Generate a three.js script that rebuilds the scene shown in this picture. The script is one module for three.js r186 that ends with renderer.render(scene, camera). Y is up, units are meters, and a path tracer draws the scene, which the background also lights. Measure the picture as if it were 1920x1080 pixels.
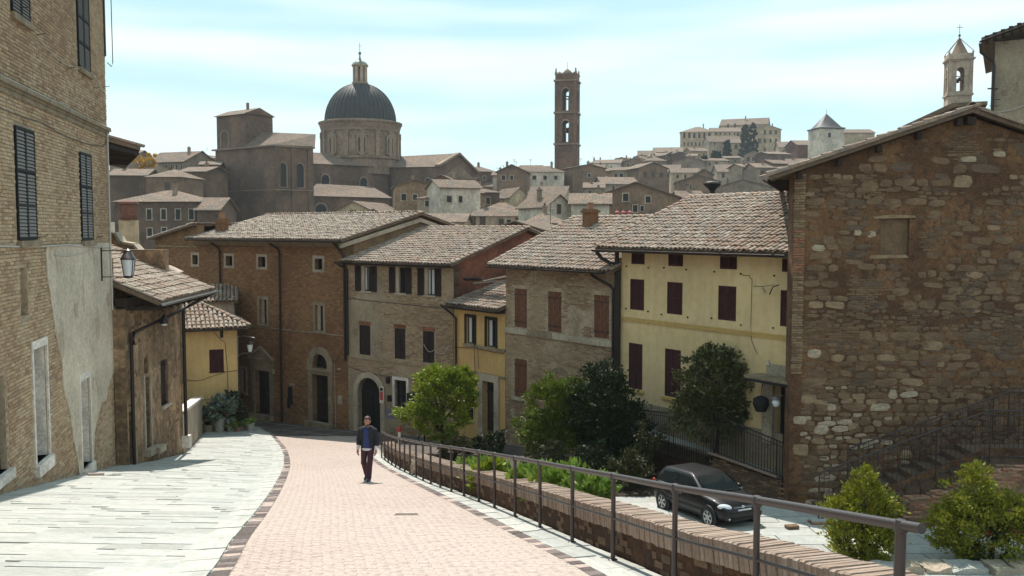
import * as THREE from 'three';
import { mergeGeometries } from 'three/addons/utils/BufferGeometryUtils.js';

// ---------------------------------------------------------------- camera, sky, sun, exposure
const scene = new THREE.Scene();
const camera = new THREE.PerspectiveCamera(35.2446, 16 / 9, 0.1, 4000);
camera.position.set(0, 1.7, 0);
camera.rotation.set(-0.064617, 0, 0);

const SUN_AZ = -15 * Math.PI / 180, SUN_EL = 57 * Math.PI / 180;
const sunDir = new THREE.Vector3(Math.sin(SUN_AZ) * Math.cos(SUN_EL), Math.sin(SUN_EL), -Math.cos(SUN_AZ) * Math.cos(SUN_EL));
const sun = new THREE.DirectionalLight(new THREE.Color(1, 0.95, 0.87), 4.4);
sun.position.copy(sunDir).multiplyScalar(120).add(new THREE.Vector3(0, 0, -30));
sun.target.position.set(0, 0, -30);
sun.castShadow = true; sun.shadow.mapSize.set(4096, 4096);
Object.assign(sun.shadow.camera, { left: -60, right: 60, top: 60, bottom: -60, near: 1, far: 320 });
scene.add(sun, sun.target);

// seeded noise -------------------------------------------------------------
function rng(seed) { let a = seed >>> 0; return () => { a = (a + 0x6D2B79F5) | 0; let t = Math.imul(a ^ (a >>> 15), 1 | a); t = (t + Math.imul(t ^ (t >>> 7), 61 | t)) ^ t; return ((t ^ (t >>> 14)) >>> 0) / 4294967296; }; }
function hash(x, y, s) { let h = Math.imul(x, 374761393) + Math.imul(y, 668265263) + Math.imul(s, 1274126177); h = Math.imul(h ^ (h >>> 13), 1274126177); h ^= h >>> 16; return (h >>> 0) / 4294967296; }
function pnoise(x, y, per, s) {            // value noise that repeats every `per` cells
  const xi = Math.floor(x), yi = Math.floor(y); let fx = x - xi, fy = y - yi; fx = fx * fx * (3 - 2 * fx); fy = fy * fy * (3 - 2 * fy);
  const m = (v) => ((v % per) + per) % per, a = m(xi), b = m(xi + 1), c = m(yi), d = m(yi + 1);
  const p = hash(a, c, s), q = hash(b, c, s), r = hash(a, d, s), t = hash(b, d, s);
  return (p + (q - p) * fx) + ((r + (t - r) * fx) - (p + (q - p) * fx)) * fy;
}
function fbm(u, v, base, oct, s) { let a = 0, w = .5, t = 0; for (let i = 0; i < oct; i++) { const p = base << i; a += w * pnoise(u * p, v * p, p, s + i * 17); t += w; w *= .55; } return a / t; }
const clamp = (x, a = 0, b = 1) => x < a ? a : x > b ? b : x;
const sst = (a, b, x) => { const t = clamp((x - a) / (b - a)); return t * t * (3 - 2 * t); };
const lerp = (a, b, t) => a + (b - a) * t;
const mix3 = (a, b, t) => [lerp(a[0], b[0], t), lerp(a[1], b[1], t), lerp(a[2], b[2], t)];

// computed sky: pale cyan with thin bright veils of cloud
{
  const W = 1024, Hh = 512, d = new Float32Array(W * Hh * 4);
  for (let j = 0; j < Hh; j++) for (let i = 0; i < W; i++) {
    const el = (j + .5) / Hh * Math.PI - Math.PI / 2, u = (i + .5) / W, e = Math.max(0, el) / (Math.PI / 2);
    let c = mix3([.56, .80, .86], [.36, .64, .76], sst(.02, .30, e)); c = mix3(c, [.16, .33, .50], sst(.28, 1, e));
    // streaky high cloud, stretched along the horizon
    const v = e * 3.2, n1 = fbm(u * 1, v * 1.0 + .13, 16, 5, 5), n2 = fbm(u, v * 2.2, 40, 4, 11), wv = fbm(u, v, 6, 3, 23);
    const cl = sst(.36, .70, n1 * .62 + n2 * .2 + wv * .24) * .85 * (1 - sst(.5, 1, e) * .6);
    c = mix3(c, [.83, .945, .955], cl);
    c = mix3(c, [.66, .85, .90], (1 - sst(0, .10, e)) * .45);
    if (el < 0) c = mix3(c, [.28, .25, .22], sst(0, .12, -el));
    const k = (j * W + i) * 4, b = .89; d[k] = c[0] * b; d[k + 1] = c[1] * b; d[k + 2] = c[2] * b; d[k + 3] = 1;
  }
  const t = new THREE.DataTexture(d, W, Hh, THREE.RGBAFormat, THREE.FloatType);
  t.mapping = THREE.EquirectangularReflectionMapping; t.magFilter = t.minFilter = THREE.LinearFilter; t.wrapS = THREE.RepeatWrapping; t.needsUpdate = true;
  scene.background = t; scene.environment = t;
}
const EXPOSURE = 1.42;

// ---------------------------------------------------------------- textures and materials
function dataTex(N, fn, srgb = true) {     // fn(u, v) -> [r, g, b] 0..1 display values
  const a = new Uint8Array(N * N * 4);
  for (let j = 0; j < N; j++) for (let i = 0; i < N; i++) { const c = fn((i + .5) / N, (j + .5) / N), k = (j * N + i) * 4; a[k] = clamp(c[0]) * 255; a[k + 1] = clamp(c[1]) * 255; a[k + 2] = clamp(c[2]) * 255; a[k + 3] = 255; }
  const t = new THREE.DataTexture(a, N, N, THREE.RGBAFormat); t.wrapS = t.wrapT = THREE.RepeatWrapping; t.magFilter = THREE.LinearFilter; t.minFilter = THREE.LinearMipmapLinearFilter; t.generateMipmaps = true;
  if (srgb) t.colorSpace = THREE.SRGBColorSpace; t.needsUpdate = true; return t;
}
const grey = (x) => [x, x, x];
function rep(t, m) { const c = t.clone(); c.repeat.set(1 / m, 1 / m); c.needsUpdate = true; return c; }
function mat(o) { const { lin, ...r } = o; const m = new THREE[o.transmission || o.clearcoat || o.sheen ? 'MeshPhysicalMaterial' : 'MeshStandardMaterial']({ roughness: .9, ...r }); if (lin) m.color.setRGB(...lin); return m; }
// neutral mottles multiplied over a base colour
const tMottle = dataTex(512, (u, v) => { const a = fbm(u, v, 4, 6, 3), b = fbm(u, v, 32, 4, 8), c = .86 + (a - .5) * .36 + (b - .5) * .28; return [c, c * .985, c * .96]; });
const tGrain = dataTex(256, (u, v) => grey(.5 + (fbm(u, v, 16, 5, 41) - .5) * 1.1), false);
const tRough = dataTex(512, (u, v) => grey(fbm(u, v, 8, 6, 77)), false);
const tPlaster = dataTex(1024, (u, v) => {   // old lime plaster with streaks, blotches and bare patches
  const a = fbm(u, v, 3, 6, 101), st = fbm(u * 1, v * .999, 48, 2, 7) * .5 + fbm(u, v * .25 + .1, 24, 3, 19) * .5, sp = fbm(u, v, 64, 3, 55);
  let c = .80 + (a - .5) * .34 + (st - .5) * .16 + (sp - .5) * .18; const bare = sst(.60, .68, fbm(u, v, 5, 5, 201));
  return mix3([c, c * .985, c * .955], [c * .78, c * .72, c * .64], bare * .45);
});
const tYellow = dataTex(1024, (u, v) => {     // fresher painted render: soft weathering blotches, faint drips
  const a = fbm(u, v, 4, 6, 301), b = fbm(u, v, 40, 4, 311), dr = fbm(u, v * .12, 40, 2, 331);
  const c = .89 + (a - .5) * .10 + (b - .5) * .07 + (dr - .5) * .06; return [c, c * lerp(.97, 1.0, a), c * lerp(.90, 1.02, b)];
});
const tDirty = dataTex(1024, (u, v) => {      // damp-stained rubble render of the low house
  const a = fbm(u, v, 3, 6, 401), st = fbm(u, v * .5, 20, 4, 411), sp = fbm(u, v, 40, 4, 421), pale = sst(.50, .72, fbm(u, v * .35, 14, 5, 431));
  let c = mix3([.58, .485, .39], [.40, .33, .265], sst(.3, .7, a * .5 + st * .5)); c = mix3(c, [.68, .59, .48], pale * .6); const k = .76 + sp * .5; return c.map((x) => x * k);
});
const tStoneB = dataTex(1024, (u, v) => {     // dark earthy mortar of the tall stone gable
  const a = fbm(u, v, 4, 6, 501), b = fbm(u, v, 24, 5, 511), f = fbm(u, v, 96, 3, 521); let c = mix3([.36, .27, .20], [.50, .40, .30], sst(.3, .72, a));
  c = mix3(c, [.28, .225, .18], sst(.55, .7, b) * .6); const k = .78 + f * .46; return c.map((x) => x * k);
});
const tFarBrick = dataTex(1024, (u, v) => {   // masonry too far away to pick apart
  const row = Math.floor(v * 128), off = (row & 1) * .5, br = Math.floor(u * 40 + off), t = hash(br, row, 9), a = fbm(u, v, 4, 6, 601), b = fbm(u, v, 20, 4, 611);
  const jv = Math.abs((v * 128) % 1 - .5) * 2; let c = .80 + (t - .5) * .16 + (a - .5) * .42 + (b - .5) * .22; c *= 1 - .12 * sst(.7, 1, jv); return [c * 1.02, c * .98, c * .93];
});
const tFarWall = dataTex(1024, (u, v) => {    // rendered and rubble fronts of distant houses
  const a = fbm(u, v, 5, 6, 651), b = fbm(u, v, 30, 4, 661), dr = fbm(u, v * .2, 36, 3, 671); const c = .85 + (a - .5) * .36 + (b - .5) * .24 + (dr - .5) * .16; return [c, c * .98, c * .95];
});
function tileTexture(seed) { return dataTex(1024, (u, v) => { // distant coppi: 40 columns x 20 courses per repeat (8 m)
  const cx = u * 36, ry = v * 22, ci = Math.floor(cx), ri = Math.floor(ry), t = hash(ci, ri, seed), lich = fbm(u, v, 6, 6, seed + 3), sp = fbm(u, v, 60, 3, seed + 9);
  let c = mix3([.50, .41, .34], [.66, .57, .49], t); c = mix3(c, [.47, .44, .40], sst(.45, .65, lich) * .7); c = mix3(c, [.72, .67, .60], sst(.62, .72, sp) * .5); return c.map((x) => x * (.82 + sp * .3)); }); }
const tTile = tileTexture(7);
const tTileBump = dataTex(1024, (u, v) => { const cx = u * 36, ry = v * 22, fx = cx - Math.floor(cx), fy = ry - Math.floor(ry), jit = hash(Math.floor(cx), Math.floor(ry), 71) * .18; return grey(clamp(Math.sin(Math.PI * fx) * .72 + fy * .16 + jit)); }, false);
const tLime = dataTex(1024, (u, v) => {       // pale limestone paving
  const a = fbm(u, v, 4, 6, 701), b = fbm(u, v, 40, 4, 711), sp = sst(.66, .74, fbm(u, v, 50, 3, 721)); let c = .86 + (a - .5) * .16 + (b - .5) * .14; return mix3([c, c * 1.0, c * .985], [.70, .66, .60], sp * .35);
});
const tBark = dataTex(256, (u, v) => { const a = fbm(u, v * .25, 16, 4, 801), c = .30 + a * .3; return [c, c * .86, c * .7]; });
const tWood = dataTex(512, (u, v) => { const g = fbm(u, v * .06, 48, 4, 811), b = fbm(u, v, 6, 4, 821), c = .62 + (g - .5) * .5 + (b - .5) * .25; return [c, c * .97, c * .95]; });
const tLeafTone = dataTex(128, (u, v) => { const c = .75 + fbm(u, v, 8, 3, 831) * .4; return [c, c, c * .9]; });

const M = {
  brickTan: mat({ lin: [.60, .425, .265], map: rep(tMottle, .9), bumpMap: rep(tRough, .5), bumpScale: .006 }),
  brickTanB: mat({ lin: [.66, .50, .335], map: rep(tMottle, .7), bumpMap: rep(tRough, .5), bumpScale: .006 }),
  brickTanC: mat({ lin: [.47, .31, .195], map: rep(tMottle, 1.1), bumpMap: rep(tRough, .5), bumpScale: .006 }),
  mortarTan: mat({ lin: [.50, .39, .28], map: rep(tMottle, 2.3), bumpMap: rep(tRough, .7), bumpScale: .012 }),
  plasterGrey: mat({ lin: [.80, .70, .575], map: rep(tPlaster, 4.1), bumpMap: rep(tRough, 1.3), bumpScale: .01 }),
  whiteStone: mat({ lin: [.90, .83, .77], map: rep(tMottle, 1.7), roughness: .8 }),
  shutterBlack: mat({ lin: [.010, .009, .009], roughness: .85 }),
  louver: mat({ lin: [.21, .19, .175], roughness: .9 }),
  shutterRed: mat({ lin: [.13, .016, .019], roughness: .85, map: rep(tWood, .8) }),
  shutterDark: mat({ lin: [.055, .020, .018], roughness: .85, map: rep(tWood, .8) }),
  shutterRust: mat({ lin: [.38, .15, .07], roughness: .75, map: rep(tWood, .7) }),
  doorWood: mat({ lin: [.040, .017, .012], roughness: .65, map: rep(tWood, .9) }),
  doorGreen: mat({ lin: [.014, .018, .017], roughness: .6, map: rep(tWood, .9) }),
  glassDark: mat({ lin: [.012, .014, .018], roughness: .08 }),
  curtain: mat({ lin: [.55, .55, .56], roughness: .95 }),
  stoneTrim: mat({ lin: [.34, .27, .185], map: rep(tMottle, 1.9), bumpMap: rep(tRough, .8), bumpScale: .008 }),
  stonePale: mat({ lin: [.60, .51, .41], map: rep(tPlaster, 2.7), bumpMap: rep(tRough, .8), bumpScale: .008 }),
  dirty: mat({ lin: [1, .93, .84], map: rep(tDirty, 4.6), bumpMap: rep(tRough, .9), bumpScale: .05 }),
  yellowHouse: mat({ lin: [.86, .60, .27], map: rep(tYellow, 4.3), bumpMap: rep(tGrain, .4), bumpScale: .003 }),
  yellowBig: mat({ lin: [.88, .67, .375], map: rep(tYellow, 6.1), bumpMap: rep(tGrain, .4), bumpScale: .003 }),
  yellowTrim: mat({ lin: [.74, .50, .16], map: rep(tYellow, 3.1) }),
  yellowNarrow: mat({ lin: [.70, .46, .19], map: rep(tYellow, 3.7), bumpMap: rep(tGrain, .4), bumpScale: .004 }),
  ochreMortar: mat({ lin: [.28, .17, .09], map: rep(tMottle, 3.1), bumpMap: rep(tRough, .8), bumpScale: .012 }),
  brickOchre: mat({ lin: [.34, .175, .080], map: rep(tMottle, .9) }),
  brickOchreB: mat({ lin: [.40, .22, .105], map: rep(tMottle, .9) }),
  brickOchreC: mat({ lin: [.25, .12, .058], map: rep(tMottle, .9) }),
  greyRender: mat({ lin: [.46, .37, .265], map: rep(tPlaster, 3.3), bumpMap: rep(tRough, .9), bumpScale: .03 }),
  brickGrey: mat({ lin: [.45, .315, .205], map: rep(tMottle, .8) }),
  brickGreyB: mat({ lin: [.53, .39, .265], map: rep(tMottle, .8) }),
  brickGreyC: mat({ lin: [.33, .215, .14], map: rep(tMottle, .8) }),
  redSide: mat({ lin: [.30, .12, .075], map: rep(tFarBrick, 4), bumpMap: rep(tRough, 1), bumpScale: .02 }),
  stoneMortar: mat({ lin: [.86, .68, .53], map: rep(tStoneB, 3.7), bumpMap: rep(tRough, 1.1), bumpScale: .05 }),
  stoneBrown: mat({ lin: [.235, .145, .085], map: rep(tMottle, .8), bumpMap: rep(tRough, .35), bumpScale: .025 }),
  stoneBrownB: mat({ lin: [.285, .18, .108], map: rep(tMottle, .7), bumpMap: rep(tRough, .35), bumpScale: .025 }),
  stoneTan: mat({ lin: [.41, .28, .17], map: rep(tMottle, .6), bumpMap: rep(tRough, .35), bumpScale: .025 }),
  stoneWhite: mat({ lin: [.60, .475, .35], map: rep(tMottle, .5), bumpMap: rep(tRough, .3), bumpScale: .03 }),
  stoneDark: mat({ lin: [.175, .115, .078], map: rep(tMottle, .9), bumpMap: rep(tRough, .35), bumpScale: .02 }),
  tileA: mat({ lin: [.46, .345, .275], map: rep(tMottle, .45), bumpMap: rep(tRough, .25), bumpScale: .008 }),
  tileB: mat({ lin: [.38, .305, .255], map: rep(tMottle, .4), bumpMap: rep(tRough, .25), bumpScale: .008 }),
  tileC: mat({ lin: [.55, .46, .385], map: rep(tMottle, .5), bumpMap: rep(tRough, .25), bumpScale: .008 }),
  tileD: mat({ lin: [.44, .30, .225], map: rep(tMottle, .5), bumpMap: rep(tRough, .25), bumpScale: .008 }),
  roofBed: mat({ lin: [.22, .155, .11], map: rep(tMottle, 1.3) }),
  roofFar: mat({ lin: [.80, .73, .68], map: rep(tTile, 7.6), bumpMap: rep(tTileBump, 7.6), bumpScale: .12 }),
  roofFarB: mat({ lin: [.72, .65, .60], map: rep(tTile, 6.9), bumpMap: rep(tTileBump, 6.9), bumpScale: .12 }),
  eaveWood: mat({ lin: [.075, .042, .026], map: rep(tWood, 1.2) }),
  eaveBrick: mat({ lin: [.30, .17, .10], map: rep(tMottle, .9) }),
  gutter: mat({ lin: [.032, .022, .020], roughness: .45, metalness: .5 }),
  gutterPale: mat({ lin: [.30, .28, .26], roughness: .4, metalness: .6 }),
  iron: mat({ lin: [.040, .033, .033], roughness: .42, metalness: .6 }),
  railPaint: mat({ lin: [.060, .047, .046], roughness: .38, metalness: .35, bumpMap: rep(tGrain, .15), bumpScale: .0015 }),
  lime: mat({ lin: [.555, .56, .53], map: rep(tLime, 3.3), bumpMap: rep(tRough, .8), bumpScale: .008, roughness: .8 }),
  limeB: mat({ lin: [.52, .525, .50], map: rep(tLime, 2.9), bumpMap: rep(tRough, .7), bumpScale: .010, roughness: .8 }),
  limeC: mat({ lin: [.585, .58, .545], map: rep(tLime, 3.9), bumpMap: rep(tRough, .9), bumpScale: .009, roughness: .8 }),
  limeD: mat({ lin: [.485, .48, .455], map: rep(tLime, 2.3), bumpMap: rep(tRough, .6), bumpScale: .012, roughness: .85 }),
  joint: mat({ lin: [.46, .44, .40], map: rep(tMottle, 1.1), bumpMap: rep(tRough, .5), bumpScale: .02 }),
  kerbLime: mat({ lin: [.62, .61, .57], map: rep(tLime, 2.1), bumpMap: rep(tRough, .7), bumpScale: .006, roughness: .75 }),
  basalt: mat({ lin: [.135, .105, .10], map: rep(tMottle, .5), bumpMap: rep(tRough, .3), bumpScale: .008 }),
  basaltB: mat({ lin: [.24, .195, .185], map: rep(tMottle, .5), bumpMap: rep(tRough, .3), bumpScale: .008 }),
  paver: mat({ lin: [.585, .475, .43], map: rep(tMottle, .7), bumpMap: rep(tRough, .4), bumpScale: .004 }),
  paverB: mat({ lin: [.605, .50, .455], map: rep(tMottle, .6), bumpMap: rep(tRough, .4), bumpScale: .004 }),
  paverC: mat({ lin: [.555, .445, .40], map: rep(tMottle, .8), bumpMap: rep(tRough, .4), bumpScale: .004 }),
  paverBed: mat({ lin: [.565, .46, .415], map: rep(tMottle, 1.3) }),
  lowerPave: mat({ lin: [.14, .115, .105], map: rep(tMottle, 1.9), bumpMap: rep(tRough, .6), bumpScale: .01 }),
  lowerLine: mat({ lin: [.30, .27, .25], map: rep(tMottle, .9) }),
  wallBrick: mat({ lin: [.42, .28, .175], map: rep(tStoneB, 2.1), bumpMap: rep(tRough, .5), bumpScale: .03 }),
  coping: mat({ lin: [.40, .295, .235], map: rep(tMottle, .4), bumpMap: rep(tRough, .3), bumpScale: .008 }),
  copingB: mat({ lin: [.36, .26, .205], map: rep(tMottle, .4), bumpMap: rep(tRough, .3), bumpScale: .008 }),
  copingC: mat({ lin: [.45, .35, .285], map: rep(tMottle, .4), bumpMap: rep(tRough, .3), bumpScale: .008 }),
  ruinBrick: mat({ lin: [.44, .20, .12], map: rep(tMottle, .5), bumpMap: rep(tRough, .3), bumpScale: .01 }),
  ruinBrickB: mat({ lin: [.54, .30, .20], map: rep(tMottle, .5), bumpMap: rep(tRough, .3), bumpScale: .01 }),
  earth: mat({ lin: [.10, .078, .055], map: rep(tMottle, 2.1), bumpMap: rep(tRough, .9), bumpScale: .06 }),
  terrain: mat({ lin: [.13, .115, .075], map: rep(tMottle, 17), bumpMap: rep(tRough, 7), bumpScale: .3 }),
  bark: mat({ lin: [.30, .27, .25], map: rep(tBark, .8), bumpMap: rep(tRough, .2), bumpScale: .02 }),
  potWhite: mat({ lin: [.56, .53, .47], roughness: .7, map: rep(tMottle, .5) }),
  potClay: mat({ lin: [.40, .20, .11], roughness: .8, map: rep(tMottle, .5) }),
  potSand: mat({ lin: [.46, .38, .26], roughness: .8, map: rep(tMottle, .5) }),
  lampGlass: mat({ lin: [.72, .74, .76], roughness: .35 }),
  cable: mat({ lin: [.05, .045, .04], roughness: .7 }),
  cablePale: mat({ lin: [.46, .42, .37], roughness: .7 }),
  lead: mat({ lin: [.036, .032, .034], roughness: .62, map: rep(tFarWall, 9) }),
  copper: mat({ lin: [.20, .25, .21], roughness: .6, map: rep(tFarWall, 5) }),
};
const far = (lin, t = tFarWall, s = 11) => mat({ lin, map: rep(t, s), bumpMap: rep(tRough, 4), bumpScale: .05 });
const FAR = {
  dark: far([.175, .108, .078]), brown: far([.29, .185, .125]), grey: far([.35, .265, .205]), pale: far([.50, .385, .29]), cream: far([.61, .455, .305]),
  ochre: far([.42, .27, .16]), maroon: far([.22, .10, .075], tFarBrick), white: far([.76, .66, .555]), rubble: far([.25, .16, .11], tFarBrick),
  churchBrick: far([.235, .148, .105], tFarBrick, 13), churchStone: far([.36, .25, .175], tFarWall, 17), towerBrick: far([.29, .165, .115], tFarBrick, 15),
  trim: far([.36, .26, .19]), frame: far([.58, .49, .39]), pane: mat({ lin: [.022, .019, .019], roughness: .9 }), shutter: mat({ lin: [.07, .045, .032], roughness: .7 }), bellStone: far([.54, .41, .315]),
};

// ---------------------------------------------------------------- geometry helpers
class GB {                                    // collects faces with uv in metres
  constructor() { this.p = []; this.n = []; this.u = []; }
  tri(a, b, c, ua, ub, uc, na, nb, nc) {
    const n = na || norm3(cross3(sub3(b, a), sub3(c, a)));
    this.p.push(...a, ...b, ...c); this.n.push(...n, ...(nb || n), ...(nc || n)); this.u.push(...ua, ...ub, ...uc); return this;
  }
  quad(a, b, c, d, uv) { // counter-clockwise seen from outside
    const e = sub3(b, a), f = sub3(d, a), le = len3(e), lf = len3(f);
    const w = uv || [[a[0] + a[2], a[1] + a[2] * .37], null, null, null], o = w[0];
    const q = uv || [o, [o[0] + le, o[1]], [o[0] + le, o[1] + lf], [o[0], o[1] + lf]];
    this.tri(a, b, c, q[0], q[1], q[2]); this.tri(a, c, d, q[0], q[2], q[3]); return this;
  }
  box(x0, y0, z0, x1, y1, z1, skip = '') {
    const A = [x0, y0, z1], B = [x1, y0, z1], C = [x1, y1, z1], D = [x0, y1, z1], E = [x0, y0, z0], F = [x1, y0, z0], G = [x1, y1, z0], H = [x0, y1, z0];
    if (!skip.includes('f')) this.quad(A, B, C, D); if (!skip.includes('k')) this.quad(F, E, H, G);
    if (!skip.includes('l')) this.quad(E, A, D, H); if (!skip.includes('r')) this.quad(B, F, G, C);
    if (!skip.includes('t')) this.quad(D, C, G, H); if (!skip.includes('b')) this.quad(E, F, B, A); return this;
  }
  prism(pts, z0, z1) {                        // polygon in x,y (ccw), from z0 back to z1 front
    const n = pts.length, v = pts.map((p) => new THREE.Vector2(p[0], p[1])), t = THREE.ShapeUtils.triangulateShape(v, []);
    for (const [i, j, k] of t) { const a = pts[i], b = pts[j], c = pts[k]; this.tri([...a, z1], [...b, z1], [...c, z1], a, b, c); this.tri([...a, z0], [...c, z0], [...b, z0], a, c, b); }
    for (let i = 0; i < n; i++) { const a = pts[i], b = pts[(i + 1) % n]; this.quad([...a, z0], [...b, z0], [...b, z1], [...a, z1]); } return this;
  }
  tube(path, r, seg = 6, cap = true) {        // path of [x,y,z]; r number or array
    const R = (i) => Array.isArray(r) ? r[i] : r, rings = []; let L = 0;
    for (let i = 0; i < path.length; i++) {
      const a = path[Math.max(0, i - 1)], b = path[Math.min(path.length - 1, i + 1)], t = norm3(sub3(b, a)); let s = Math.abs(t[1]) < .9 ? norm3(cross3(t, [0, 1, 0])) : norm3(cross3(t, [1, 0, 0])); const q = cross3(s, t);
      if (i) L += len3(sub3(path[i], path[i - 1]));
      rings.push({ L, v: Array.from({ length: seg }, (_, k) => { const an = k / seg * Math.PI * 2, c = Math.cos(an), d = Math.sin(an), n = [s[0] * c + q[0] * d, s[1] * c + q[1] * d, s[2] * c + q[2] * d]; return { p: add3(path[i], mul3(n, R(i))), n }; }) });
    }
    for (let i = 0; i + 1 < rings.length; i++) for (let k = 0; k < seg; k++) {
      const A = rings[i], B = rings[i + 1], a = A.v[k], b = A.v[(k + 1) % seg], c = B.v[(k + 1) % seg], d = B.v[k], w = 2 * Math.PI * R(i) / seg;
      this.tri(a.p, c.p, b.p, [k * w, A.L], [k * w + w, B.L], [k * w + w, A.L], a.n, c.n, b.n); this.tri(a.p, d.p, c.p, [k * w, A.L], [k * w, B.L], [k * w + w, B.L], a.n, d.n, c.n);
    }
    if (cap) for (const [i, f] of [[0, 1], [rings.length - 1, -1]]) for (let k = 1; k + 1 < seg; k++) { const v = rings[i].v, t = [v[0].p, v[k].p, v[k + 1].p]; if (f < 0) t.reverse(); this.tri(...t, [0, 0], [.1, 0], [.1, .1]); }
    return this;
  }
  lathe(prof, seg = 16, cx = 0, cy = 0, cz = 0, a0 = 0, a1 = Math.PI * 2) { // prof [[r,y]...] bottom to top
    for (let i = 0; i + 1 < prof.length; i++) for (let k = 0; k < seg; k++) {
      const t0 = a0 + (a1 - a0) * k / seg, t1 = a0 + (a1 - a0) * (k + 1) / seg, [r0, y0] = prof[i], [r1, y1] = prof[i + 1], ny = -(r1 - r0), nr = (y1 - y0);
      const P = (r, y, t) => [cx + r * Math.cos(t), cy + y, cz - r * Math.sin(t)], N = (t) => norm3([Math.cos(t) * nr, ny, -Math.sin(t) * nr]), w = Math.max(r0, r1, .05);
      const a = P(r0, y0, t0), b = P(r0, y0, t1), c = P(r1, y1, t1), d = P(r1, y1, t0), U = [[t0 * w, y0], [t1 * w, y0], [t1 * w, y1], [t0 * w, y1]];
      if (r0 > 1e-5) this.tri(a, b, c, U[0], U[1], U[2], N(t0), N(t1), N(t1)); if (r1 > 1e-5) this.tri(a, c, d, U[0], U[2], U[3], N(t0), N(t1), N(t0));
    } return this;
  }
  geo() { const g = new THREE.BufferGeometry(); g.setAttribute('position', new THREE.Float32BufferAttribute(this.p, 3)); g.setAttribute('normal', new THREE.Float32BufferAttribute(this.n, 3)); g.setAttribute('uv', new THREE.Float32BufferAttribute(this.u, 2)); return g; }
  mesh(name, m, parent) { return put(name, this.geo(), m, parent); }
}
function sub3(a, b) { return [a[0] - b[0], a[1] - b[1], a[2] - b[2]]; } function add3(a, b) { return [a[0] + b[0], a[1] + b[1], a[2] + b[2]]; } function mul3(a, k) { return [a[0] * k, a[1] * k, a[2] * k]; }
function cross3(a, b) { return [a[1] * b[2] - a[2] * b[1], a[2] * b[0] - a[0] * b[2], a[0] * b[1] - a[1] * b[0]]; } function len3(a) { return Math.hypot(...a); } function norm3(a) { const l = len3(a) || 1; return [a[0] / l, a[1] / l, a[2] / l]; }
const used = new Map();
function numbered(n) { const k = used.get(n) || 0; used.set(n, k + 1); return k ? n + '_' + String(k).padStart(3, '0') : n; }
function shade(o) { o.castShadow = o.receiveShadow = true; return o; }
function put(name, geo, m, parent) { const o = shade(new THREE.Mesh(geo, m)); o.name = parent ? name : numbered(name); (parent || scene).add(o); return o; }
function tag(o, label, category, group, kind) { o.userData.label = label; o.userData.category = category; if (group) o.userData.group = group; if (kind) o.userData.kind = kind; return o; }
function thing(name, label, category, [x, y, z] = [0, 0, 0], turn = 0, group) { const o = new THREE.Group(); o.name = numbered(name); scene.add(o); o.position.set(x, y, z); o.rotation.y = turn; return tag(o, label, category, group); }
function struct(name, geo, m) { const o = put(name, geo, m); o.userData.kind = 'structure'; return o; }
function pivot(name, parent, p = [0, 0, 0], turn = 0) { const o = new THREE.Group(); o.name = name; parent.add(o); o.position.set(...p); o.rotation.y = turn; return o; }
// repeated pieces: the `most` that stand largest to the eye become parts of their own, the rest one part
const eye = camera.position;
function pieces(parent, name, massName, list, geos, mats, most = 300) { // list: {m: Matrix4 (in parent), g, k}
  parent.updateWorldMatrix(true, false); const v = new THREE.Vector3();
  for (const e of list) { v.setFromMatrixPosition(e.m).applyMatrix4(parent.matrixWorld); const s = e.size || 1; e.d = v.distanceTo(eye) / s + (e.bias || 0); const q = v.clone().sub(eye); const c = -q.z > 0 ? Math.abs(q.x / q.z) : 9; if (c > .6) e.d += 1000; }
  list.sort((a, b) => a.d - b.d);
  list.slice(0, most).forEach((e, i) => { const o = shade(new THREE.Mesh(geos[e.g], mats[e.k])); o.name = i ? name + '_' + String(i).padStart(3, '0') : name; o.matrixAutoUpdate = true; e.m.decompose(o.position, o.quaternion, o.scale); parent.add(o); });
  const rest = list.slice(most); if (!rest.length) return;
  if (parent.parent !== scene) { const m0 = mats[0].clone(); m0.color.setRGB(1, 1, 1); const im = shade(new THREE.InstancedMesh(geos[0], m0, rest.length)); rest.forEach((e, i) => { im.setMatrixAt(i, e.m); im.setColorAt(i, mats[e.k].color); }); im.name = massName; im.userData.kind = 'stuff'; parent.add(im); return; }
  const holder = pivot(massName, parent); holder.userData.kind = 'stuff';
  for (let g = 0; g < geos.length; g++) for (let k = 0; k < mats.length; k++) {
    const s = rest.filter((e) => e.g === g && e.k === k); if (!s.length) continue;
    const im = shade(new THREE.InstancedMesh(geos[g], mats[k], s.length)); s.forEach((e, i) => im.setMatrixAt(i, e.m)); im.name = massName; im.userData.kind = 'stuff'; holder.add(im);
  }
}
const MX = (x, y, z, rx = 0, ry = 0, rz = 0, sx = 1, sy = 1, sz = 1) => new THREE.Matrix4().compose(new THREE.Vector3(x, y, z), new THREE.Quaternion().setFromEuler(new THREE.Euler(rx, ry, rz, 'YXZ')), new THREE.Vector3(sx, sy, sz));
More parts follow.
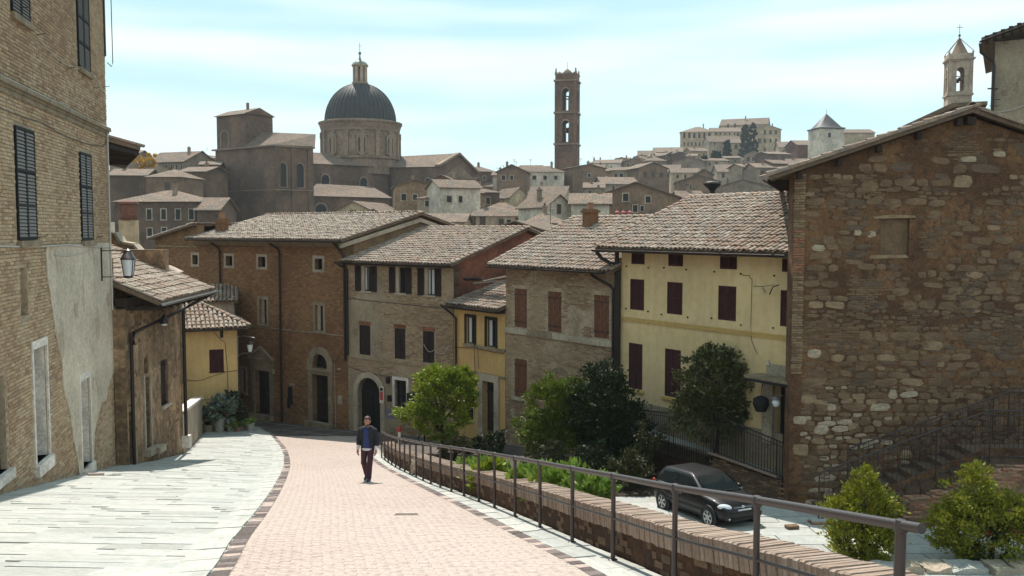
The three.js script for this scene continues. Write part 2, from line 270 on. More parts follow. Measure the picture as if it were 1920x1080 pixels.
function boxGeo(w, h, d, bev = 0) { // box about its centre with chamfered front edges
  const g = new GB(); if (!bev) return g.box(-w / 2, -h / 2, -d / 2, w / 2, h / 2, d / 2).geo();
  const x = w / 2, y = h / 2, z = d / 2, X = x - bev, Y = y - bev, Z = z - bev;
  g.quad([-X, -Y, z], [X, -Y, z], [X, Y, z], [-X, Y, z]);
  g.quad([-x, -y, Z], [x, -y, Z], [X, -Y, z], [-X, -Y, z]).quad([x, -y, Z], [x, y, Z], [X, Y, z], [X, -Y, z]).quad([x, y, Z], [-x, y, Z], [-X, Y, z], [X, Y, z]).quad([-x, y, Z], [-x, -y, Z], [-X, -Y, z], [-X, Y, z]);
  g.box(-x, -y, -z, x, y, Z, 'f'); return g.geo();
}
// a wall in its own frame (x along, y up, z outwards) with real openings; holes: [x0,y0,x1,y1,arch?]
function holePath(h) { const p = new THREE.Path(); const [x0, y0, x1, y1, arch] = h; p.moveTo(x0, y0); p.lineTo(x1, y0); if (arch) { p.lineTo(x1, y1 - (x1 - x0) / 2); p.absarc((x0 + x1) / 2, y1 - (x1 - x0) / 2, (x1 - x0) / 2, 0, Math.PI, false); } else { p.lineTo(x1, y1); p.lineTo(x0, y1); } p.closePath(); return p; }
function wallGeo(outline, holes, thick) { const s = new THREE.Shape(outline.map((p) => new THREE.Vector2(p[0], p[1]))); for (const h of holes) s.holes.push(holePath(h)); const g = new THREE.ExtrudeGeometry(s, { depth: thick, bevelEnabled: false, curveSegments: 10 }); g.translate(0, 0, -thick); return g; }
const inHole = (x, y, hs, m) => hs.some((h) => { if (x < h[0] - m || x > h[2] + m || y < h[1] - m || y > h[3] + m) return false; if (h[4]) { const r = (h[2] - h[0]) / 2, cy = h[3] - r; if (y > cy) return Math.hypot(x - (h[0] + h[2]) / 2, y - cy) < r + m; } return true; });
// ---------------------------------------------------------------- ground: heights in metres (d = distance ahead, -z)
function street(d) { if (d < 28) return -.208 * d; if (d < 55) return -5.824 - (.208 * (d - 28) - .133 * (d - 28) ** 2 / 48); return -9.4198 - .058 * (d - 55); }
const slopeAt = (d) => (street(d + .05) - street(d - .05)) / .1;
const plaza = (d) => -4.5 - .08 * d;
function curve(pts) { return (d) => { let i = 0; while (i < pts.length - 2 && d > pts[i + 1][1]) i++; const [x0, d0] = pts[i], [x1, d1] = pts[i + 1], P = pts[i - 1] || [2 * x0 - x1, 2 * d0 - d1], Q = pts[i + 2] || [2 * x1 - x0, 2 * d1 - d0]; const t = (d - d0) / (d1 - d0); if (t < 0 || t > 1) return x0 + (x1 - x0) * t; const m0 = (x1 - P[0]) / (d1 - P[1]) * (d1 - d0), m1 = (Q[0] - x0) / (Q[1] - d0) * (d1 - d0), t2 = t * t, t3 = t2 * t; return (2 * t3 - 3 * t2 + 1) * x0 + (t3 - 2 * t2 + t) * m0 + (-2 * t3 + 3 * t2) * x1 + (t3 - t2) * m1; }; }
const stripeL = curve([[-2.05, 4], [-3.18, 9.75], [-3.72, 12.2], [-4.39, 15.63], [-5.18, 19.43], [-6.35, 24.76], [-8.0, 31.76], [-9.58, 37.62], [-10.78, 41.3], [-12.2, 45.13], [-14.05, 48.67]]);
const stripeR = curve([[2.05, 4], [.80, 9.86], [.43, 11.35], [.01, 13], [-.94, 16.75], [-3.02, 24.76], [-5.35, 34.1], [-6.3, 38], [-7.4, 43]]);
const railPath = curve([[2.95, 4], [2.47, 5.65], [2.02, 7.34], [1.57, 8.7], [1.19, 10.3], [.80, 11.8], [.42, 13.37], [.05, 14.8], [-.32, 16.26], [-.68, 17.6], [-2.26, 22.94], [-4.99, 34.1], [-5.9, 38]]);
const wallX = (d) => d < 30.4 ? -8.03 - .2145 * (d - 5) : d < 36.3 ? -13.0 - (d - 30) * .05 : d < 45.4 ? lerp(-13.3, -15.7, (d - 36.3) / 9.1) : -15.2;
const groundR = (d) => d < 36 ? plaza(d) : lerp(plaza(d), street(d), sst(36, 44, d));
const G = (x, d) => x > railPath(Math.min(d, 38)) + .3 ? groundR(d) : street(d);
const R0 = rng(20240);

// sheets -------------------------------------------------------------------
function sheet(name, m, d0, d1, nd, xl, xr, nx, y) { // a strip between two edges that follows the ground
  const g = new GB(); for (let i = 0; i < nd; i++) for (let j = 0; j < nx; j++) {
    const P = (a, b) => { const d = d0 + (d1 - d0) * a / nd, x = lerp(xl(d), xr(d), b / nx); return [x, y(x, d), -d]; }, a = P(i, j), b = P(i, j + 1), c = P(i + 1, j + 1), e = P(i + 1, j);
    g.quad(a, b, c, e, [[a[0], -a[2]], [b[0], -b[2]], [c[0], -c[2]], [e[0], -e[2]]]);
  } return struct(name, g.geo(), m);
}
const pavementBed = sheet('left_pavement', M.joint, 3, 48.6, 90, (d) => wallX(d) - .15, (d) => Math.min(stripeL(d) + .1, stripeL(d)), 4, (x, d) => street(d) - .022);
const roadBed = sheet('brick_road', M.paverBed, 3, 44, 90, (d) => stripeL(d) - .1, (d) => stripeR(d) + .1, 4, (x, d) => street(d) - .004);
sheet('right_verge', M.joint, 3, 40, 80, (d) => stripeR(d) - .05, (d) => railPath(d) + .3, 2, (x, d) => street(d) - .04);
const lower = sheet('lower_street', M.lowerPave, 33, 62, 60, (d) => -24, (d) => 9, 60, (x, d) => (x > railPath(Math.min(d, 38)) + .25 ? groundR(d) : street(d)) - .075 + (d < 42.5 && x < stripeR(d) + .3 ? -.12 : 0));
const plazaBed = sheet('plaza_ground', M.earth, 3, 36, 50, (d) => railPath(d) + .35, () => 24, 20, (x, d) => plaza(d) - .03);
// pale bands laid across the dark lower paving
{
  const band = (a, b, w) => { const g = new GB(), n = 24, dx = b[0] - a[0], dd = b[1] - a[1], L = Math.hypot(dx, dd), nx = -dd / L * w / 2, nd = dx / L * w / 2; for (let i = 0; i < n; i++) { const P = (t, s) => { const x = a[0] + dx * t + nx * s, d = a[1] + dd * t + nd * s; return [x, G(x, d) - .068, -d]; }; const q = [P(i / n, 1), P(i / n, -1), P((i + 1) / n, -1), P((i + 1) / n, 1)]; const k = cross3(sub3(q[1], q[0]), sub3(q[3], q[0])); if (k[1] < 0) q.reverse(); g.quad(...q); } return g; };
  const lines = []; const dir = [.795, -.606], per = [.606, .795];
  for (let i = 0; i < 7; i++) { const o = [-19 + per[0] * (i * 1.5 - 8), 53.2 + per[1] * (i * 1.5 - 8)]; lines.push([o, [o[0] + dir[0] * 15, o[1] + dir[1] * 15]]); }
  for (let i = 0; i < 9; i++) { const o = [-8.4 - dir[0] * i * 1.7, 46.9 - dir[1] * i * 1.7]; lines.push([o, [o[0] - per[0] * 8, o[1] - per[1] * 8]]); }
  for (const [a, b] of lines) band(a, b, .16).mesh('paving_band', M.lowerLine, lower);
}
// flagstones of the left pavement -------------------------------------------
const slabGeos = Array.from({ length: 8 }, (_, i) => { const g = boxGeo(1, 1, 1, .02); g.rotateX(-Math.PI / 2); const u = g.attributes.uv; for (let k = 0; k < u.count; k++) u.setXY(k, u.getX(k) * 1.2 + i * 1.31, u.getY(k) * .5 + i * .77); return g; });
{
  const list = []; let d = 5.4;
  while (d < 47.6) {
    const dep = .30 + R0() * .30, dm = d + dep / 2; let x = wallX(dm) + .01 + R0() * .1; const end = stripeL(dm) - .12;
    while (x < end - .02) {
      let l = .7 + R0() * R0() * 1.9 + R0() * .3; if (x + l > end - .35) l = end - x + .05; const xm = x + l / 2, dd = dm - .05 * (xm + 8), s = -Math.atan(-slopeAt(dd)), j = .003 + R0() * R0() * .010;
      if (dd > 4.8 && dd < 48.3) list.push({ m: MX(xm, street(dd) - .037 + (R0() - .5) * .007, -dd, s + (R0() - .5) * .008, -.05 + (R0() - .5) * .012, (R0() - .5) * .008, l - j * 2, .08, dep - j), g: Math.floor(R0() * 8), k: [0, 0, 1, 2, 2, 1, 3][Math.floor(R0() * 7)], size: Math.sqrt(l * dep) });
      x += l;
    }
    d += dep;
  }
  pieces(pavementBed, 'flagstone', 'far_flagstones', list, slabGeos, [M.lime, M.limeB, M.limeC, M.limeD], 300);
}
// kerb stones and dark edging blocks ------------------------------------------
const blockGeo = [0, 1, 2].map((i) => { const g = boxGeo(1, 1, 1, .03); g.rotateX(-Math.PI / 2); const u = g.attributes.uv; for (let k = 0; k < u.count; k++) u.setXY(k, u.getX(k) * .5 + i * .37, u.getY(k) * .3 + i * .21); return g; });
function edging(parent, name, mass, path, off, width, len, mats, d0, d1, y, jit = .004, gap = .008) {
  const list = []; let d = d0;
  while (d < d1) {
    const l = len * (.8 + R0() * .4), dn = d + l * .97, dm = (d + dn) / 2, x = path(dm) + off, h = Math.atan2(path(dn) - path(d), dn - d), s = -Math.atan(-slopeAt(dm));
    list.push({ m: MX(x, street(dm) + y + (R0() - .5) * jit * 2, -dm, s, -h, 0, width * (.96 + R0() * .06), .1, Math.hypot(path(dn) - path(d), dn - d) * 1.01 - gap), g: Math.floor(R0() * 3), k: Math.floor(R0() * mats.length), size: Math.sqrt(len * width) }); d = dn;
  }
  pieces(parent, name, mass, list, blockGeo, mats, 300);
}
edging(pavementBed, 'kerb_stone', 'far_kerb_stones', stripeL, -.33, .44, .95, [M.kerbLime, M.limeC, M.kerbLime], 5, 48.2, -.040);
edging(roadBed, 'edging_block', 'far_edging_blocks', stripeL, 0, .21, .21, [M.basalt, M.basaltB, M.basalt, M.basaltB, M.paverC], 5, 46.5, -.047);
edging(roadBed, 'edging_block', 'far_edging_blocks', stripeR, 0, .17, .22, [M.basaltB, M.basaltB, M.paverC, M.basalt], 5, 36, -.047);
edging(roadBed, 'kerb_stone', 'far_kerb_stones', stripeR, .24, .30, .8, [M.kerbLime, M.limeC, M.limeB], 5, 40, -.043);
edging(roadBed, 'kerb_stone', 'far_kerb_stones', railPath, .0, .30, 1.0, [M.limeB, M.limeD, M.lime], 4.6, 36, -.046);
// road bricks -------------------------------------------------------------------
{
  const list = [], L = .245, W = .118; let row = 0;
  for (let d = 5; d < 43; d += W, row++) {
    const a = stripeL(d) + .11, b = stripeR(d) - .1, s = -Math.atan(-slopeAt(d)), y = street(d) - .028;
    for (let x = a - (row & 1) * L / 2; x < b; x += L) { const x0 = Math.max(a, x), x1 = Math.min(b, x + L); if (x1 - x0 < .05) continue; const n = fbm((x + 20) / 40, d / 40, 8, 4, 91) + (R0() - .5) * .30; list.push({ m: MX((x0 + x1) / 2, y + (R0() - .5) * .003, -d, s, 0, 0, x1 - x0 - .004, .06, W - .004), g: Math.floor(R0() * 3), k: n < .40 ? 2 : n < .58 ? 0 : 1, size: .17 }); }
  }
  pieces(roadBed, 'road_brick', 'far_road_bricks', list, blockGeo, [M.paver, M.paverB, M.paverC], 300);
}
// iron drain grates set in the paving
function drain(x, d, w, label) { const t = thing('drain_grate', label, 'drain', [x, street(d) - .002, -d], 0); t.rotation.x = -Math.atan(-slopeAt(d)); const f = new GB(); f.box(-w / 2, 0, -.13, w / 2, .012, -.11).box(-w / 2, 0, .11, w / 2, .012, .13).box(-w / 2, 0, -.11, -w / 2 + .02, .012, .11).box(w / 2 - .02, 0, -.11, w / 2, .012, .11).mesh('frame', M.paverB, t); new GB().box(-w / 2 + .02, 0, -.11, w / 2 - .02, .004, .11).mesh('tray', M.kerbLime, t); for (let i = 0, n = 9; i < n; i++) { const c = -w / 2 + .02 + (w - .04) * (i + .5) / n; new GB().box(c - .014, .004, -.11, c + .014, .011, .11).mesh('bar', M.iron, t); } }
drain(-1.8, 15.2, .42, 'small slotted drain grate in the pink brick road');
drain(-8.55, 23.9, .52, 'small slotted drain grate among the pale flagstones');
// pale flagstones of the plaza beside the car
{
  const list = []; let d = 17.5;
  while (d < 29.5) { const dep = .55 + R0() * .5; let x = railPath(d) + .6; const e = 22; while (x < e) { const l = .7 + R0() * 1.1, xm = x + l / 2, dm = d + dep / 2; const inside = xm > 3.2 && !(xm < 6.4 - (d - 26) * .1 && d > 28.2) && (xm < 8.2 || d < 26.7); if (inside) list.push({ m: MX(xm, plaza(dm) - .03 + (R0() - .5) * .016, -dm, -.08 + (R0() - .5) * .012, (R0() - .5) * .03, (R0() - .5) * .012, l - .02 - R0() * .02, .08, dep - .02 - R0() * .02), g: Math.floor(R0() * 8), k: Math.floor(R0() * 4), size: Math.sqrt(l * dep) }); x += l; } d += dep; }
  pieces(plazaBed, 'flagstone', 'far_flagstones', list, slabGeos, [M.lime, M.limeB, M.limeC, M.limeD], 300);
}
// ---------------------------------------------------------------- parapet wall with brick coping, and its handrail
{
  const t = thing('parapet_wall', 'low brown retaining wall with soldier-brick coping along the street railing', 'wall', [0, 0, 0]); const list = [], rl = [];
  const g = new GB(); const n = 70, off = .17, th = .36, top = .32;
  const E = (d, o) => { const h = Math.atan2(railPath(d + .1) - railPath(d - .1), .2), x = railPath(d) + o * Math.cos(h), z = -d + o * Math.sin(h); return [x, z]; };
  for (let i = 0; i < n; i++) { const a = 4.2 + (35 - 4.2) * i / n, b = 4.2 + (35 - 4.2) * (i + 1) / n, A = E(a, off), B = E(b, off), C = E(b, off + th), D = E(a, off + th), ya = street(a) + top, yb = street(b) + top, ka = Math.min(street(a) - .3, plaza(a) - .3), kb = Math.min(street(b) - .3, plaza(b) - .3);
    const q = (p, y) => [p[0], y, p[1]];
    g.quad(q(B, kb), q(A, ka), q(A, ya), q(B, yb), [[b, kb], [a, ka], [a, ya], [b, yb]]); g.quad(q(D, ka), q(C, kb), q(C, yb), q(D, ya), [[a, ka], [b, kb], [b, yb], [a, ya]]); g.quad(q(A, ya), q(D, ya), q(C, yb), q(B, yb)); if (!i) g.quad(q(A, ka), q(D, ka), q(D, ya), q(A, ya)); if (i === n - 1) g.quad(q(C, kb), q(B, kb), q(B, yb), q(C, yb)); }
  const body = g.mesh('body', M.wallBrick, t);
  const bg = [0, 1, 2].map((i) => { const q = boxGeo(1, 1, 1, .05); q.rotateX(-Math.PI / 2); const u = q.attributes.uv; for (let k = 0; k < u.count; k++) u.setXY(k, u.getX(k) * .3 + i * .17, u.getY(k) * .2 + i * .11); return q; });
  for (let d = 4.25; d < 34.9; d += .078) { const h = Math.atan2(railPath(d + .1) - railPath(d - .1), .2), c = E(d, off + th / 2), s = -Math.atan(-slopeAt(d)); list.push({ m: MX(c[0], street(d) + top + .105 + (R0() - .5) * .014, c[1], s, -h + (R0() - .5) * .03, (R0() - .5) * .02, th + .05 + R0() * .03, .235, .066 + R0() * .006), g: Math.floor(R0() * 3), k: Math.floor(R0() * 3), size: 1 }); }
  pieces(t, 'coping_brick', 'far_coping_bricks', list, bg, [M.coping, M.copingB, M.copingC], 300);
  // rough stones and bricks in the face below the coping
  for (let d = 5; d < 34.5; d += .30) for (let r = 0; r < 4; r++) { if (R0() < .5) continue; const dd = d + (r & 1) * .15 + (R0() - .5) * .06, c = E(dd, off), h = Math.atan2(railPath(dd + .1) - railPath(dd - .1), .2), s = -Math.atan(-slopeAt(dd)); rl.push({ m: MX(c[0] + .002, street(dd) + .02 + r * .082 + (R0() - .5) * .012, c[1], s, -h, (R0() - .5) * .16, .012 + R0() * .02, .05 + R0() * .04, .10 + R0() * .18), g: Math.floor(R0() * 3), k: Math.floor(R0() * 4), size: 1 }); }
  pieces(t, 'stone', 'far_stones', rl, bg, [M.stoneBrown, M.stoneBrownB, M.stoneDark, M.stoneBrownB], 250);

  const rail = thing('street_railing', 'dark brown tubular iron railing running down along the parapet wall', 'railing');
  const ds = [5.65, 7.34, 8.65, 10.35, 11.8, 13.37, 14.8, 16.26, 17.5, 18.7, 19.8, 20.9, 22, 23.1, 24.3, 25.5, 26.7, 27.9, 29.1, 30.3, 31.5, 32.7, 33.9];
  for (const d of ds) { const x = railPath(d), y = street(d), p = new GB().tube([[x, y - .06, -d], [x, y + .985, -d]], d < 6 ? .036 : .027, 10).mesh('post', M.railPaint, rail); new GB().lathe([[.0, 1.04], [.03, 1.035], [.043, 1.0], [.043, .96], [.03, .945]].reverse().map(([r, h]) => [r, h]), 10, x, y, -d).mesh('collar', M.railPaint, p); new GB().lathe([[.055, 0], [.055, .012], [.03, .02]], 10, x, y, -d).mesh('foot', M.railPaint, p); }
  const pathAt = (h, a, b, st) => { const o = []; for (let d = a; d <= b + 1e-6; d += st) o.push([railPath(d), street(d) + h, -d]); return o; };
  new GB().tube(pathAt(1.0, 5.47, 33.9, .35), .034, 12).mesh('handrail', M.railPaint, rail);
  new GB().tube(pathAt(.50, 5.65, 33.9, .35), .017, 8).mesh('middle_rail', M.railPaint, rail);
}
const TOWN = [
["dark brown hip-roofed palazzo with pale-framed windows behind the low stone house",-56.72,0.18,-144.5,13.29,11.7,6.0,"hip",1.93,-4,"dark",[[-0.93,3.89,0.77,1.62],[1.43,3.89,0.77,1.62],[3.78,3.89,0.77,1.62],[5.95,3.89,0.77,1.62],[-0.92,0.93,0.77,1.53],[1.44,1.1,0.77,1.36]],"","town_house"],
["wide brown house with a low tiled roof under the yellow autumn shrub",-78.9,8.8,-187.0,7.41,10.4,3.92,"side",1.54,6,"dark",[[-1.27,1.63,0.66,1.54],[1.79,1.75,0.77,1.54]],"","town_house"],
["square brown house with one framed window behind the hip-roofed palazzo",-70.44,8.57,-183.6,6.98,10.4,3.74,"hip",1.73,-8,"brown",[[1.09,1.7,0.76,1.51]],"","town_house"],
["small grey flat-fronted house with balcony openings above the brown houses",-91.24,14.2,-214.2,6.43,7.8,5.1,"side",1.08,0,"grey",[[-0.6,3.73,1.01,1.26],[2.03,3.98,1.01,1.01]],"","town_house"],
["long low grey house with a row of tall windows and a sunlit long roof",-88.34,14.65,-231.2,12.91,13.0,4.03,"side",2.96,-22,"grey",[[-0.56,2.7,0.48,1.63],[1.07,2.59,0.48,1.63],[2.7,2.48,0.48,1.63],[4.32,2.38,0.48,1.63],[5.92,2.27,0.48,1.63]],"","town_house"],
["pale gable end with a sunlit roof behind the long grey house",-91.95,18.06,-255.0,5.46,15.6,4.0,"front",0.89,-25,"pale",[],"","town_house"],
["broken brown stone house stepping down beside the church block",-69.06,8.39,-197.2,6.4,9.1,5.74,"side",1.22,-12,"rubble",[[-1.21,3.11,0.81,1.39],[1.7,2.28,0.58,1.04]],"","town_house"],
["narrow brown rubble tower-like house beside the church block",-68.15,8.67,-205.7,4.18,7.8,7.54,"side",0.88,10,"rubble",[[0.29,5.03,0.6,1.09]],"","town_house"],
["tiny tile-roofed outbuilding at the foot of the church block",-47.76,2.12,-142.8,3.44,9.1,2.67,"side",1.9,0,"dark",[],"","town_house"],
["cream front-gabled house below the church aisle",-28.47,2.27,-163.2,9.72,15.6,2.1,"front",2.29,-12,"cream",[[-0.05,2.29,0.86,0.86]],"","town_house"],
["small cream gable just above the long palazzo roof",-22.72,2.23,-149.6,5.18,10.4,1.49,"front",1.22,-10,"cream",[],"","town_house"],
["low house with a mottled hip roof below the transept",-20.8,3.93,-190.4,6.41,10.4,3.78,"hip",1.3,5,"grey",[],"","town_house"],
["dark maroon gabled house below the church transept",-17.0,9.08,-217.6,11.71,11.7,2.79,"front",2.79,-6,"maroon",[],"","town_house"],
["ochre stone house with gable and long side wall below the transept",-15.35,2.76,-180.2,7.67,16.9,5.47,"front",1.68,-38,"ochre",[[-1.24,3.39,0.53,0.95]],"","town_house"],
["ochre stone side wing with one small framed window",-8.78,2.72,-173.4,6.36,10.4,5.87,"side",1.35,12,"ochre",[[-2.42,3.03,0.61,1.43]],"","town_house"],
["beige house with shuttered windows under a stepped hip roof",-2.02,0.8,-153.0,11.63,10.4,3.22,"hip",2.3,-3,"pale",[[-4.64,2.33,0.81,1.26],[-2.93,2.33,0.72,1.17],[0.22,2.15,0.63,0.81],[1.48,2.15,0.72,0.81],[3.01,2.33,0.63,0.81]],"","town_house"],
["low cream house with a sheltered window between tiled roofs",-10.22,1.21,-139.4,5.76,7.8,1.63,"side",1.21,-5,"cream",[[0.66,0.9,1.15,0.98]],"","town_house"],
["cream house with three square windows in front of the bell tower",8.28,5.9,-224.4,8.98,11.7,3.8,"side",2.76,-14,"cream",[[-2.56,3.03,0.59,1.19],[-0.94,3.02,0.59,1.19],[0.54,2.75,0.59,1.19],[-0.93,0.79,0.53,0.79]],"","town_house"],
["cream gable end beside the house with three square windows",1.92,5.93,-226.1,5.02,11.7,3.83,"front",2.24,22,"cream",[],"","town_house"],
["whitewashed gable end with arched recess under a checkered tile roof",7.05,2.66,-136.0,3.94,10.4,2.54,"front",1.59,24,"white",[[-0.04,2.07,0.48,1.28]],"","town_house"],
["whitewashed side wall with an arched window under a checkered tile roof",11.53,2.64,-134.3,5.64,9.1,2.83,"side",1.59,-6,"white",[[-0.66,1.49,0.79,1.26]],"","town_house"],
["small grey house under a rounded hip roof behind the chimney stack",4.87,0.96,-125.8,5.34,7.8,1.69,"hip",1.39,4,"grey",[[1.04,0.88,0.37,0.67]],"","town_house"],
["red-brown brick house with a low gable behind the grey brick house",0.42,-0.69,-102.0,8.45,10.4,1.98,"front",1.25,-18,"maroon",[],"","town_house"],
["large brown stone gable with a white arched window on the slope",19.87,3.58,-146.2,13.72,15.6,3.24,"front",2.38,-8,"brown",[[-1.61,3.25,0.86,1.2],[1.95,2.89,0.77,1.03],[-0.07,1.45,0.69,1.12],[1.03,1.45,0.52,0.86]],"","town_house"],
["distant pale house with a long roof beside the bell tower",4.85,14.87,-331.5,13.68,13.0,2.7,"side",3.46,4,"pale",[[-4.47,1.72,0.58,0.78],[-0.97,1.74,0.58,0.78]],"","town_house"],
["distant cream block pressed against the bell tower",12.51,14.56,-314.5,4.44,10.4,4.03,"side",1.95,0,"cream",[[-0.36,2.56,0.55,0.93]],"","town_house"],
["distant low house with a chimney beside the transept roofs",-11.49,12.19,-280.5,7.55,11.7,3.27,"side",2.12,-16,"pale",[[-1.74,1.66,0.49,0.66]],"","town_house"],
["distant low tan house stepping down beyond the transept",-4.78,11.24,-272.0,8.08,10.4,3.17,"side",1.7,-8,"ochre",[[-0.81,1.91,0.48,0.8]],"","town_house"],
["grey-beige terrace house at the bell tower foot",23.27,10.34,-255.0,7.83,10.4,4.46,"side",1.93,5,"pale",[[-1.5,3.56,0.6,1.05],[1.21,3.57,0.6,1.05]],"","town_house"],
["grey house with arched openings below the tower foot",21.15,8.56,-234.6,4.99,9.1,3.83,"side",1.46,-5,"grey",[[-1.09,2.47,0.69,1.24],[0.83,2.46,0.69,1.24]],"","town_house"],
["beige house with a lean roof below the white hill houses",28.67,9.88,-241.4,9.46,10.4,3.8,"side",1.98,8,"pale",[[-1.88,2.8,0.57,0.99],[0.3,2.82,0.57,0.99],[2.77,2.83,0.57,0.99]],"","town_house"],
["white hill house at the foot of the stepped roofs",36.43,23.85,-399.5,7.64,11.7,4.18,"side",2.27,-10,"white",[[-0.93,2.8,0.7,0.94]],"","town_house"],
["white gabled house on the hill edge with antennae",42.91,25.71,-411.4,11.72,13.0,5.73,"side",1.92,-14,"white",[[-2.04,3.86,0.73,0.97],[1.82,3.79,0.73,0.97]],"","town_house"],
["pale hill house with a peaked tile roof",51.02,26.5,-425.0,13.04,13.0,6.66,"front",1.97,-20,"pale",[[-1.38,4.97,0.75,1.25]],"","town_house"],
["small ochre gable on the hill slope",57.16,29.51,-418.2,4.54,11.7,4.37,"front",1.45,-30,"ochre",[],"","town_house"],
["pale hill house with broad sunlit roof above the terrace house",65.67,32.87,-445.4,8.2,11.7,4.91,"side",2.57,-8,"white",[[-0.12,3.62,0.79,1.05]],"","town_house"],
["small brown hill house under a pyramid-like roof",63.63,27.91,-401.2,8.29,10.4,3.96,"hip",2.04,5,"brown",[[-0.35,2.79,0.71,0.94]],"","town_house"],
["grey-brown hill house with a long roof joining the big palace",77.67,34.64,-455.6,14.15,15.6,5.55,"side",2.81,-10,"grey",[[-3.13,4.01,0.8,1.07],[1.07,3.68,0.8,1.07]],"","town_house"],
["long brown house with an arcade of windows on the mid slope",54.07,13.23,-340.0,16.36,15.6,9.7,"side",3.11,-12,"brown",[[-6.5,8.59,0.8,1.6],[-3.85,8.56,0.8,1.6],[-1.21,8.53,0.8,1.6],[1.43,8.5,0.8,1.6],[4.05,8.46,0.8,1.6],[6.67,8.43,0.8,1.6],[-5.28,5.2,0.8,1.8],[-1.53,5.17,0.8,1.8],[2.21,5.13,0.8,1.8],[5.93,5.09,0.8,1.8]],"","town_house"],
["gabled grey house beside the arcade of windows",70.36,20.9,-365.5,12.43,13.0,7.86,"front",1.7,-18,"grey",[[0.13,5.95,0.65,1.07]],"","town_house"],
["broad palace with long balcony railing crowning the hill",97.12,36.36,-479.4,17.59,20.8,16.38,"hip",3.65,-12,"cream",[[-6.71,14.58,1.13,2.82],[-4.12,14.53,1.13,2.82],[-1.54,14.47,1.13,2.82],[1.04,14.42,1.13,2.82],[3.61,14.36,1.13,2.82],[6.17,14.31,1.13,2.82],[-6.65,10.13,0.7,1.97],[-4.68,10.09,0.7,1.97],[-2.71,10.05,0.7,1.97],[-0.74,10.02,0.7,1.97],[1.22,9.98,0.7,1.97],[3.19,9.94,0.7,1.97],[5.14,9.9,0.7,1.97],[-5.77,5.1,0.85,2.26],[-3.34,5.06,0.85,2.26],[-0.92,5.02,0.85,2.26],[1.49,4.98,0.85,2.26],[3.9,4.94,0.85,2.26],[6.3,4.9,0.85,2.26]],"","hill_palace"],
["long upper wing of the hill palace with small square windows",114.79,35.72,-486.2,16.68,18.2,17.74,"side",2.97,-6,"cream",[[-6.39,16.68,0.71,1.14],[-3.94,16.66,0.71,1.14],[-1.49,16.63,0.71,1.14],[0.96,16.6,0.71,1.14],[3.41,16.58,0.71,1.14],[5.85,16.55,0.71,1.14],[5.3,16.28,1.14,1.72]],"","hill_palace"],
["tall pale gabled house at the very top of the hill",131.12,52.4,-518.5,25.97,18.2,8.39,"side",4.39,-20,"pale",[[-8.57,7.82,0.92,2.44],[-4.72,7.97,0.92,2.44]],"","town_house"],
["tall cream house with a peaked gable at the hill crest",136.7,41.07,-489.6,14.04,15.6,13.88,"front",2.54,-10,"cream",[[-1.36,12.49,0.86,2.02],[1.54,12.44,0.86,2.02],[4.44,12.39,0.86,2.02],[-1.28,7.96,0.86,2.02],[1.62,7.91,0.86,2.02],[4.52,7.86,0.86,2.02],[-4.05,8.01,1.44,2.3],[-1.19,3.14,0.86,2.02]],"","town_house"],
["cream house with a broken sloping roof below the palace wing",107.38,33.29,-459.0,17.32,10.4,12.24,"side",3.18,4,"pale",[[-5.71,11.14,0.81,1.35],[-0.26,11.17,0.81,1.35],[5.21,11.21,0.81,1.35]],"","town_house"],
["low house with sunlit lean roof below the cypress trees",110.81,34.39,-452.2,6.38,9.1,9.96,"side",2.01,0,"cream",[[0.03,8.13,1.06,1.6]],"","town_house"],
["long grey house with a broken tile roof and many windows",81.86,15.66,-323.0,17.69,13.0,6.39,"side",2.9,-3,"pale",[[-6.99,5.1,0.76,1.33],[-4.44,5.09,0.76,1.33],[-1.9,5.08,0.76,1.33],[0.64,5.07,0.76,1.33],[3.17,5.07,0.76,1.33],[5.71,5.06,0.76,1.33],[-5.09,3.21,0.76,1.52],[1.45,3.19,0.76,1.52],[7.98,3.17,0.76,1.52]],"","town_house"],
["low gabled grey house in front of the long grey house",60.38,8.94,-238.0,14.0,15.6,3.75,"front",1.94,-14,"grey",[[-4.24,1.7,0.98,1.26],[-1.25,1.82,0.98,0.98]],"","town_house"],
["brown stone gable below the cypress trees",52.07,9.75,-255.0,12.12,13.0,5.2,"front",1.93,-8,"brown",[[-3.21,4.18,0.45,1.35],[-2.04,3.88,0.6,1.35]],"","town_house"],
["tiny roofed shed behind the black chimney bowl",33.46,5.48,-170.0,4.4,7.8,1.98,"side",1.45,0,"pale",[],"","town_house"],
["cluttered pale hill house just below the crest gable",123.71,28.57,-438.6,11.7,13.0,8.15,"front",2.54,-14,"pale",[[-0.73,7.65,1.03,1.55],[2.23,7.6,1.03,1.55]],"","town_house"],
["long pale house with a thin sunlit roof beyond the hill crest",136.73,32.87,-445.4,12.65,13.0,8.78,"side",3.2,-6,"pale",[[-4.02,7.01,0.79,1.05],[-0.22,6.98,0.79,1.05],[3.58,6.94,0.79,1.05]],"","town_house"],
["reddish low house on the ridge before the pointed tower",126.66,30.69,-382.5,14.71,13.0,6.21,"side",2.4,6,"maroon",[],"","town_house"],
["low cream block beyond the pointed tower",148.74,36.99,-391.0,12.65,13.0,5.88,"side",2.06,0,"cream",[],"","town_house"],
["dark brown house with a hipped roof and one window, crowded below bell tower",-8.38,14.73,-276.2,7.65,10.9,4.52,"hip",1.81,22,"dark",[[0.0,2.49,0.83,1.07]],"small houses below the bell tower","town_house"],
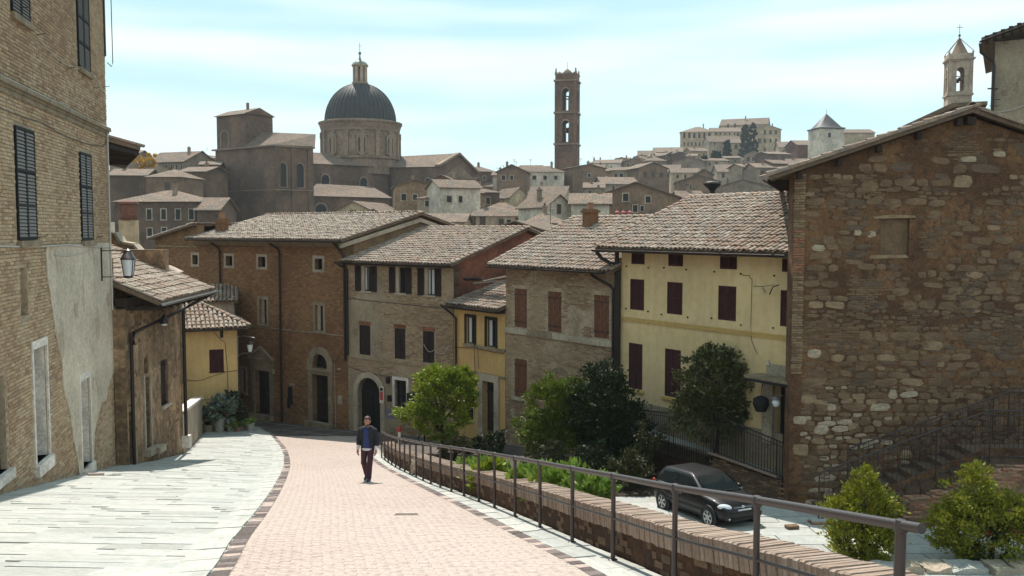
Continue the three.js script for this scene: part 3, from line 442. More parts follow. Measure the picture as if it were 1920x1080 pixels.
["cream house with a long sloping roof and three windows, crowded below bell tower",-5.17,15.08,-300.5,5.19,10.9,3.68,"side",1.71,-1,"cream",[[-1.45,2.02,0.81,1.13],[0.0,2.02,0.85,1.02],[1.45,2.02,0.81,1.2]],"small houses below the bell tower","town_house"],
["whitewashed house with a long sloping roof and no window, crowded below bell tower",-2.65,13.48,-254.2,5.46,11.0,3.22,"side",1.32,-2,"white",[],"small houses below the bell tower","town_house"],
["brown house with its gable to the street and two windows, crowded below bell tower",-0.07,13.46,-241.9,7.94,9.6,3.5,"front",1.84,-6,"brown",[[-2.22,1.93,0.94,1.23],[0.0,1.93,0.78,1.19]],"small houses below the bell tower","town_house"],
["grey house with a hipped roof and two windows, crowded below bell tower",1.75,13.97,-270.1,6.98,8.4,3.89,"hip",1.48,-13,"grey",[[0.0,2.14,0.84,1.03],[1.95,2.14,0.89,1.17]],"small houses below the bell tower","town_house"],
["cream house with its gable to the street and one window, crowded below bell tower",2.87,14.08,-262.1,9.09,10.7,3.96,"front",1.77,20,"cream",[[0.0,2.18,0.87,1.29]],"small houses below the bell tower","town_house"],
["brown house with a long sloping roof and two windows, crowded below bell tower",5.23,13.53,-252.2,5.74,9.8,4.37,"side",1.68,-3,"brown",[[0.0,2.4,0.98,1.03],[1.61,2.4,0.95,1.11]],"small houses below the bell tower","town_house"],
["brown house with a long sloping roof and two windows, crowded below bell tower",9.09,14.69,-271.4,6.98,8.6,4.29,"side",1.69,17,"brown",[[0.0,2.36,0.74,1.09],[1.95,2.36,0.75,1.01]],"small houses below the bell tower","town_house"],
["whitewashed house with a hipped roof and three windows, crowded below bell tower",9.11,13.81,-250.9,10.61,7.7,3.77,"hip",1.65,6,"white",[[-2.97,2.07,0.92,1.0],[0.0,2.07,0.93,1.08],[2.97,2.07,0.74,1.05]],"small houses below the bell tower","town_house"],
["brown house with its gable to the street and one window, on middle hillside",21.59,14.32,-255.1,10.22,7.9,4.43,"front",1.03,22,"brown",[[0.0,2.44,0.89,1.04]],"small houses on the middle hillside","town_house"],
["dark brown house with a long sloping roof and three windows, on middle hillside",31.8,17.56,-330.1,10.6,10.1,3.49,"side",1.38,-8,"dark",[[-2.97,1.92,0.76,1.23],[0.0,1.92,0.84,1.27],[2.97,1.92,0.98,1.03]],"small houses on the middle hillside","town_house"],
["beige house with a long sloping roof and one window, on middle hillside",31.86,16.55,-288.0,9.29,10.5,3.49,"side",1.29,-12,"pale",[[2.6,1.92,0.71,1.23]],"small houses on the middle hillside","town_house"],
["beige house with a long sloping roof and two windows, on middle hillside",33.43,16.27,-278.6,6.22,10.9,3.4,"side",1.21,-18,"pale",[[-1.74,1.87,0.7,1.25],[0.0,1.87,1.0,1.13]],"small houses on the middle hillside","town_house"],
["beige house with its gable to the street and three windows, on middle hillside",48.25,20.04,-364.4,6.19,10.9,2.54,"front",1.18,11,"pale",[[-1.73,1.4,0.95,1.07],[0.0,1.4,0.81,1.3],[1.73,1.4,0.8,1.09]],"small houses on the middle hillside","town_house"],
["beige house with a long sloping roof and two windows, on middle hillside",46.91,18.83,-338.7,9.97,9.7,2.72,"side",1.38,-8,"pale",[[0.0,1.5,0.96,1.06],[2.79,1.5,0.91,1.03]],"small houses on the middle hillside","town_house"],
["brown house with its gable to the street and three windows, on middle hillside",42.13,15.65,-272.2,9.56,11.0,4.22,"front",1.75,18,"brown",[[-2.68,2.32,0.77,1.29],[0.0,2.32,0.75,1.08],[2.68,2.32,0.85,1.18]],"small houses on the middle hillside","town_house"],
["whitewashed house with its gable to the street and one window, on middle hillside",60.2,19.79,-358.9,5.06,9.0,3.71,"front",1.52,-16,"white",[[-1.42,2.04,0.98,1.21]],"small houses on the middle hillside","town_house"],
["whitewashed house with a long sloping roof and one window, on middle hillside",62.44,19.49,-357.7,6.22,8.2,4.41,"side",1.09,-18,"white",[[-1.74,2.43,0.91,1.28]],"small houses on the middle hillside","town_house"],
["cream house with a long sloping roof and three windows, on middle hillside",60.32,18.38,-317.4,9.61,7.1,3.03,"side",1.61,-4,"cream",[[-2.69,1.66,0.85,1.17],[0.0,1.66,0.77,1.27],[2.69,1.66,0.77,1.29]],"small houses on the middle hillside","town_house"],
["brown house with a long sloping roof and one window, on middle hillside",63.51,18.83,-320.8,6.66,9.6,2.81,"side",1.46,23,"brown",[[0.0,1.54,0.93,1.1]],"small houses on the middle hillside","town_house"],
["brown house with its gable to the street and no window, on middle hillside",61.08,16.47,-290.4,5.92,8.1,2.68,"front",1.67,-6,"brown",[],"small houses on the middle hillside","town_house"],
["beige house with a hipped roof and two windows, on hill edge",42.36,30.9,-447.9,6.09,7.2,3.4,"hip",1.58,13,"pale",[[-1.7,1.87,0.77,1.02],[0.0,1.87,0.97,1.09]],"small houses along the hill edge","town_house"],
["grey house with a hipped roof and no window, on hill edge",44.15,29.74,-443.9,6.99,8.3,4.35,"hip",1.62,4,"grey",[],"small houses along the hill edge","town_house"],
["cream house with a long sloping roof and three windows, on hill edge",47.68,28.89,-420.0,6.05,7.6,3.31,"side",1.51,12,"cream",[[-1.69,1.82,0.87,1.29],[0.0,1.82,0.94,1.13],[1.69,1.82,0.79,1.11]],"small houses along the hill edge","town_house"],
["brown house with a long sloping roof and three windows, on hill edge",52.1,31.12,-434.9,6.56,10.0,3.22,"side",1.68,-16,"brown",[[-1.84,1.77,0.7,1.1],[0.0,1.77,0.9,1.2],[1.84,1.77,0.79,1.22]],"small houses along the hill edge","town_house"],
["brown house with its gable to the street and three windows, on hill edge",55.03,29.04,-413.5,9.25,10.9,3.2,"front",1.66,-8,"brown",[[-2.59,1.76,0.98,1.12],[0.0,1.76,0.97,1.29],[2.59,1.76,0.75,1.06]],"small houses along the hill edge","town_house"],
["cream house with its gable to the street and three windows, on hill edge",59.33,29.52,-415.3,5.01,7.2,3.15,"front",1.13,-17,"cream",[[-1.4,1.73,0.84,1.13],[0.0,1.73,0.86,1.27],[1.4,1.73,0.88,1.27]],"small houses along the hill edge","town_house"],
["cream house with a long sloping roof and one window, on hill edge",68.39,33.09,-440.0,6.56,10.3,3.63,"side",1.75,-24,"cream",[[0.0,1.99,0.97,1.05]],"small houses along the hill edge","town_house"],
["beige house with a long sloping roof and two windows, on hill edge",72.75,33.09,-436.5,7.48,9.7,4.06,"side",1.26,2,"pale",[[-2.09,2.23,0.84,1.08],[2.09,2.23,0.72,1.21]],"small houses along the hill edge","town_house"],
["dark brown house with its gable to the street and three windows, on hill edge",72.49,32.3,-417.8,5.73,9.0,3.19,"front",1.32,22,"dark",[[-1.61,1.76,0.81,1.26],[0.0,1.76,0.74,1.01],[1.61,1.76,0.94,1.04]],"small houses along the hill edge","town_house"],
["dark brown house with its gable to the street and two windows, on hill edge",76.3,32.05,-417.1,7.04,9.5,3.96,"front",1.01,21,"dark",[[0.0,2.18,0.73,1.17],[1.97,2.18,0.97,1.29]],"small houses along the hill edge","town_house"],
["beige house with a long sloping roof and three windows, on hill edge",81.33,32.48,-419.0,7.3,10.5,2.74,"side",1.4,-9,"pale",[[-2.04,1.5,0.98,1.23],[0.0,1.5,0.93,1.16],[2.04,1.5,0.83,1.07]],"small houses along the hill edge","town_house"],
["ochre house with a long sloping roof and three windows, on hill edge",88.58,34.4,-432.5,8.47,7.2,4.32,"side",1.67,14,"ochre",[[-2.37,2.38,0.87,1.26],[0.0,2.38,0.7,1.21],[2.37,2.38,0.89,1.25]],"small houses along the hill edge","town_house"],
["ochre house with its gable to the street and one window, under cypress trees",82.12,26.51,-384.7,7.24,8.2,3.17,"front",1.2,15,"ochre",[[-2.03,1.75,0.98,1.05]],"small houses under the cypresses","town_house"],
["beige house with a long sloping roof and two windows, under cypress trees",83.91,26.69,-374.9,10.47,9.9,3.13,"side",1.28,11,"pale",[[-2.93,1.72,0.71,1.02],[0.0,1.72,0.89,1.25]],"small houses under the cypresses","town_house"],
["grey house with a long sloping roof and two windows, under cypress trees",94.3,29.42,-397.0,9.83,7.9,3.21,"side",1.01,-3,"grey",[[0.0,1.77,0.98,1.02],[2.75,1.77,0.8,1.01]],"small houses under the cypresses","town_house"],
["whitewashed house with its gable to the street and three windows, under cypress trees",101.85,29.47,-408.6,8.59,9.4,3.44,"front",1.43,-20,"white",[[-2.4,1.89,0.95,1.12],[0.0,1.89,0.91,1.07],[2.4,1.89,0.71,1.06]],"small houses under the cypresses","town_house"],
["beige house with its gable to the street and three windows, under cypress trees",101.76,29.26,-384.8,7.58,10.3,3.64,"front",1.87,-14,"pale",[[-2.12,2.0,1.0,1.23],[0.0,2.0,0.82,1.14],[2.12,2.0,0.96,1.13]],"small houses under the cypresses","town_house"],
["whitewashed house with a long sloping roof and three windows, under cypress trees",108.26,30.61,-399.9,9.31,8.8,3.28,"side",1.8,-23,"white",[[-2.61,1.81,0.79,1.15],[0.0,1.81,0.92,1.24],[2.61,1.81,0.85,1.13]],"small houses under the cypresses","town_house"],
["dark brown house with a long sloping roof and three windows, under cypress trees",109.25,29.79,-385.6,6.89,9.5,3.19,"side",1.72,-14,"dark",[[-1.93,1.75,0.71,1.0],[0.0,1.75,0.9,1.21],[1.93,1.75,0.88,1.14]],"small houses under the cypresses","town_house"],
["dark brown house with a long sloping roof and one window, under cypress trees",110.35,29.48,-376.3,10.52,10.6,3.12,"side",1.16,16,"dark",[[0.0,1.72,0.87,1.1]],"small houses under the cypresses","town_house"],
["whitewashed house with a hipped roof and three windows, under cypress trees",128.4,33.83,-416.9,7.85,7.3,3.18,"hip",1.74,-9,"white",[[-2.2,1.75,0.71,1.05],[0.0,1.75,0.95,1.12],[2.2,1.75,0.95,1.3]],"small houses under the cypresses","town_house"],
["whitewashed house with a hipped roof and three windows, behind yellow house roof",72.86,16.6,-283.8,6.67,7.3,2.72,"hip",1.3,-10,"white",[[-1.87,1.5,0.83,1.01],[0.0,1.5,0.78,1.05],[1.87,1.5,0.71,1.19]],"small houses behind the yellow roof","town_house"],
["beige house with a long sloping roof and three windows, behind yellow house roof",70.85,15.57,-267.1,7.94,7.5,4.3,"side",1.04,17,"pale",[[-2.22,2.36,0.72,1.03],[0.0,2.36,0.87,1.04],[2.22,2.36,0.82,1.08]],"small houses behind the yellow roof","town_house"],
["brown house with its gable to the street and three windows, behind yellow house roof",79.6,16.74,-292.6,7.58,8.0,2.45,"front",1.55,-12,"brown",[[-2.12,1.35,0.83,1.25],[0.0,1.35,0.85,1.1],[2.12,1.35,0.95,1.2]],"small houses behind the yellow roof","town_house"],
["grey house with a long sloping roof and two windows, behind yellow house roof",72.44,15.63,-256.0,7.99,9.7,3.3,"side",1.47,7,"grey",[[-2.24,1.82,0.83,1.28],[2.24,1.82,0.71,1.23]],"small houses behind the yellow roof","town_house"],
["brown house with a long sloping roof and three windows, behind yellow house roof",76.34,16.32,-258.5,5.31,8.2,3.93,"side",1.23,20,"brown",[[-1.49,2.16,0.72,1.17],[0.0,2.16,0.99,1.07],[1.49,2.16,0.76,1.28]],"small houses behind the yellow roof","town_house"],
["grey house with a hipped roof and three windows, behind yellow house roof",99.66,19.71,-322.8,9.01,9.6,3.87,"hip",1.49,-21,"grey",[[-2.52,2.13,0.79,1.19],[0.0,2.13,0.77,1.03],[2.52,2.13,0.78,1.0]],"small houses behind the yellow roof","town_house"],
["dark brown house with a long sloping roof and three windows, behind yellow house roof",99.21,20.03,-315.9,8.31,9.4,4.48,"side",1.83,-16,"dark",[[-2.33,2.46,0.71,1.21],[0.0,2.46,0.88,1.02],[2.33,2.46,0.82,1.07]],"small houses behind the yellow roof","town_house"],
["ochre house with its gable to the street and two windows, below the church",-18.94,5.46,-177.9,7.79,9.2,4.54,"front",1.36,10,"ochre",[[-2.18,2.5,0.93,1.29],[0.0,2.5,0.82,1.02]],"small houses below the church","town_house"],
["grey house with a long sloping roof and one window, below the church",-17.88,5.75,-182.6,10.84,9.4,3.57,"side",1.13,-17,"grey",[[-3.04,1.96,0.83,1.14]],"small houses below the church","town_house"],
["beige house with a hipped roof and two windows, below the church",-13.14,5.11,-166.7,9.13,8.3,2.4,"hip",1.05,-17,"pale",[[-2.56,1.32,0.83,1.07],[0.0,1.32,0.74,1.13]],"small houses below the church","town_house"],
["beige house with its gable to the street and one window, below the church",-11.08,4.84,-171.5,6.38,7.2,2.58,"front",1.29,-2,"pale",[[1.79,1.42,0.94,1.22]],"small houses below the church","town_house"],
["whitewashed house with a long sloping roof and two windows, below the church",-9.24,4.55,-163.2,7.69,7.3,4.6,"side",1.45,24,"white",[[-2.15,2.53,0.92,1.1],[0.0,2.53,0.72,1.14]],"small houses below the church","town_house"],
["dark brown house with a hipped roof and two windows, below the church",-7.76,5.17,-177.3,10.78,8.6,3.81,"hip",1.17,8,"dark",[[-3.02,2.1,0.72,1.1],[3.02,2.1,0.92,1.25]],"small houses below the church","town_house"],
["dark brown house with its gable to the street and two windows, beside church block",-101.7,13.88,-239.5,8.2,7.1,3.09,"front",1.88,-10,"dark",[[-2.3,1.7,0.74,1.25],[0.0,1.7,0.82,1.1]],"small houses beside the church block","town_house"],
["beige house with a long sloping roof and two windows, beside church block",-99.3,13.63,-241.9,8.8,10.7,4.5,"side",1.85,20,"pale",[[0.0,2.47,0.92,1.08],[2.47,2.47,0.85,1.25]],"small houses beside the church block","town_house"],
["beige house with its gable to the street and two windows, beside church block",-90.66,13.7,-231.8,8.9,7.7,3.26,"front",1.8,-19,"pale",[[-2.49,1.79,0.84,1.21],[2.49,1.79,0.71,1.17]],"small houses beside the church block","town_house"],
["beige house with a hipped roof and one window, beside church block",-91.77,15.39,-251.2,9.39,10.2,4.24,"hip",1.89,-4,"pale",[[-2.63,2.33,0.76,1.2]],"small houses beside the church block","town_house"],
["brown house with a hipped roof and two windows, beside church block",-81.64,15.07,-232.9,9.45,9.5,3.63,"hip",1.79,22,"brown",[[-2.65,2.0,0.92,1.26],[0.0,2.0,0.86,1.13]],"small houses beside the church block","town_house"],
["beige house with a hipped roof and three windows, beside church block",-80.24,15.1,-233.8,5.12,8.4,3.34,"hip",1.43,-2,"pale",[[-1.43,1.84,0.95,1.14],[0.0,1.84,0.9,1.08],[1.43,1.84,0.97,1.02]],"small houses beside the church block","town_house"]
];
// ---------------------------------------------------------------- masonry, roofs, windows for the near houses
const brickGeoCache = new Map();
function brickGeos(L, H, D) { const k = [L, H, D].join(); if (!brickGeoCache.has(k)) brickGeoCache.set(k, [0, 1, 2, 3].map((i) => { const g = boxGeo(L, H, D, Math.min(.008, H * .14)); const u = g.attributes.uv; for (let q = 0; q < u.count; q++) u.setXY(q, u.getX(q) + i * .31, u.getY(q) + i * .17); return g; })); return brickGeoCache.get(k); }
const R1 = rng(777);
function bricks(parent, o) { // courses of single bricks standing a little proud of the mortar plane z = 0
  const { x0, x1, y0, y1, L = .27, H = .08, joint = .012, D = .05, out = .012, holes = [], keep, mats, tone, most = 300, name = 'brick', rough = 1 } = o, list = [], geos = brickGeos(L - joint, H - joint, D); let row = 0;
  for (let y = y0 + H / 2; y < y1; y += H, row++) { let x = x0 + (row % 2) * -L / 2 + (hash(row, 3, 5) - .5) * .06; for (; x < x1; x += L) { const c = x + L / 2; let s = 1, cx = c; if (x < x0) { s = (x + L - x0) / L; cx = (x0 + x + L) / 2; } else if (x + L > x1) { s = (x1 - x) / L; cx = (x + x1) / 2; } if (s < .25) continue; if (inHole(cx, y, holes, L * s * .42)) continue; if (keep && !keep(cx, y)) continue;
    const n = tone ? tone(cx, y) : fbm(cx / 14 + .3, y / 14 + .6, 10, 4, 31); const q = n + (R1() - .5) * .42; list.push({ m: MX(cx, y + (R1() - .5) * .006 * rough, out - D / 2 + (R1() - .5) * .010 * rough, (R1() - .5) * .02 * rough, (R1() - .5) * .02 * rough, (R1() - .5) * .014 * rough, s * (.95 + R1() * .06), .9 + R1() * .12, 1), g: Math.floor(R1() * 4), k: q < .40 ? 2 : q < .60 ? 0 : 1, size: 1 }); } }
  pieces(parent, name, 'far_' + name + 's', list, geos, mats, most);
}
// half-round clay tiles
const tileGeos = [0, 1, 2].map((i) => { const g = new GB(), n = 6, r0 = .098, r1 = .078, l = .46, sag = [0, .006, -.004][i]; for (let k = 0; k < n; k++) { const a = Math.PI * (.04 + .92 * k / n), b = Math.PI * (.04 + .92 * (k + 1) / n), P = (r, t, y, z) => [-r * Math.cos(t), y, r * Math.sin(t) * .82 + z], N = (t) => [-Math.cos(t), 0, Math.sin(t)];
  const A = P(r0, a, 0, .03), B = P(r0, b, 0, .03), C = P(r1, b, l, .0), D = P(r1, a, l, .0), A2 = P(r0 - .016, a, 0, .03), B2 = P(r0 - .016, b, 0, .03), u = i * .3; g.tri(A, B, C, [k * .05 + u, 0], [k * .05 + .05 + u, 0], [k * .05 + .05 + u, l], N(a), N(b), N(b)); g.tri(A, C, D, [k * .05 + u, 0], [k * .05 + .05 + u, l], [k * .05 + u, l], N(a), N(b), N(a)); g.quad(B, A, A2, B2); } const q = g.geo(); q.translate(sag, 0, 0); return q; });
const TILES = [M.tileA, M.tileB, M.tileC, M.tileD];
// roof slope: deck slab (mesh) with tiles as its pieces. P eave-left corner, U along eave, S up the slope (arrays), W width, Ls slope length
function slope(parent, name, P, U, S, W, Ls, o = {}) {
  const N = norm3(cross3(U, S)), th = o.thick || .10, g = new GB(), pt = (u, s, n) => add3(add3(add3(P, mul3(U, u)), mul3(S, s)), mul3(N, n)), poly = o.poly || [[0, 0], [W, 0], [W, Ls], [0, Ls]];
  const v2 = poly.map((p) => new THREE.Vector2(p[0], p[1])); for (const [i, j, k] of THREE.ShapeUtils.triangulateShape(v2, [])) { const a = poly[i], b = poly[j], c = poly[k]; g.tri(pt(a[0], a[1], 0), pt(b[0], b[1], 0), pt(c[0], c[1], 0), a, b, c); g.tri(pt(a[0], a[1], -th), pt(c[0], c[1], -th), pt(b[0], b[1], -th), a, c, b); }
  for (let i = 0; i < poly.length; i++) { const a = poly[i], b = poly[(i + 1) % poly.length]; g.quad(pt(a[0], a[1], -th), pt(b[0], b[1], -th), pt(b[0], b[1], 0), pt(a[0], a[1], 0)); }
  const deck = g.mesh(name, o.bed || M.roofBed, parent);
  const inside = (u, s) => { let c = false; for (let i = 0, j = poly.length - 1; i < poly.length; j = i++) { const [xi, yi] = poly[i], [xj, yj] = poly[j]; if ((yi > s) !== (yj > s) && u < (xj - xi) * (s - yi) / (yj - yi) + xi) c = !c; } return c; };
  const list = [], R = rng(o.seed || 5), pitch = o.pitch || .215, exp = o.exp || .34, k0 = o.tones || [1, 0, 1, 0, 2, 1, 0, 3]; const bas = new THREE.Matrix4().makeBasis(new THREE.Vector3(...norm3(cross3(S, N))), new THREE.Vector3(...S), new THREE.Vector3(...N)); let row = 0;
  for (let s = -.06; s < Ls - .1; s += exp, row++) for (let u = pitch / 2; u < W; u += pitch) { if (!inside(u, Math.max(.02, s + .2))) continue; const wob = (fbm(u / 12 + .2, s / 12, 12, 3, 61) - .5) * .05, p = pt(u + (R() - .5) * .03, s + (R() - .5) * .05 + wob, .004 + R() * .014), m = new THREE.Matrix4().multiplyMatrices(bas, MX(0, 0, 0, (R() - .5) * .05, (R() - .5) * .06, (R() - .5) * .10, .95 + R() * .1, 1, .9 + R() * .25)); m.setPosition(...p); const n = fbm(u / 16, s / 16 + .4, 10, 4, 67); list.push({ m, g: Math.floor(R() * 3), k: k0[Math.min(k0.length - 1, Math.max(0, Math.floor((n - .5) * 5 + R() * k0.length)))], size: 1 }); }
  pieces(deck, 'roof_tile', 'far_roof_tiles', list, tileGeos, TILES, o.most ?? 200); return deck;
}
function ridge(parent, path, o = {}) { // a line of larger capping tiles
  const L = []; let s = 0; for (let i = 0; i + 1 < path.length; i++) { const a = path[i], b = path[i + 1], d = sub3(b, a), l = len3(d), n = Math.max(1, Math.round(l / .36)), t = norm3(d), sd = norm3(cross3(t, [0, 1, 0])), up = cross3(sd, t); for (let k = 0; k < n; k++) { const p = add3(a, mul3(d, (k + R1() * .1) / n)); const m = new THREE.Matrix4().makeBasis(new THREE.Vector3(...sd), new THREE.Vector3(...t), new THREE.Vector3(...up)); m.multiply(MX(0, 0, 0, 0, (R1() - .5) * .06, (R1() - .5) * .05, 1.25, 1, 1.2)); m.setPosition(p[0], p[1] + .02 + R1() * .01, p[2]); L.push({ m, g: 0, k: Math.floor(R1() * 4) }); } }
  pieces(parent, 'ridge_tile', 'far_ridge_tiles', L, tileGeos, TILES, o.most ?? 60);
}
const frameOf = (L, Rr) => { const dx = Rr[0] - L[0], dd = Rr[1] - L[1]; return { W: Math.hypot(dx, dd), turn: Math.atan2(dd, dx) }; };
function house(name, label, L, Rr, y0, group) { const f = frameOf(L, Rr); const t = thing(name, label, 'house', [L[0], y0, -L[1]], f.turn, group); t.W = f.W; return t; }
function slatShutter(parent, x0, x1, y0, y1, z, m, o = {}) { // one louvred leaf
  const f = .045, d = .035, g = new GB(); g.box(x0, y0, z, x0 + f, y1, z + d).box(x1 - f, y0, z, x1, y1, z + d).box(x0 + f, y0, z, x1 - f, y0 + f * 1.5, z + d).box(x0 + f, y1 - f * 1.5, z, x1 - f, y1, z + d);
  const mids = o.mids || [.5]; for (const t of mids) { const c = lerp(y0, y1, t); g.box(x0 + f, c - f * .7, z, x1 - f, c + f * .7, z + d); } g.box(x0 + f, y0 + f, z + .002, x1 - f, y1 - f, z + .006);
  const s = g.mesh('shutter', m, parent), n = o.n || 20, all = new GB(); for (let i = 0; i < n; i++) { const c = lerp(y0 + f * 1.5, y1 - f * 1.5, (i + .5) / n), hh = (y1 - y0 - 3 * f) / n * .36; if (mids.some((t) => Math.abs(c - lerp(y0, y1, t)) < f * .8)) continue; const q = o.single ? new GB() : all; q.quad([x0 + f, c - hh, z + d - .004], [x1 - f, c - hh, z + d - .004], [x1 - f, c + hh, z + .008], [x0 + f, c + hh, z + .008]).quad([x1 - f, c - hh - .006, z + d - .006], [x0 + f, c - hh - .006, z + d - .006], [x0 + f, c + hh - .006, z + .008], [x1 - f, c + hh - .006, z + .008]); if (o.single) q.mesh('louver', o.lm || M.louver, s); }
  if (!o.single) { const l = all.mesh('louvers', o.lm || m, s); l.userData.kind = 'stuff'; } return s;
}
function boardShutter(parent, x0, x1, y0, y1, z, m) { const g = new GB(), n = 3; for (let i = 0; i < n; i++) { const a = lerp(x0, x1, i / n) + .004, b = lerp(x0, x1, (i + 1) / n) - .004; g.box(a, y0, z, b, y1, z + .025 + (i & 1) * .004); } for (const t of [.15, .85]) { const c = lerp(y0, y1, t); g.box(x0 + .01, c - .045, z + .03, x1 - .01, c + .045, z + .048); } const s = g.mesh('shutter', m, parent); new GB().box(x0 - .02, lerp(y0, y1, .15) - .02, z + .049, x1 - .03, lerp(y0, y1, .15) + .01, z + .056).box(x0 - .02, lerp(y0, y1, .85) - .02, z + .049, x1 - .03, lerp(y0, y1, .85) + .01, z + .056).mesh('hinge', M.iron, s); return s; }
function surround(parent, x0, x1, y0, y1, w, z, m, o = {}) { const g = new GB(), zz = -.02; g.box(x0 - w, y0, zz, x0, y1 + w, z).box(x1, y0, zz, x1 + w, y1 + w, z).box(x0, y1, zz, x1, y1 + w, z); if (!o.noSill) g.box(x0 - w - .04, y0 - w * .8, zz, x1 + w + .04, y0, z + .05); return g.mesh('surround', m, parent); }
function sash(parent, x0, x1, y0, y1, z, o = {}) { // window frame, glass and what hangs behind it
  const f = .05, c = (x0 + x1) / 2, g = new GB(); g.box(x0, y0, z, x0 + f, y1, z + .05).box(x1 - f, y0, z, x1, y1, z + .05).box(x0 + f, y0, z, x1 - f, y0 + f, z + .05).box(x0 + f, y1 - f, z, x1 - f, y1, z + .05).box(c - f * .7, y0 + f, z, c + f * .7, y1 - f, z + .055); if (o.bar) g.box(x0 + f, lerp(y0, y1, .62) - .02, z + .005, x1 - f, lerp(y0, y1, .62) + .02, z + .05);
  const w = g.mesh('window', o.m || M.shutterDark, parent); new GB().quad([x0 + f, y0 + f, z + .02], [x1 - f, y0 + f, z + .02], [x1 - f, y1 - f, z + .02], [x0 + f, y1 - f, z + .02]).mesh('pane', M.glassDark, w); if (o.curtain) new GB().quad([x0 + f, y0 + f, z + .028], [x0 + f + (x1 - x0) * o.curtain, y0 + f, z + .03], [x0 + f + (x1 - x0) * o.curtain, y1 - f, z + .03], [x0 + f, y1 - f, z + .028]).mesh('curtain', M.curtain, w); return w;
}
function panelDoor(parent, x0, x1, y0, y1, z, m, o = {}) { const g = new GB(), c = (x0 + x1) / 2, leaf = (a, b) => { g.box(a, y0, z, b, y1, z + .04); const w = b - a, h = y1 - y0; for (const [p, q] of [[.05, .30], [.36, .62], [.68, .95]]) { g.box(a + w * .18, y0 + h * p, z + .04, b - w * .18, y0 + h * q, z + .055); g.box(a + w * .28, y0 + h * p + .05, z + .055, b - w * .28, y0 + h * q - .05, z + .066); } }; if (o.single) leaf(x0 + .01, x1 - .01); else { leaf(x0 + .01, c - .006); leaf(c + .006, x1 - .01); } const d = g.mesh('door', m, parent); new GB().lathe([[0, 0], [.028, .005], [.032, .03], [.02, .045], [0, .05]], 8).geo(); const k = new GB().lathe([[.02, 0], [.03, .02], [.03, .04], [0, .055]], 8).mesh('handle', M.gutterPale, d); k.rotation.x = Math.PI / 2; k.position.set(c + .07, lerp(y0, y1, .45), z + .055); return d; }
function pipe(parent, path, r = .055, m = M.gutter, name = 'downpipe') { return new GB().tube(path, r, 8).mesh(name, m, parent); }
function gutterRun(parent, a, b, m = M.gutter, r = .075) { const d = sub3(b, a), l = len3(d), t = norm3(d), up = [0, 1, 0], sd = norm3(cross3(up, t)), g = new GB(), n = 6; for (let k = 0; k < n; k++) { const A = Math.PI + Math.PI * k / n, B = Math.PI + Math.PI * (k + 1) / n, P = (p, an, rr) => add3(p, add3(mul3(sd, Math.cos(an) * rr), mul3(up, Math.sin(an) * rr))); g.quad(P(b, A, r), P(a, A, r), P(a, B, r), P(b, B, r)); g.quad(P(a, A, r * .86), P(b, A, r * .86), P(b, B, r * .86), P(a, B, r * .86)); } g.tube([add3(a, mul3(sd, r)), add3(b, mul3(sd, r))], .012, 5).tube([add3(a, mul3(sd, -r)), add3(b, mul3(sd, -r))], .012, 5); return g.mesh('gutter', m, parent); }
const sag = (a, b, k, n = 10) => Array.from({ length: n + 1 }, (_, i) => { const t = i / n, p = add3(a, mul3(sub3(b, a), t)); p[1] -= k * 4 * t * (1 - t); return p; });
function cableOn(parent, pts, r = .012, m = M.cable) { const P = []; for (let i = 0; i + 1 < pts.length; i++) { const s = sag(pts[i], pts[i + 1], pts[i][3] ?? .03, 8).map((q) => q.slice(0, 3)); if (i) s.shift(); P.push(...s); } return new GB().tube(P.map((p) => p.slice(0, 3)), r, 5).mesh('cable', m, parent); }
function rafterEnds(parent, x0, x1, y, z0, z1, step = .55) { for (let x = x0 + .2; x < x1; x += step) new GB().box(x - .045, y - .11, z0, x + .045, y, z1).mesh('rafter', M.eaveWood, parent); }
// rubble stones: irregular rounded blocks with a domed face, unit size
const stoneGeos = Array.from({ length: 8 }, (_, i) => { const g = new GB(), R = rng(900 + i), n = 8, rim = [], mid = []; for (let k = 0; k < n; k++) { const a = k / n * Math.PI * 2 + (R() - .5) * .35, sq = 1 / Math.pow(Math.pow(Math.abs(Math.cos(a)), 3.2) + Math.pow(Math.abs(Math.sin(a)), 3.2), 1 / 3.2), r = .5 * sq * (.84 + R() * .24); rim.push([Math.cos(a) * r, Math.sin(a) * r, 0]); mid.push([Math.cos(a) * r * .88, Math.sin(a) * r * .88, .45 + R() * .15]); }
  const c = [(R() - .5) * .2, (R() - .5) * .2, .5 + R() * .2], uv = (p) => [p[0] * .3 + i * .37, p[1] * .3 + i * .53]; for (let k = 0; k < n; k++) { const a = rim[k], b = rim[(k + 1) % n], d = mid[k], e = mid[(k + 1) % n]; g.tri(a, b, e, uv(a), uv(b), uv(e)); g.tri(a, e, d, uv(a), uv(e), uv(d)); g.tri(d, e, c, uv(d), uv(e), uv(c)); } return g.geo(); });
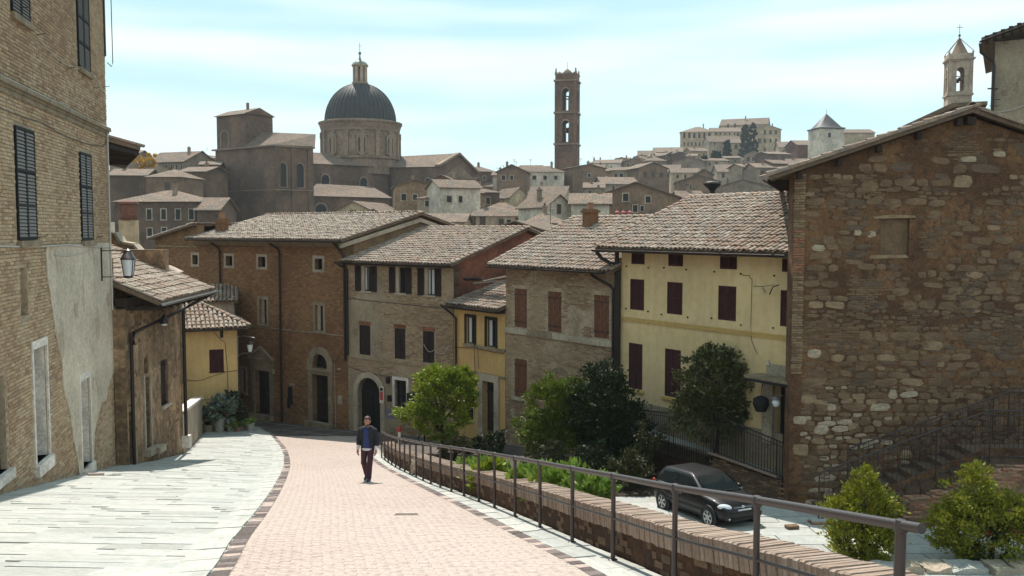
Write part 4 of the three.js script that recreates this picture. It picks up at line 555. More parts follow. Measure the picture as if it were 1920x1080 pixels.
// ---------------------------------------------------------------- tall brick house on the left side of the street
{
  const y0 = -8, V = (y) => y - y0, t = house('brick_house', 'tall tan brick house with black louvred shutters and patched grey plaster beside the pavement', [-8.03, 5], [-13.48, 30.41], y0), W = t.W;
  const doors = [[17.22, V(-4.05), 18.30, V(-1.22)], [21.55, V(-5.32), 22.6, V(-2.72)], [14.3, V(-3.62), 15.2, V(-1.5)]], wins = [[16.42, V(1.45), 17.84, V(4.10)], [22.24, V(1.38), 23.59, V(3.98)], [22.45, V(6.49), 23.85, V(8.9)], [16.5, V(6.70), 17.85, V(9.1)], [10.4, V(1.45), 11.8, V(4.1)], [10.4, V(6.7), 11.8, V(9.1)]];
  const niche = [16.5, V(-.35), 17.05, V(.8)], holes = [...doors, ...wins, niche], top = V(9.95);
  put('wall', wallGeo([[0, 0], [W, 0], [W, top], [0, top]], holes, .45), M.mortarTan, t);
  new GB().box(W - .4, 0, -9, W, top, -.45).mesh('end_wall', M.mortarTan, t); new GB().box(0, 0, -9, .4, top, -.45).box(.4, 0, -9, W - .4, top, -8.6).mesh('back_wall', M.mortarTan, t); new GB().box(.4, 0, -4, W - .4, top - .2, -3.9).mesh('inner_wall', M.mortarTan, t);
  new GB().box(-.5, top, -9.5, W + .3, top + .25, .25).mesh('roof', M.roofBed, t);
  // the plaster sheet keeps an irregular torn edge
  const edge = [[18.6, V(1.25)], [18.55, V(.6)], [18.9, V(-.2)], [19.2, V(-1.1)], [19.7, V(-1.9)], [19.75, V(-2.6)], [20.35, V(-3.4)], [20.6, V(-4.2)], [21.0, V(-5.0)], [21.3, V(-5.7)], [21.5, V(-6)]];
  const right = [[22.7, V(-5.9)], [22.85, V(-5.0)], [23.1, V(-4.4)], [23.6, V(-4.1)], [24.1, V(-3.75)], [24.6, V(-3.85)], [25.2, V(-3.3)], [W - .02, V(-3.1)]];
  const RR = rng(5), rag = (pts) => { const o = []; for (let i = 0; i + 1 < pts.length; i++) for (let k = 0; k < 5; k++) { const q = k / 5; o.push([lerp(pts[i][0], pts[i + 1][0], q) + (RR() - .5) * .09, lerp(pts[i][1], pts[i + 1][1], q) + (RR() - .5) * .09]); } o.push(pts[pts.length - 1]); return o; };
  const outline = [...rag(edge), [22.7, V(-6)], ...rag(right), [W - .02, V(1.25)]]; const sheetHoles = [[21.55, V(-5.32), 22.6, V(-2.72)]];
  const pg = wallGeo(outline, sheetHoles, .03); pg.translate(0, 0, .042); put('plaster_patch', pg, M.plasterGrey, t);
  const inPoly = (x, y) => { let c = false; for (let i = 0, j = outline.length - 1; i < outline.length; j = i++) { const [xi, yi] = outline[i], [xj, yj] = outline[j]; if ((yi > y) !== (yj > y) && x < (xj - xi) * (y - yi) / (yj - yi) + xi) c = !c; } return c; };
  const stain = (x, y) => { let n = fbm(x / 20, y / 20, 12, 5, 37) * .9 + .05; n += (y > V(1.2) ? .03 : -.02); return n; };
  bricks(t, { x0: 13, x1: W - .01, y0: V(-6.6), y1: top, L: .28, H: .085, D: .06, out: .022, holes, keep: (x, y) => !inPoly(x, y) && y > V(street(5 + x * .9778)) - .3, mats: [M.brickTan, M.brickTanB, M.brickTanC], tone: stain, most: 300, rough: 1.7 });
  bricks(t, { x0: 0, x1: 13, y0: V(-4.5), y1: top, L: .28, H: .085, D: .06, out: .022, holes, mats: [M.brickTan, M.brickTanB, M.brickTanC], most: 0, rough: 1.5 });
  // moulded string course with a cable along it
  new GB().box(0, V(4.86), -.02, W, V(4.93), .09).box(0, V(4.93), -.02, W, V(5.03), .15).box(0, V(4.74), -.02, W, V(4.86), .05).mesh('string_course', M.stoneTrim, t);
  cableOn(t, [[0, V(5.06), .13], [8, V(5.06), .13], [14, V(5.07), .13], [20, V(5.06), .13], [W, V(5.05), .13]], .016, M.cablePale);
  cableOn(t, [[0, V(1.35), .06], [7, V(1.3), .06], [15.2, V(1.33), .06], [20.6, V(1.28), .06], [23, V(1.2), .06], [W, V(1.12), .06]], .02, M.cablePale);
  cableOn(t, [[13, V(4.5), .05, .1], [18.4, V(4.4), .05, .12], [24.5, V(4.35), .05, .1], [W, V(4.7), .05]], .012);
  cableOn(t, [[18.3, V(6.5), .05, .18], [22.3, V(6.4), .05, .1], [24.4, V(6.5), .05, .2], [W, V(6.3), .05]], .012, M.cablePale);
  cableOn(t, [[19.2, V(1.05), .06, .05], [21.6, V(1.0), .06, .02], [23.5, V(1.1), .06]], .012, M.cablePale);
  pipe(t, [[W - .22, V(5), .07], [W - .22, V(1.2), .07], [W - .2, V(-1), .07]], .03, M.cablePale, 'conduit'); pipe(t, [[W - .1, V(7.4), .05], [W - .1, V(9.9), .05]], .035, M.cable, 'conduit');
  for (const [x0, a, x1, b] of wins) { new GB().box(x0 - .06, a - .17, -.1, x1 + .06, a - .02, .12).mesh('sill', M.stoneTrim, t); if (x0 > 14) { const c = (x0 + x1) / 2; for (const [p, q] of [[x0, c - .005], [c + .005, x1]]) slatShutter(t, p, q, a, b, .02, M.shutterBlack, { n: 30, mids: [.31, .62], single: true, lm: M.louver }); } new GB().box(x0, a, -.3, x1, b, -.26).mesh('window', M.glassDark, t); }
  for (const [x0, a, x1, b] of doors.slice(0, 2)) { new GB().box(x0 - .14, a - .3, -.44, x1 + .1, a, .13).mesh('threshold', M.whiteStone, t); new GB().box(x0 - .12, a, -.03, x0 - .002, b + .2, .045).box(x1 + .002, a, -.03, x1 + .11, b + .2, .045).box(x0 - .002, b, -.03, x1 + .002, b + .2, .045).box(x0 - .1, a, -.42, x0 + .02, b, -.03).box(x1 - .02, a, -.42, x1 + .1, b, -.03).box(x0 + .02, b - .02, -.42, x1 - .02, b + .1, -.03).mesh('surround', M.whiteStone, t); panelDoor(t, x0 + .02, x1 - .02, a, b - .02, -.40, M.doorWood, { single: true }); }
  { const [x0, a, x1, b] = doors[2]; new GB().box(x0 - .1, a - .22, -.3, x1 + .15, a, .12).mesh('threshold', M.whiteStone, t); const g = new GB(); for (let i = 0; i < 8; i++) g.box(x0, lerp(a, b, i / 8) + .01, -.2, x1, lerp(a, b, (i + 1) / 8) - .01, -.14); g.mesh('door', M.doorWood, t); }
  new GB().box(niche[0], niche[1], -.30, niche[2], niche[3], -.26).mesh('niche_back', M.brickTanC, t);
  for (const [x, y] of [[17.1, 6.9], [18.4, 6.55], [21.2, 6.2], [24.2, 6.1], [25.6, 6.35], [18.0, 1.5], [24.1, 1.45]]) new GB().tube([[x, V(y), 0], [x, V(y) + .02, .16], [x + .12, V(y) + .06, .2]], .011, 5).mesh('hook', M.iron, t);
  new GB().tube([[W - .05, V(7.2), .1], [W + .12, V(7.1), .18], [W + .28, V(7.25), .2], [W + .28, V(9.9), .2]], .014, 6).mesh('aerial_cable', M.cable, t);
  new GB().tube([[21.35, V(-1.95), .05], [21.35, V(-2), .16]], .05, 8).mesh('door_lamp', M.whiteStone, t);
  // lantern on its bracket
  const ln = thing('street_lantern', 'black four-sided lantern on an iron bracket at the brick house corner', 'lantern', [-13.15, .6, -28.95], Math.atan2(25.41, -5.45)); const px = 0, k = ln;
  const B = new GB(); B.box(-.05, -.55, .02, .03, .55, .06).tube([[0, .42, .03], [0, .42, 1.25]], .02, 6).tube([[0, -.42, .03], [0, -.42, .82]], .018, 6).mesh('bracket', M.iron, k);
  const cage = new GB(), cz = .84; cage.lathe([[.15, -.40], [.17, -.38], [.24, .12], [.26, .14]], 4, 0, 0, cz, Math.PI / 4, Math.PI * 2.25); cage.mesh('lantern_glass', M.lampGlass, k); const cap = new GB(); cap.lathe([[.30, .13], [.29, .17], [.13, .38], [.12, .42], [.05, .46], [.0, .50]], 4, 0, 0, cz, Math.PI / 4, Math.PI * 2.25).lathe([[.0, -.47], [.15, -.46], [.17, -.39]], 4, 0, 0, cz, Math.PI / 4, Math.PI * 2.25); cap.mesh('lantern_cap', M.iron, k); const bars = new GB(); for (let i = 0; i < 4; i++) { const a = Math.PI / 4 + i * Math.PI / 2; bars.tube([[Math.cos(a) * .17, -.4, cz - Math.sin(a) * .17], [Math.cos(a) * .255, .14, cz - Math.sin(a) * .255]], .014, 5); } bars.mesh('lantern_bars', M.iron, k);
  const tl = thing('loose_brick', 'single flat reddish brick lying on the pavement by the plastered wall', 'brick', [-11.75, street(25.2) + .0, -25.2], .5); tl.rotation.x = -.2; put('brick_block', boxGeo(.42, .07, .26, .01).translate(0, .04, 0), M.paverC, tl);
}
// ---------------------------------------------------------------- low stone house with the lean-to tile roof
{
  const y0 = -8, V = (y) => y - y0, t = house('stone_house', 'low dark weathered stone house with a lean-to tile roof beside the brick house', [-13.02, 30.43], [-13.3, 36.2], y0), W = t.W;
  const holes = [[1.55, V(-6.15), 2.05, V(-3.6)], [1.6, V(-3.45), 1.98, V(-2.85)], [3.3, V(-4.94), 4.1, V(-3.23)], [.05, V(-6.5), .42, V(-4.5)]];
  put('wall', wallGeo([[-.1, 0], [W, 0], [W, V(-.9)], [-.1, V(-.9)]], holes, .4), M.dirty, t);
  new GB().box(W - .4, 0, -5, W, V(.9), -.4).mesh('end_wall', M.dirty, t); new GB().box(-.1, 0, -5, W, V(.9), -4.6).box(-.1, V(-2), -4.6, .1, V(.7), -.4).mesh('back_wall', M.dirty, t); new GB().box(0, 0, -1.6, W - .4, V(-.95), -1.5).mesh('inner_wall', M.earth, t);
  // scattered stones showing through the render
  const list = [], RR = rng(61); for (let i = 0; i < 150; i++) { const x = RR() * W, y = V(-7 + RR() * 6.2); if (inHole(x, y, holes, .2) || fbm(x / 9, y / 9, 6, 3, 5) < .42) continue; list.push({ m: MX(x, y, .0, 0, 0, (RR() - .5) * .3, .12 + RR() * .3, .06 + RR() * .16, .05), g: Math.floor(RR() * 8), k: Math.floor(RR() * 3) }); } pieces(t, 'stone', 'far_stones', list, stoneGeos, [M.stoneBrownB, M.stoneTan, M.stoneBrown], 200);
  panelDoor(t, 1.57, 2.03, V(-6.15), V(-3.6), -.3, M.doorWood, { single: true }); new GB().box(1.42, V(-6.4), -.3, 2.15, V(-6.15), .22).mesh('threshold', M.stonePale, t); new GB().box(2.05, V(-6.45), -.05, 2.7, V(-6.22), .35).mesh('step', M.stonePale, t); new GB().box(2.06, V(-6.2), -.02, 2.16, V(-3.5), .05).box(1.44, V(-6.15), -.02, 1.54, V(-3.5), .05).mesh('surround', M.stonePale, t); new GB().box(1.6, V(-3.45), -.2, 1.98, V(-2.85), -.17).mesh('window', M.glassDark, t); boardShutter(t, 3.3, 4.1, V(-4.94), V(-3.23), -.12, M.doorWood); new GB().box(3.2, V(-5.05), -.1, 4.2, V(-4.94), .12).mesh('sill', M.stonePale, t); boardShutter(t, .07, .41, V(-6.5), V(-4.5), -.15, M.shutterDark); new GB().box(-.05, V(-6.75), -.1, .5, V(-6.5), .15).mesh('threshold', M.stonePale, t);
  // roof: eave runs along the street
  const pit = .43, c = Math.cos(Math.atan(pit)), s = Math.sin(Math.atan(pit)); const P = [-.12, V(-.72), 1.18]; slope(t, 'roof', P, [1, 0, 0], [0, s, -c], W + .75, 5.6, { seed: 3, most: 260, exp: .36, pitch: .23, tones: [2, 2, 0, 0, 2, 3, 1], thick: .14 });
  gutterRun(t, [-.1, V(-.80), 1.30], [W + .72, V(-.80), 1.30], M.gutterPale, .085); pipe(t, [[W + .35, V(-.86), 1.25], [W + .2, V(-1.35), .35], [W - .05, V(-1.5), .14], [W - .05, V(-6.6), .14]], .07); new GB().box(W - .18, V(-7.1), .0, W + .12, V(-6.6), .3).mesh('pipe_shoe', M.whiteStone, t); pipe(t, [[.02, V(-2.2), .25], [.15, V(-1.8), .2], [3.5, V(-1.6), .2], [W - .1, V(-1.45), .2]], .06); pipe(t, [[.12, V(-1.8), .12], [.1, V(-4), .12], [.12, V(-6.4), .12]], .065); rafterEnds(t, -.1, W + .6, V(-.93), 0, 1.1, .7);
  new GB().box(-.1, V(-.98), -.3, W, V(-.62), .06).mesh('wall_plate', M.eaveWood, t);
  { const b = thing('hanging_lamp', 'small dark hooded wall lamp under the low house eave', 'lamp', [-12.72, -1.62, -33.0]); new GB().tube([[-.4, .35, 0], [-.1, .42, 0], [0, .3, 0]], .018, 6).mesh('arm', M.iron, b); new GB().lathe([[.16, -.12], [.13, .05], [.05, .2], [0, .26]], 10).mesh('hood', M.iron, b); new GB().lathe([[0, -.2], [.1, -.18], [.12, -.11]], 10).mesh('bulb_glass', M.lampGlass, b); }
}
// ---------------------------------------------------------------- garden wall and small yellow house
{
  const A = [-13.32, 36.25], B = [-15.75, 45.6], t = house('garden_wall', 'short pale rendered wall with stone capping between the low house and the yellow house', A, B, -9.4); t.userData.category = 'wall'; const W = t.W, V = (y) => y + 9.4;
  const top = (u) => lerp(V(-5.75), V(-6.9), u / W); new GB().prism([[0, 0], [W, 0], [W, top(W)], [0, top(0)]], -.35, 0).mesh('body', M.stonePale, t); new GB().prism([[-.02, top(0)], [W + .05, top(W)], [W + .05, top(W) + .12], [-.02, top(0) + .12]], -.42, .07).mesh('capping', M.whiteStone, t);
}
{
  const y0 = -9.6, V = (y) => y - y0, t = house('yellow_cottage', 'small yellow rendered cottage with one red-brown shuttered window and a hip tile roof', [-16.74, 46.5], [-14.41, 47.5], y0), W = t.W, hole = [[1.05, V(-5.73), 1.77, V(-4.56)]];
  put('wall', wallGeo([[-2.5, 0], [W, 0], [W, V(-3.42)], [-2.5, V(-3.42)]], hole, .35), M.yellowHouse, t); new GB().box(W - .3, 0, -3.6, W, V(-3.42), -.35).mesh('side_wall', M.yellowHouse, t); new GB().box(-2.5, 0, -3.6, W - .3, V(-3.42), -3.3).box(-2.5, 0, -3.3, -2.2, V(-3.42), -.35).mesh('back_wall', M.yellowHouse, t);
  new GB().box(W - .07, 0, -.1, W + .012, V(-3.5), .012).mesh('corner_strip', M.gutter, t);
  const [x0, a, x1, b] = hole[0]; slatShutter(t, x0, (x0 + x1) / 2 - .004, a, b, -.05, M.shutterRed, { n: 14 }); slatShutter(t, (x0 + x1) / 2 + .004, x1, a, b, -.05, M.shutterRed, { n: 14 }); new GB().box(x0 - .03, a - .05, -.05, x1 + .03, a, .05).mesh('sill', M.shutterRed, t);
  // hip roof: front slope and right slope
  const oh = .55, rise = 1.15, dep = 3.6, half = dep / 2 + oh; const pit = rise / half, c = 1 / Math.hypot(1, pit), s = pit * c, LS = half / c; const fw = W + 2.5 + oh;
  const roof = t; slope(roof, 'roof_slope', [-2.5, V(-3.38), oh], [1, 0, 0], [0, s, -c], fw, LS, { seed: 8, most: 250, poly: [[0, 0], [fw, 0], [fw - half, LS], [0, LS]], tones: [0, 2, 2, 2, 0, 3, 2], pitch: .225 });
  slope(roof, 'roof_slope', [W + oh, V(-3.38), oh], [0, 0, -1], [-c, s, 0], half * 2, LS, { seed: 9, most: 40, poly: [[0, 0], [half * 2, 0], [half, LS]] });
  slope(roof, 'roof_slope', [W + oh, V(-3.38), -dep - oh], [-1, 0, 0], [0, s, c], fw, LS, { seed: 10, most: 0, poly: [[0, 0], [fw, 0], [fw, LS], [half, LS]] });
  ridge(roof, [[W + oh, V(-3.38), oh], [W + oh - half, V(-3.38) + rise, oh - half]]); ridge(roof, [[W + oh - half, V(-3.38) + rise, oh - half], [-2.5, V(-3.38) + rise, oh - half]]);
  new GB().box(-2.5, V(-3.55), -3.6, W + .25, V(-3.43), .3).mesh('eave_board', M.eaveWood, t); gutterRun(t, [-2.5, V(-3.47), oh + .05], [W + oh, V(-3.47), oh + .05], M.gutter, .06);
  cableOn(t, [[-.1, V(-6.05), .03, .12], [1.05, V(-5.98), .03, .02], [1.9, V(-5.75), .03], [W, V(-5.68), .03]], .012); cableOn(t, [[-.1, V(-7.2), .03], [1.9, V(-7.05), .03], [1.95, V(-8.2), .03]], .012); cableOn(t, [[1.3, V(-3.6), .03, .1], [1.85, V(-4.2), .03], [1.95, V(-5.7), .03], [1.95, V(-7.0), .03]], .012); new GB().box(1.62, V(-3.95), 0, 1.76, V(-3.6), .12).mesh('junction_box', M.eaveWood, t); new GB().box(2.05, V(-7.4), .002, 2.25, V(-7.1), .02).mesh('notice', M.whiteStone, t);
  // second little roof just behind it
  const t2 = thing('roof_dormer', 'small tiled outbuilding roof with pale flashing behind the yellow cottage', 'outbuilding', [-17.2, -9, -51.2], .3); new GB().box(-1.6, 0, -2, 1.4, 6.65, 0).mesh('wall', M.stonePale, t2); const k = .3, cc = 1 / Math.hypot(1, k); slope(t2, 'roof', [-1.8, 6.62, .3], [1, 0, 0], [0, k * cc, -cc], 3.4, 2.6, { seed: 4, most: 30 }); pipe(t2, [[1.3, 6.5, .3], [1.55, 6.55, -.2], [1.7, 7.2, -1.8]], .06, M.gutterPale, 'flashing');
  const lp = thing('wall_lamp', 'white glass street lamp on a curved iron arm at the yellow cottage corner', 'lamp', [-14.45, -4.2, -47.45], 0); new GB().tube([[0, .25, 0], [.35, .32, .05], [.95, .2, .1]], .02, 6).tube([[0, -.75, 0], [.25, -.62, .05], [.66, -.58, .08]], .016, 6).tube([[0, .3, 0], [0, -.8, 0]], .03, 6).mesh('arm', M.gutterPale, lp); const lh = new GB().lathe([[.04, -.55], [.1, -.5], [.15, -.2], [.16, -.12]], 10, .68, 0, .08).mesh('lamp_glass', M.lampGlass, lp); new GB().lathe([[.2, -.13], [.17, -.08], [.08, .02], [.03, .06], [.02, .2]], 10, .68, 0, .08).lathe([[0, -.62], [.06, -.58], [.05, -.53]], 10, .68, 0, .08).mesh('lamp_cap', M.iron, lp);
}
// ---------------------------------------------------------------- long ochre brick palazzo
{
  const y0 = -10.2, V = (y) => y - y0, t = house('brick_palazzo', 'long ochre brick palazzo with stone-framed doors closing the foot of the street', [-22.6, 58.1], [-8.66, 47.5], y0), W = t.W, E = V(1.08);
  const attic = [[3.66, -.45, 4.22, .12], [7.05, -.45, 7.7, .13], [10.12, -.45, 10.78, .14], [15.0, -.47, 15.62, .13]], mid = [[7.1, -3.70, 7.78, -2.25], [10.16, -3.70, 10.84, -2.3], [15.0, -3.78, 15.64, -2.4]], gw = [[8.11, -7.89, 8.74, -6.5]], d1 = [9.62, -8.95, 11.02, -6.42], d2 = [14.66, -8.75, 16.0, -6.18], lun = [14.72, -5.84, 15.98, -5.05]; const hv = (h) => [h[0], V(h[1]), h[2], V(h[3])];
  const holes = [...attic, ...mid, ...gw, d1, d2].map(hv); const lunH = [lun[0], V(-5.84), lun[2], V(-5.84) + (lun[2] - lun[0]) / 2 + .18, true]; holes.push(lunH);
  put('wall', wallGeo([[-.4, 0], [W, 0], [W, E], [4.2, E], [4.2, V(1.95)], [-.4, V(1.1)]], holes, .5), M.ochreMortar, t);
  const gable = new GB().prism([[0, 0], [11, 0], [11, E], [5.5, V(2.42)], [0, E]], -.4, 0).mesh('gable_wall', M.ochreMortar, t); gable.rotation.y = Math.PI / 2; gable.position.set(W, 0, -.01); 
  new GB().box(-.4, 0, -11, W - .4, E, -10.7).box(-.4, 0, -10.7, 0, E, -.5).box(0, 0, -2.2, W - .4, E - .1, -2.1).mesh('back_wall', M.ochreMortar, t);
  const dia = (x, y) => { const p = Math.abs(((x * 1.6 + y * 2.1) % 1 + 1) % 1 - .5) + Math.abs(((x * 1.6 - y * 2.1) % 1 + 1) % 1 - .5); return .30 + p * .30 + (fbm(x / 24, y / 24, 10, 4, 51) - .5) * .9; };
  bricks(t, { x0: -.4, x1: W, y0: V(-9.4), y1: V(1.05), L: .27, H: .08, D: .04, out: .012, holes, mats: [M.brickOchre, M.brickOchreB, M.brickOchreC], tone: dia, most: 120 });
  // cornice, string course, plinth
  new GB().box(4.2, V(.78), -.02, W, V(.84), .07).box(4.2, V(.98), -.02, W, V(1.12), .28).box(4.2, V(.86), -.02, W, V(.98), .15).mesh('cornice', M.stoneTrim, t); new GB().box(-.4, V(.6), -.02, 4.2, V(.7), .06).mesh('cornice', M.stoneTrim, t); new GB().box(6.7, V(-3.95), -.02, W, V(-3.88), .05).mesh('string_course', M.stoneTrim, t); new GB().box(11.1, V(-9.6), -.02, 14.3, V(-8.6), .035).mesh('plinth', M.ochreMortar, t);
  for (const h of attic) { const [x0, a, x1, b] = hv(h); surround(t, x0, x1, a, b, .16, .03, M.stonePale, { noSill: true }); new GB().box(x0 - .16, a - .14, -.02, x1 + .16, a, .035).mesh('sill', M.stonePale, t); sash(t, x0, x1, a, b, -.3); }
  for (const h of [...mid, ...gw]) { const [x0, a, x1, b] = hv(h); surround(t, x0, x1, a, b, .17, .05, M.stoneTrim); const w = (x1 - x0) * .38; new GB().box(x0, a, -.36, x0 + w, b, -.12).mesh('reveal', M.stonePale, t); sash(t, x0 + w, x1, a, b, -.22, { bar: true }); }
  { const [x0, a, x1, b] = hv(d1); surround(t, x0, x1, a, b, .28, .07, M.stoneTrim, { noSill: true }); new GB().box(x0 - .36, b + .28, -.02, x1 + .36, b + .62, .09).box(x0 - .46, b + .62, -.02, x1 + .46, b + .72, .2).mesh('entablature', M.stoneTrim, t); const cx = (x0 + x1) / 2, w = (x1 - x0) / 2 + .44, y = b + .72; const pd = new GB(); pd.prism([[cx - w, y], [cx + w, y], [cx, y + .62]], -.02, .07); pd.prism([[cx - w - .05, y], [cx - w + .22, y], [cx, y + .56], [cx, y + .72]], .07, .22); pd.prism([[cx + w - .22, y], [cx + w + .05, y], [cx, y + .72], [cx, y + .56]], .07, .22); pd.mesh('pediment', M.stoneTrim, t); panelDoor(t, x0, x1, a, b, -.34, M.doorWood); new GB().box(x0 - .3, a - .5, -.3, x1 + .3, a, .3).mesh('threshold', M.stoneTrim, t); }
  { const [x0, a, x1, b] = hv(d2); surround(t, x0, x1, a, b, .30, .08, M.stoneTrim, { noSill: true }); new GB().box(x0 - .36, b + .2, -.02, x1 + .36, b + .34, .16).mesh('impost', M.stoneTrim, t); const ar = new THREE.Shape(), cx = (x0 + x1) / 2, r = (x1 - x0) / 2 + .32, ri = (lun[2] - lun[0]) / 2, yb = V(-5.84); ar.moveTo(cx - r, yb); ar.lineTo(cx - r, yb + .18); ar.absarc(cx, yb + .18, r, Math.PI, 0, true); ar.lineTo(cx + r, yb); ar.lineTo(cx + ri, yb); ar.lineTo(cx + ri, yb + .18); ar.absarc(cx, yb + .18, ri, 0, Math.PI, false); ar.lineTo(cx - ri, yb); ar.closePath(); const ag = new THREE.ExtrudeGeometry(ar, { depth: .12, bevelEnabled: true, bevelSize: .02, bevelThickness: .02, bevelSegments: 1, curveSegments: 14 }); ag.translate(0, 0, -.03); put('arch', ag, M.stoneTrim, t); panelDoor(t, x0, x1, a, b, -.34, M.doorWood); new GB().box(x0 - .3, a - .6, -.3, x1 + .3, a, .35).mesh('threshold', M.stoneTrim, t); const fan = new GB(); fan.box(lunH[0], lunH[1], -.3, lunH[2], lunH[3], -.27); const fm = fan.mesh('fanlight', M.glassDark, t); for (let i = 1; i < 5; i++) { const an = i / 5 * Math.PI; new GB().tube([[cx, yb + .1, -.24], [cx + Math.cos(an) * .8, yb + .15 + Math.sin(an) * .62, -.24]], .012, 5).mesh('fanlight_bar', M.iron, fm); } }
  for (const u of [6.58, 12.13]) { pipe(t, [[u - .5, V(.9), .35], [u - .1, V(.62), .14], [u, V(.45), .11], [u, V(-9.2), .11]], .06); } pipe(t, [[W - .6, V(1.0), .4], [W - .25, V(.5), .14], [W - .1, V(.2), .1], [W - .1, V(-5.2), .1]], .06);
  cableOn(t, [[15.9, V(-4.9), .04, .2], [16.6, V(-5.3), .05, .12], [17.2, V(-4.5), .04]], .014); cableOn(t, [[0, V(.72), .06], [6, V(.74), .06], [12, V(.73), .06]], .012); cableOn(t, [[16.5, V(-5.5), .04], [16.55, V(-8.9), .04]], .012, M.cablePale);
  new GB().box(16.75, V(-7.6), 0, 17.05, V(-7.15), .06).mesh('door_plate', M.stonePale, t); new GB().lathe([[0, 0], [.1, 0], [.1, .07], [0, .09]], 8).mesh('alarm_box', M.stonePale, t).position.set(16.9, V(-5.75), .05); new GB().box(12.75, V(-6.98), 0, 13.2, V(-6.9), .05).box(12.78, V(-7.1), 0, 12.82, V(-6.9), .04).box(13.1, V(-7.1), 0, 13.14, V(-6.9), .04).mesh('wall_rack', M.stonePale, t); new GB().box(12.7, V(-8.1), .01, 12.98, V(-7.1), .12).box(12.62, V(-8.3), .01, 12.75, V(-7.7), .1).mesh('hanging_cloth', M.shutterBlack, t); new GB().box(11.28, V(-6.5), 0, 11.42, V(-6.25), .05).mesh('bell_plate', M.stonePale, t);
  // roof
  const oh = .6, run = 5.5 + oh, pit = 1.34 / 5.5, c = 1 / Math.hypot(1, pit), s = pit * c, LS = run / c, yE = V(1.16) - .02; const roof = t; slope(roof, 'roof_slope', [3.9, yE, oh], [1, 0, 0], [0, s, -c], W - 3.9 + .3, LS, { seed: 12, most: 150, tones: [1, 1, 0, 2, 1, 2, 0] }); slope(roof, 'roof_slope', [W + .3, yE, -11 - oh], [-1, 0, 0], [0, s, c], W - 3.9 + .3, LS, { seed: 13, most: 0 }); ridge(roof, [[3.9, yE + run * pit, -5.5], [W + .3, yE + run * pit, -5.5]]); ridge(roof, [[W + .25, yE, oh], [W + .25, yE + run * pit, -5.5]], { most: 30 });
  // raking cornice on the gable
  const rk = new GB(); rk.prism([[-.5, E - .35], [5.5, V(2.42) - .3], [11.5, E - .35], [11.5, E - .12], [5.5, V(2.42) - .08], [-.5, E - .12]], 0, .16).mesh('raking_cornice', M.stonePale, t); const rc = t.children[t.children.length - 1]; rc.rotation.y = Math.PI / 2; rc.position.set(W + .005, 0, 0);
  gutterRun(t, [3.9, yE - .06, oh + .08], [W + .25, yE - .06, oh + .08], M.gutter, .07);
  const pa = .85 / 4.6, ca = 1 / Math.hypot(1, pa);
  slope(t, 'annex_roof', [-.7, V(1.12), -6.5], [0, 0, 1], [ca, pa * ca, 0], 6.9, 4.9, { seed: 15, most: 40, tones: [1, 1, 0, 2, 1] });
  const ch = pivot('chimney', t); ch.position.set(5.3, V(1.2), -1.0); new GB().box(-.32, -.4, -.25, .32, 1.15, .25).box(-.4, .9, -.33, .4, 1.02, .33).mesh('stack', M.brickOchreC, ch); new GB().lathe([[.2, 1.15], [.16, 1.5], [.2, 1.55]], 8).mesh('chimney_pot', M.potClay, ch);
}
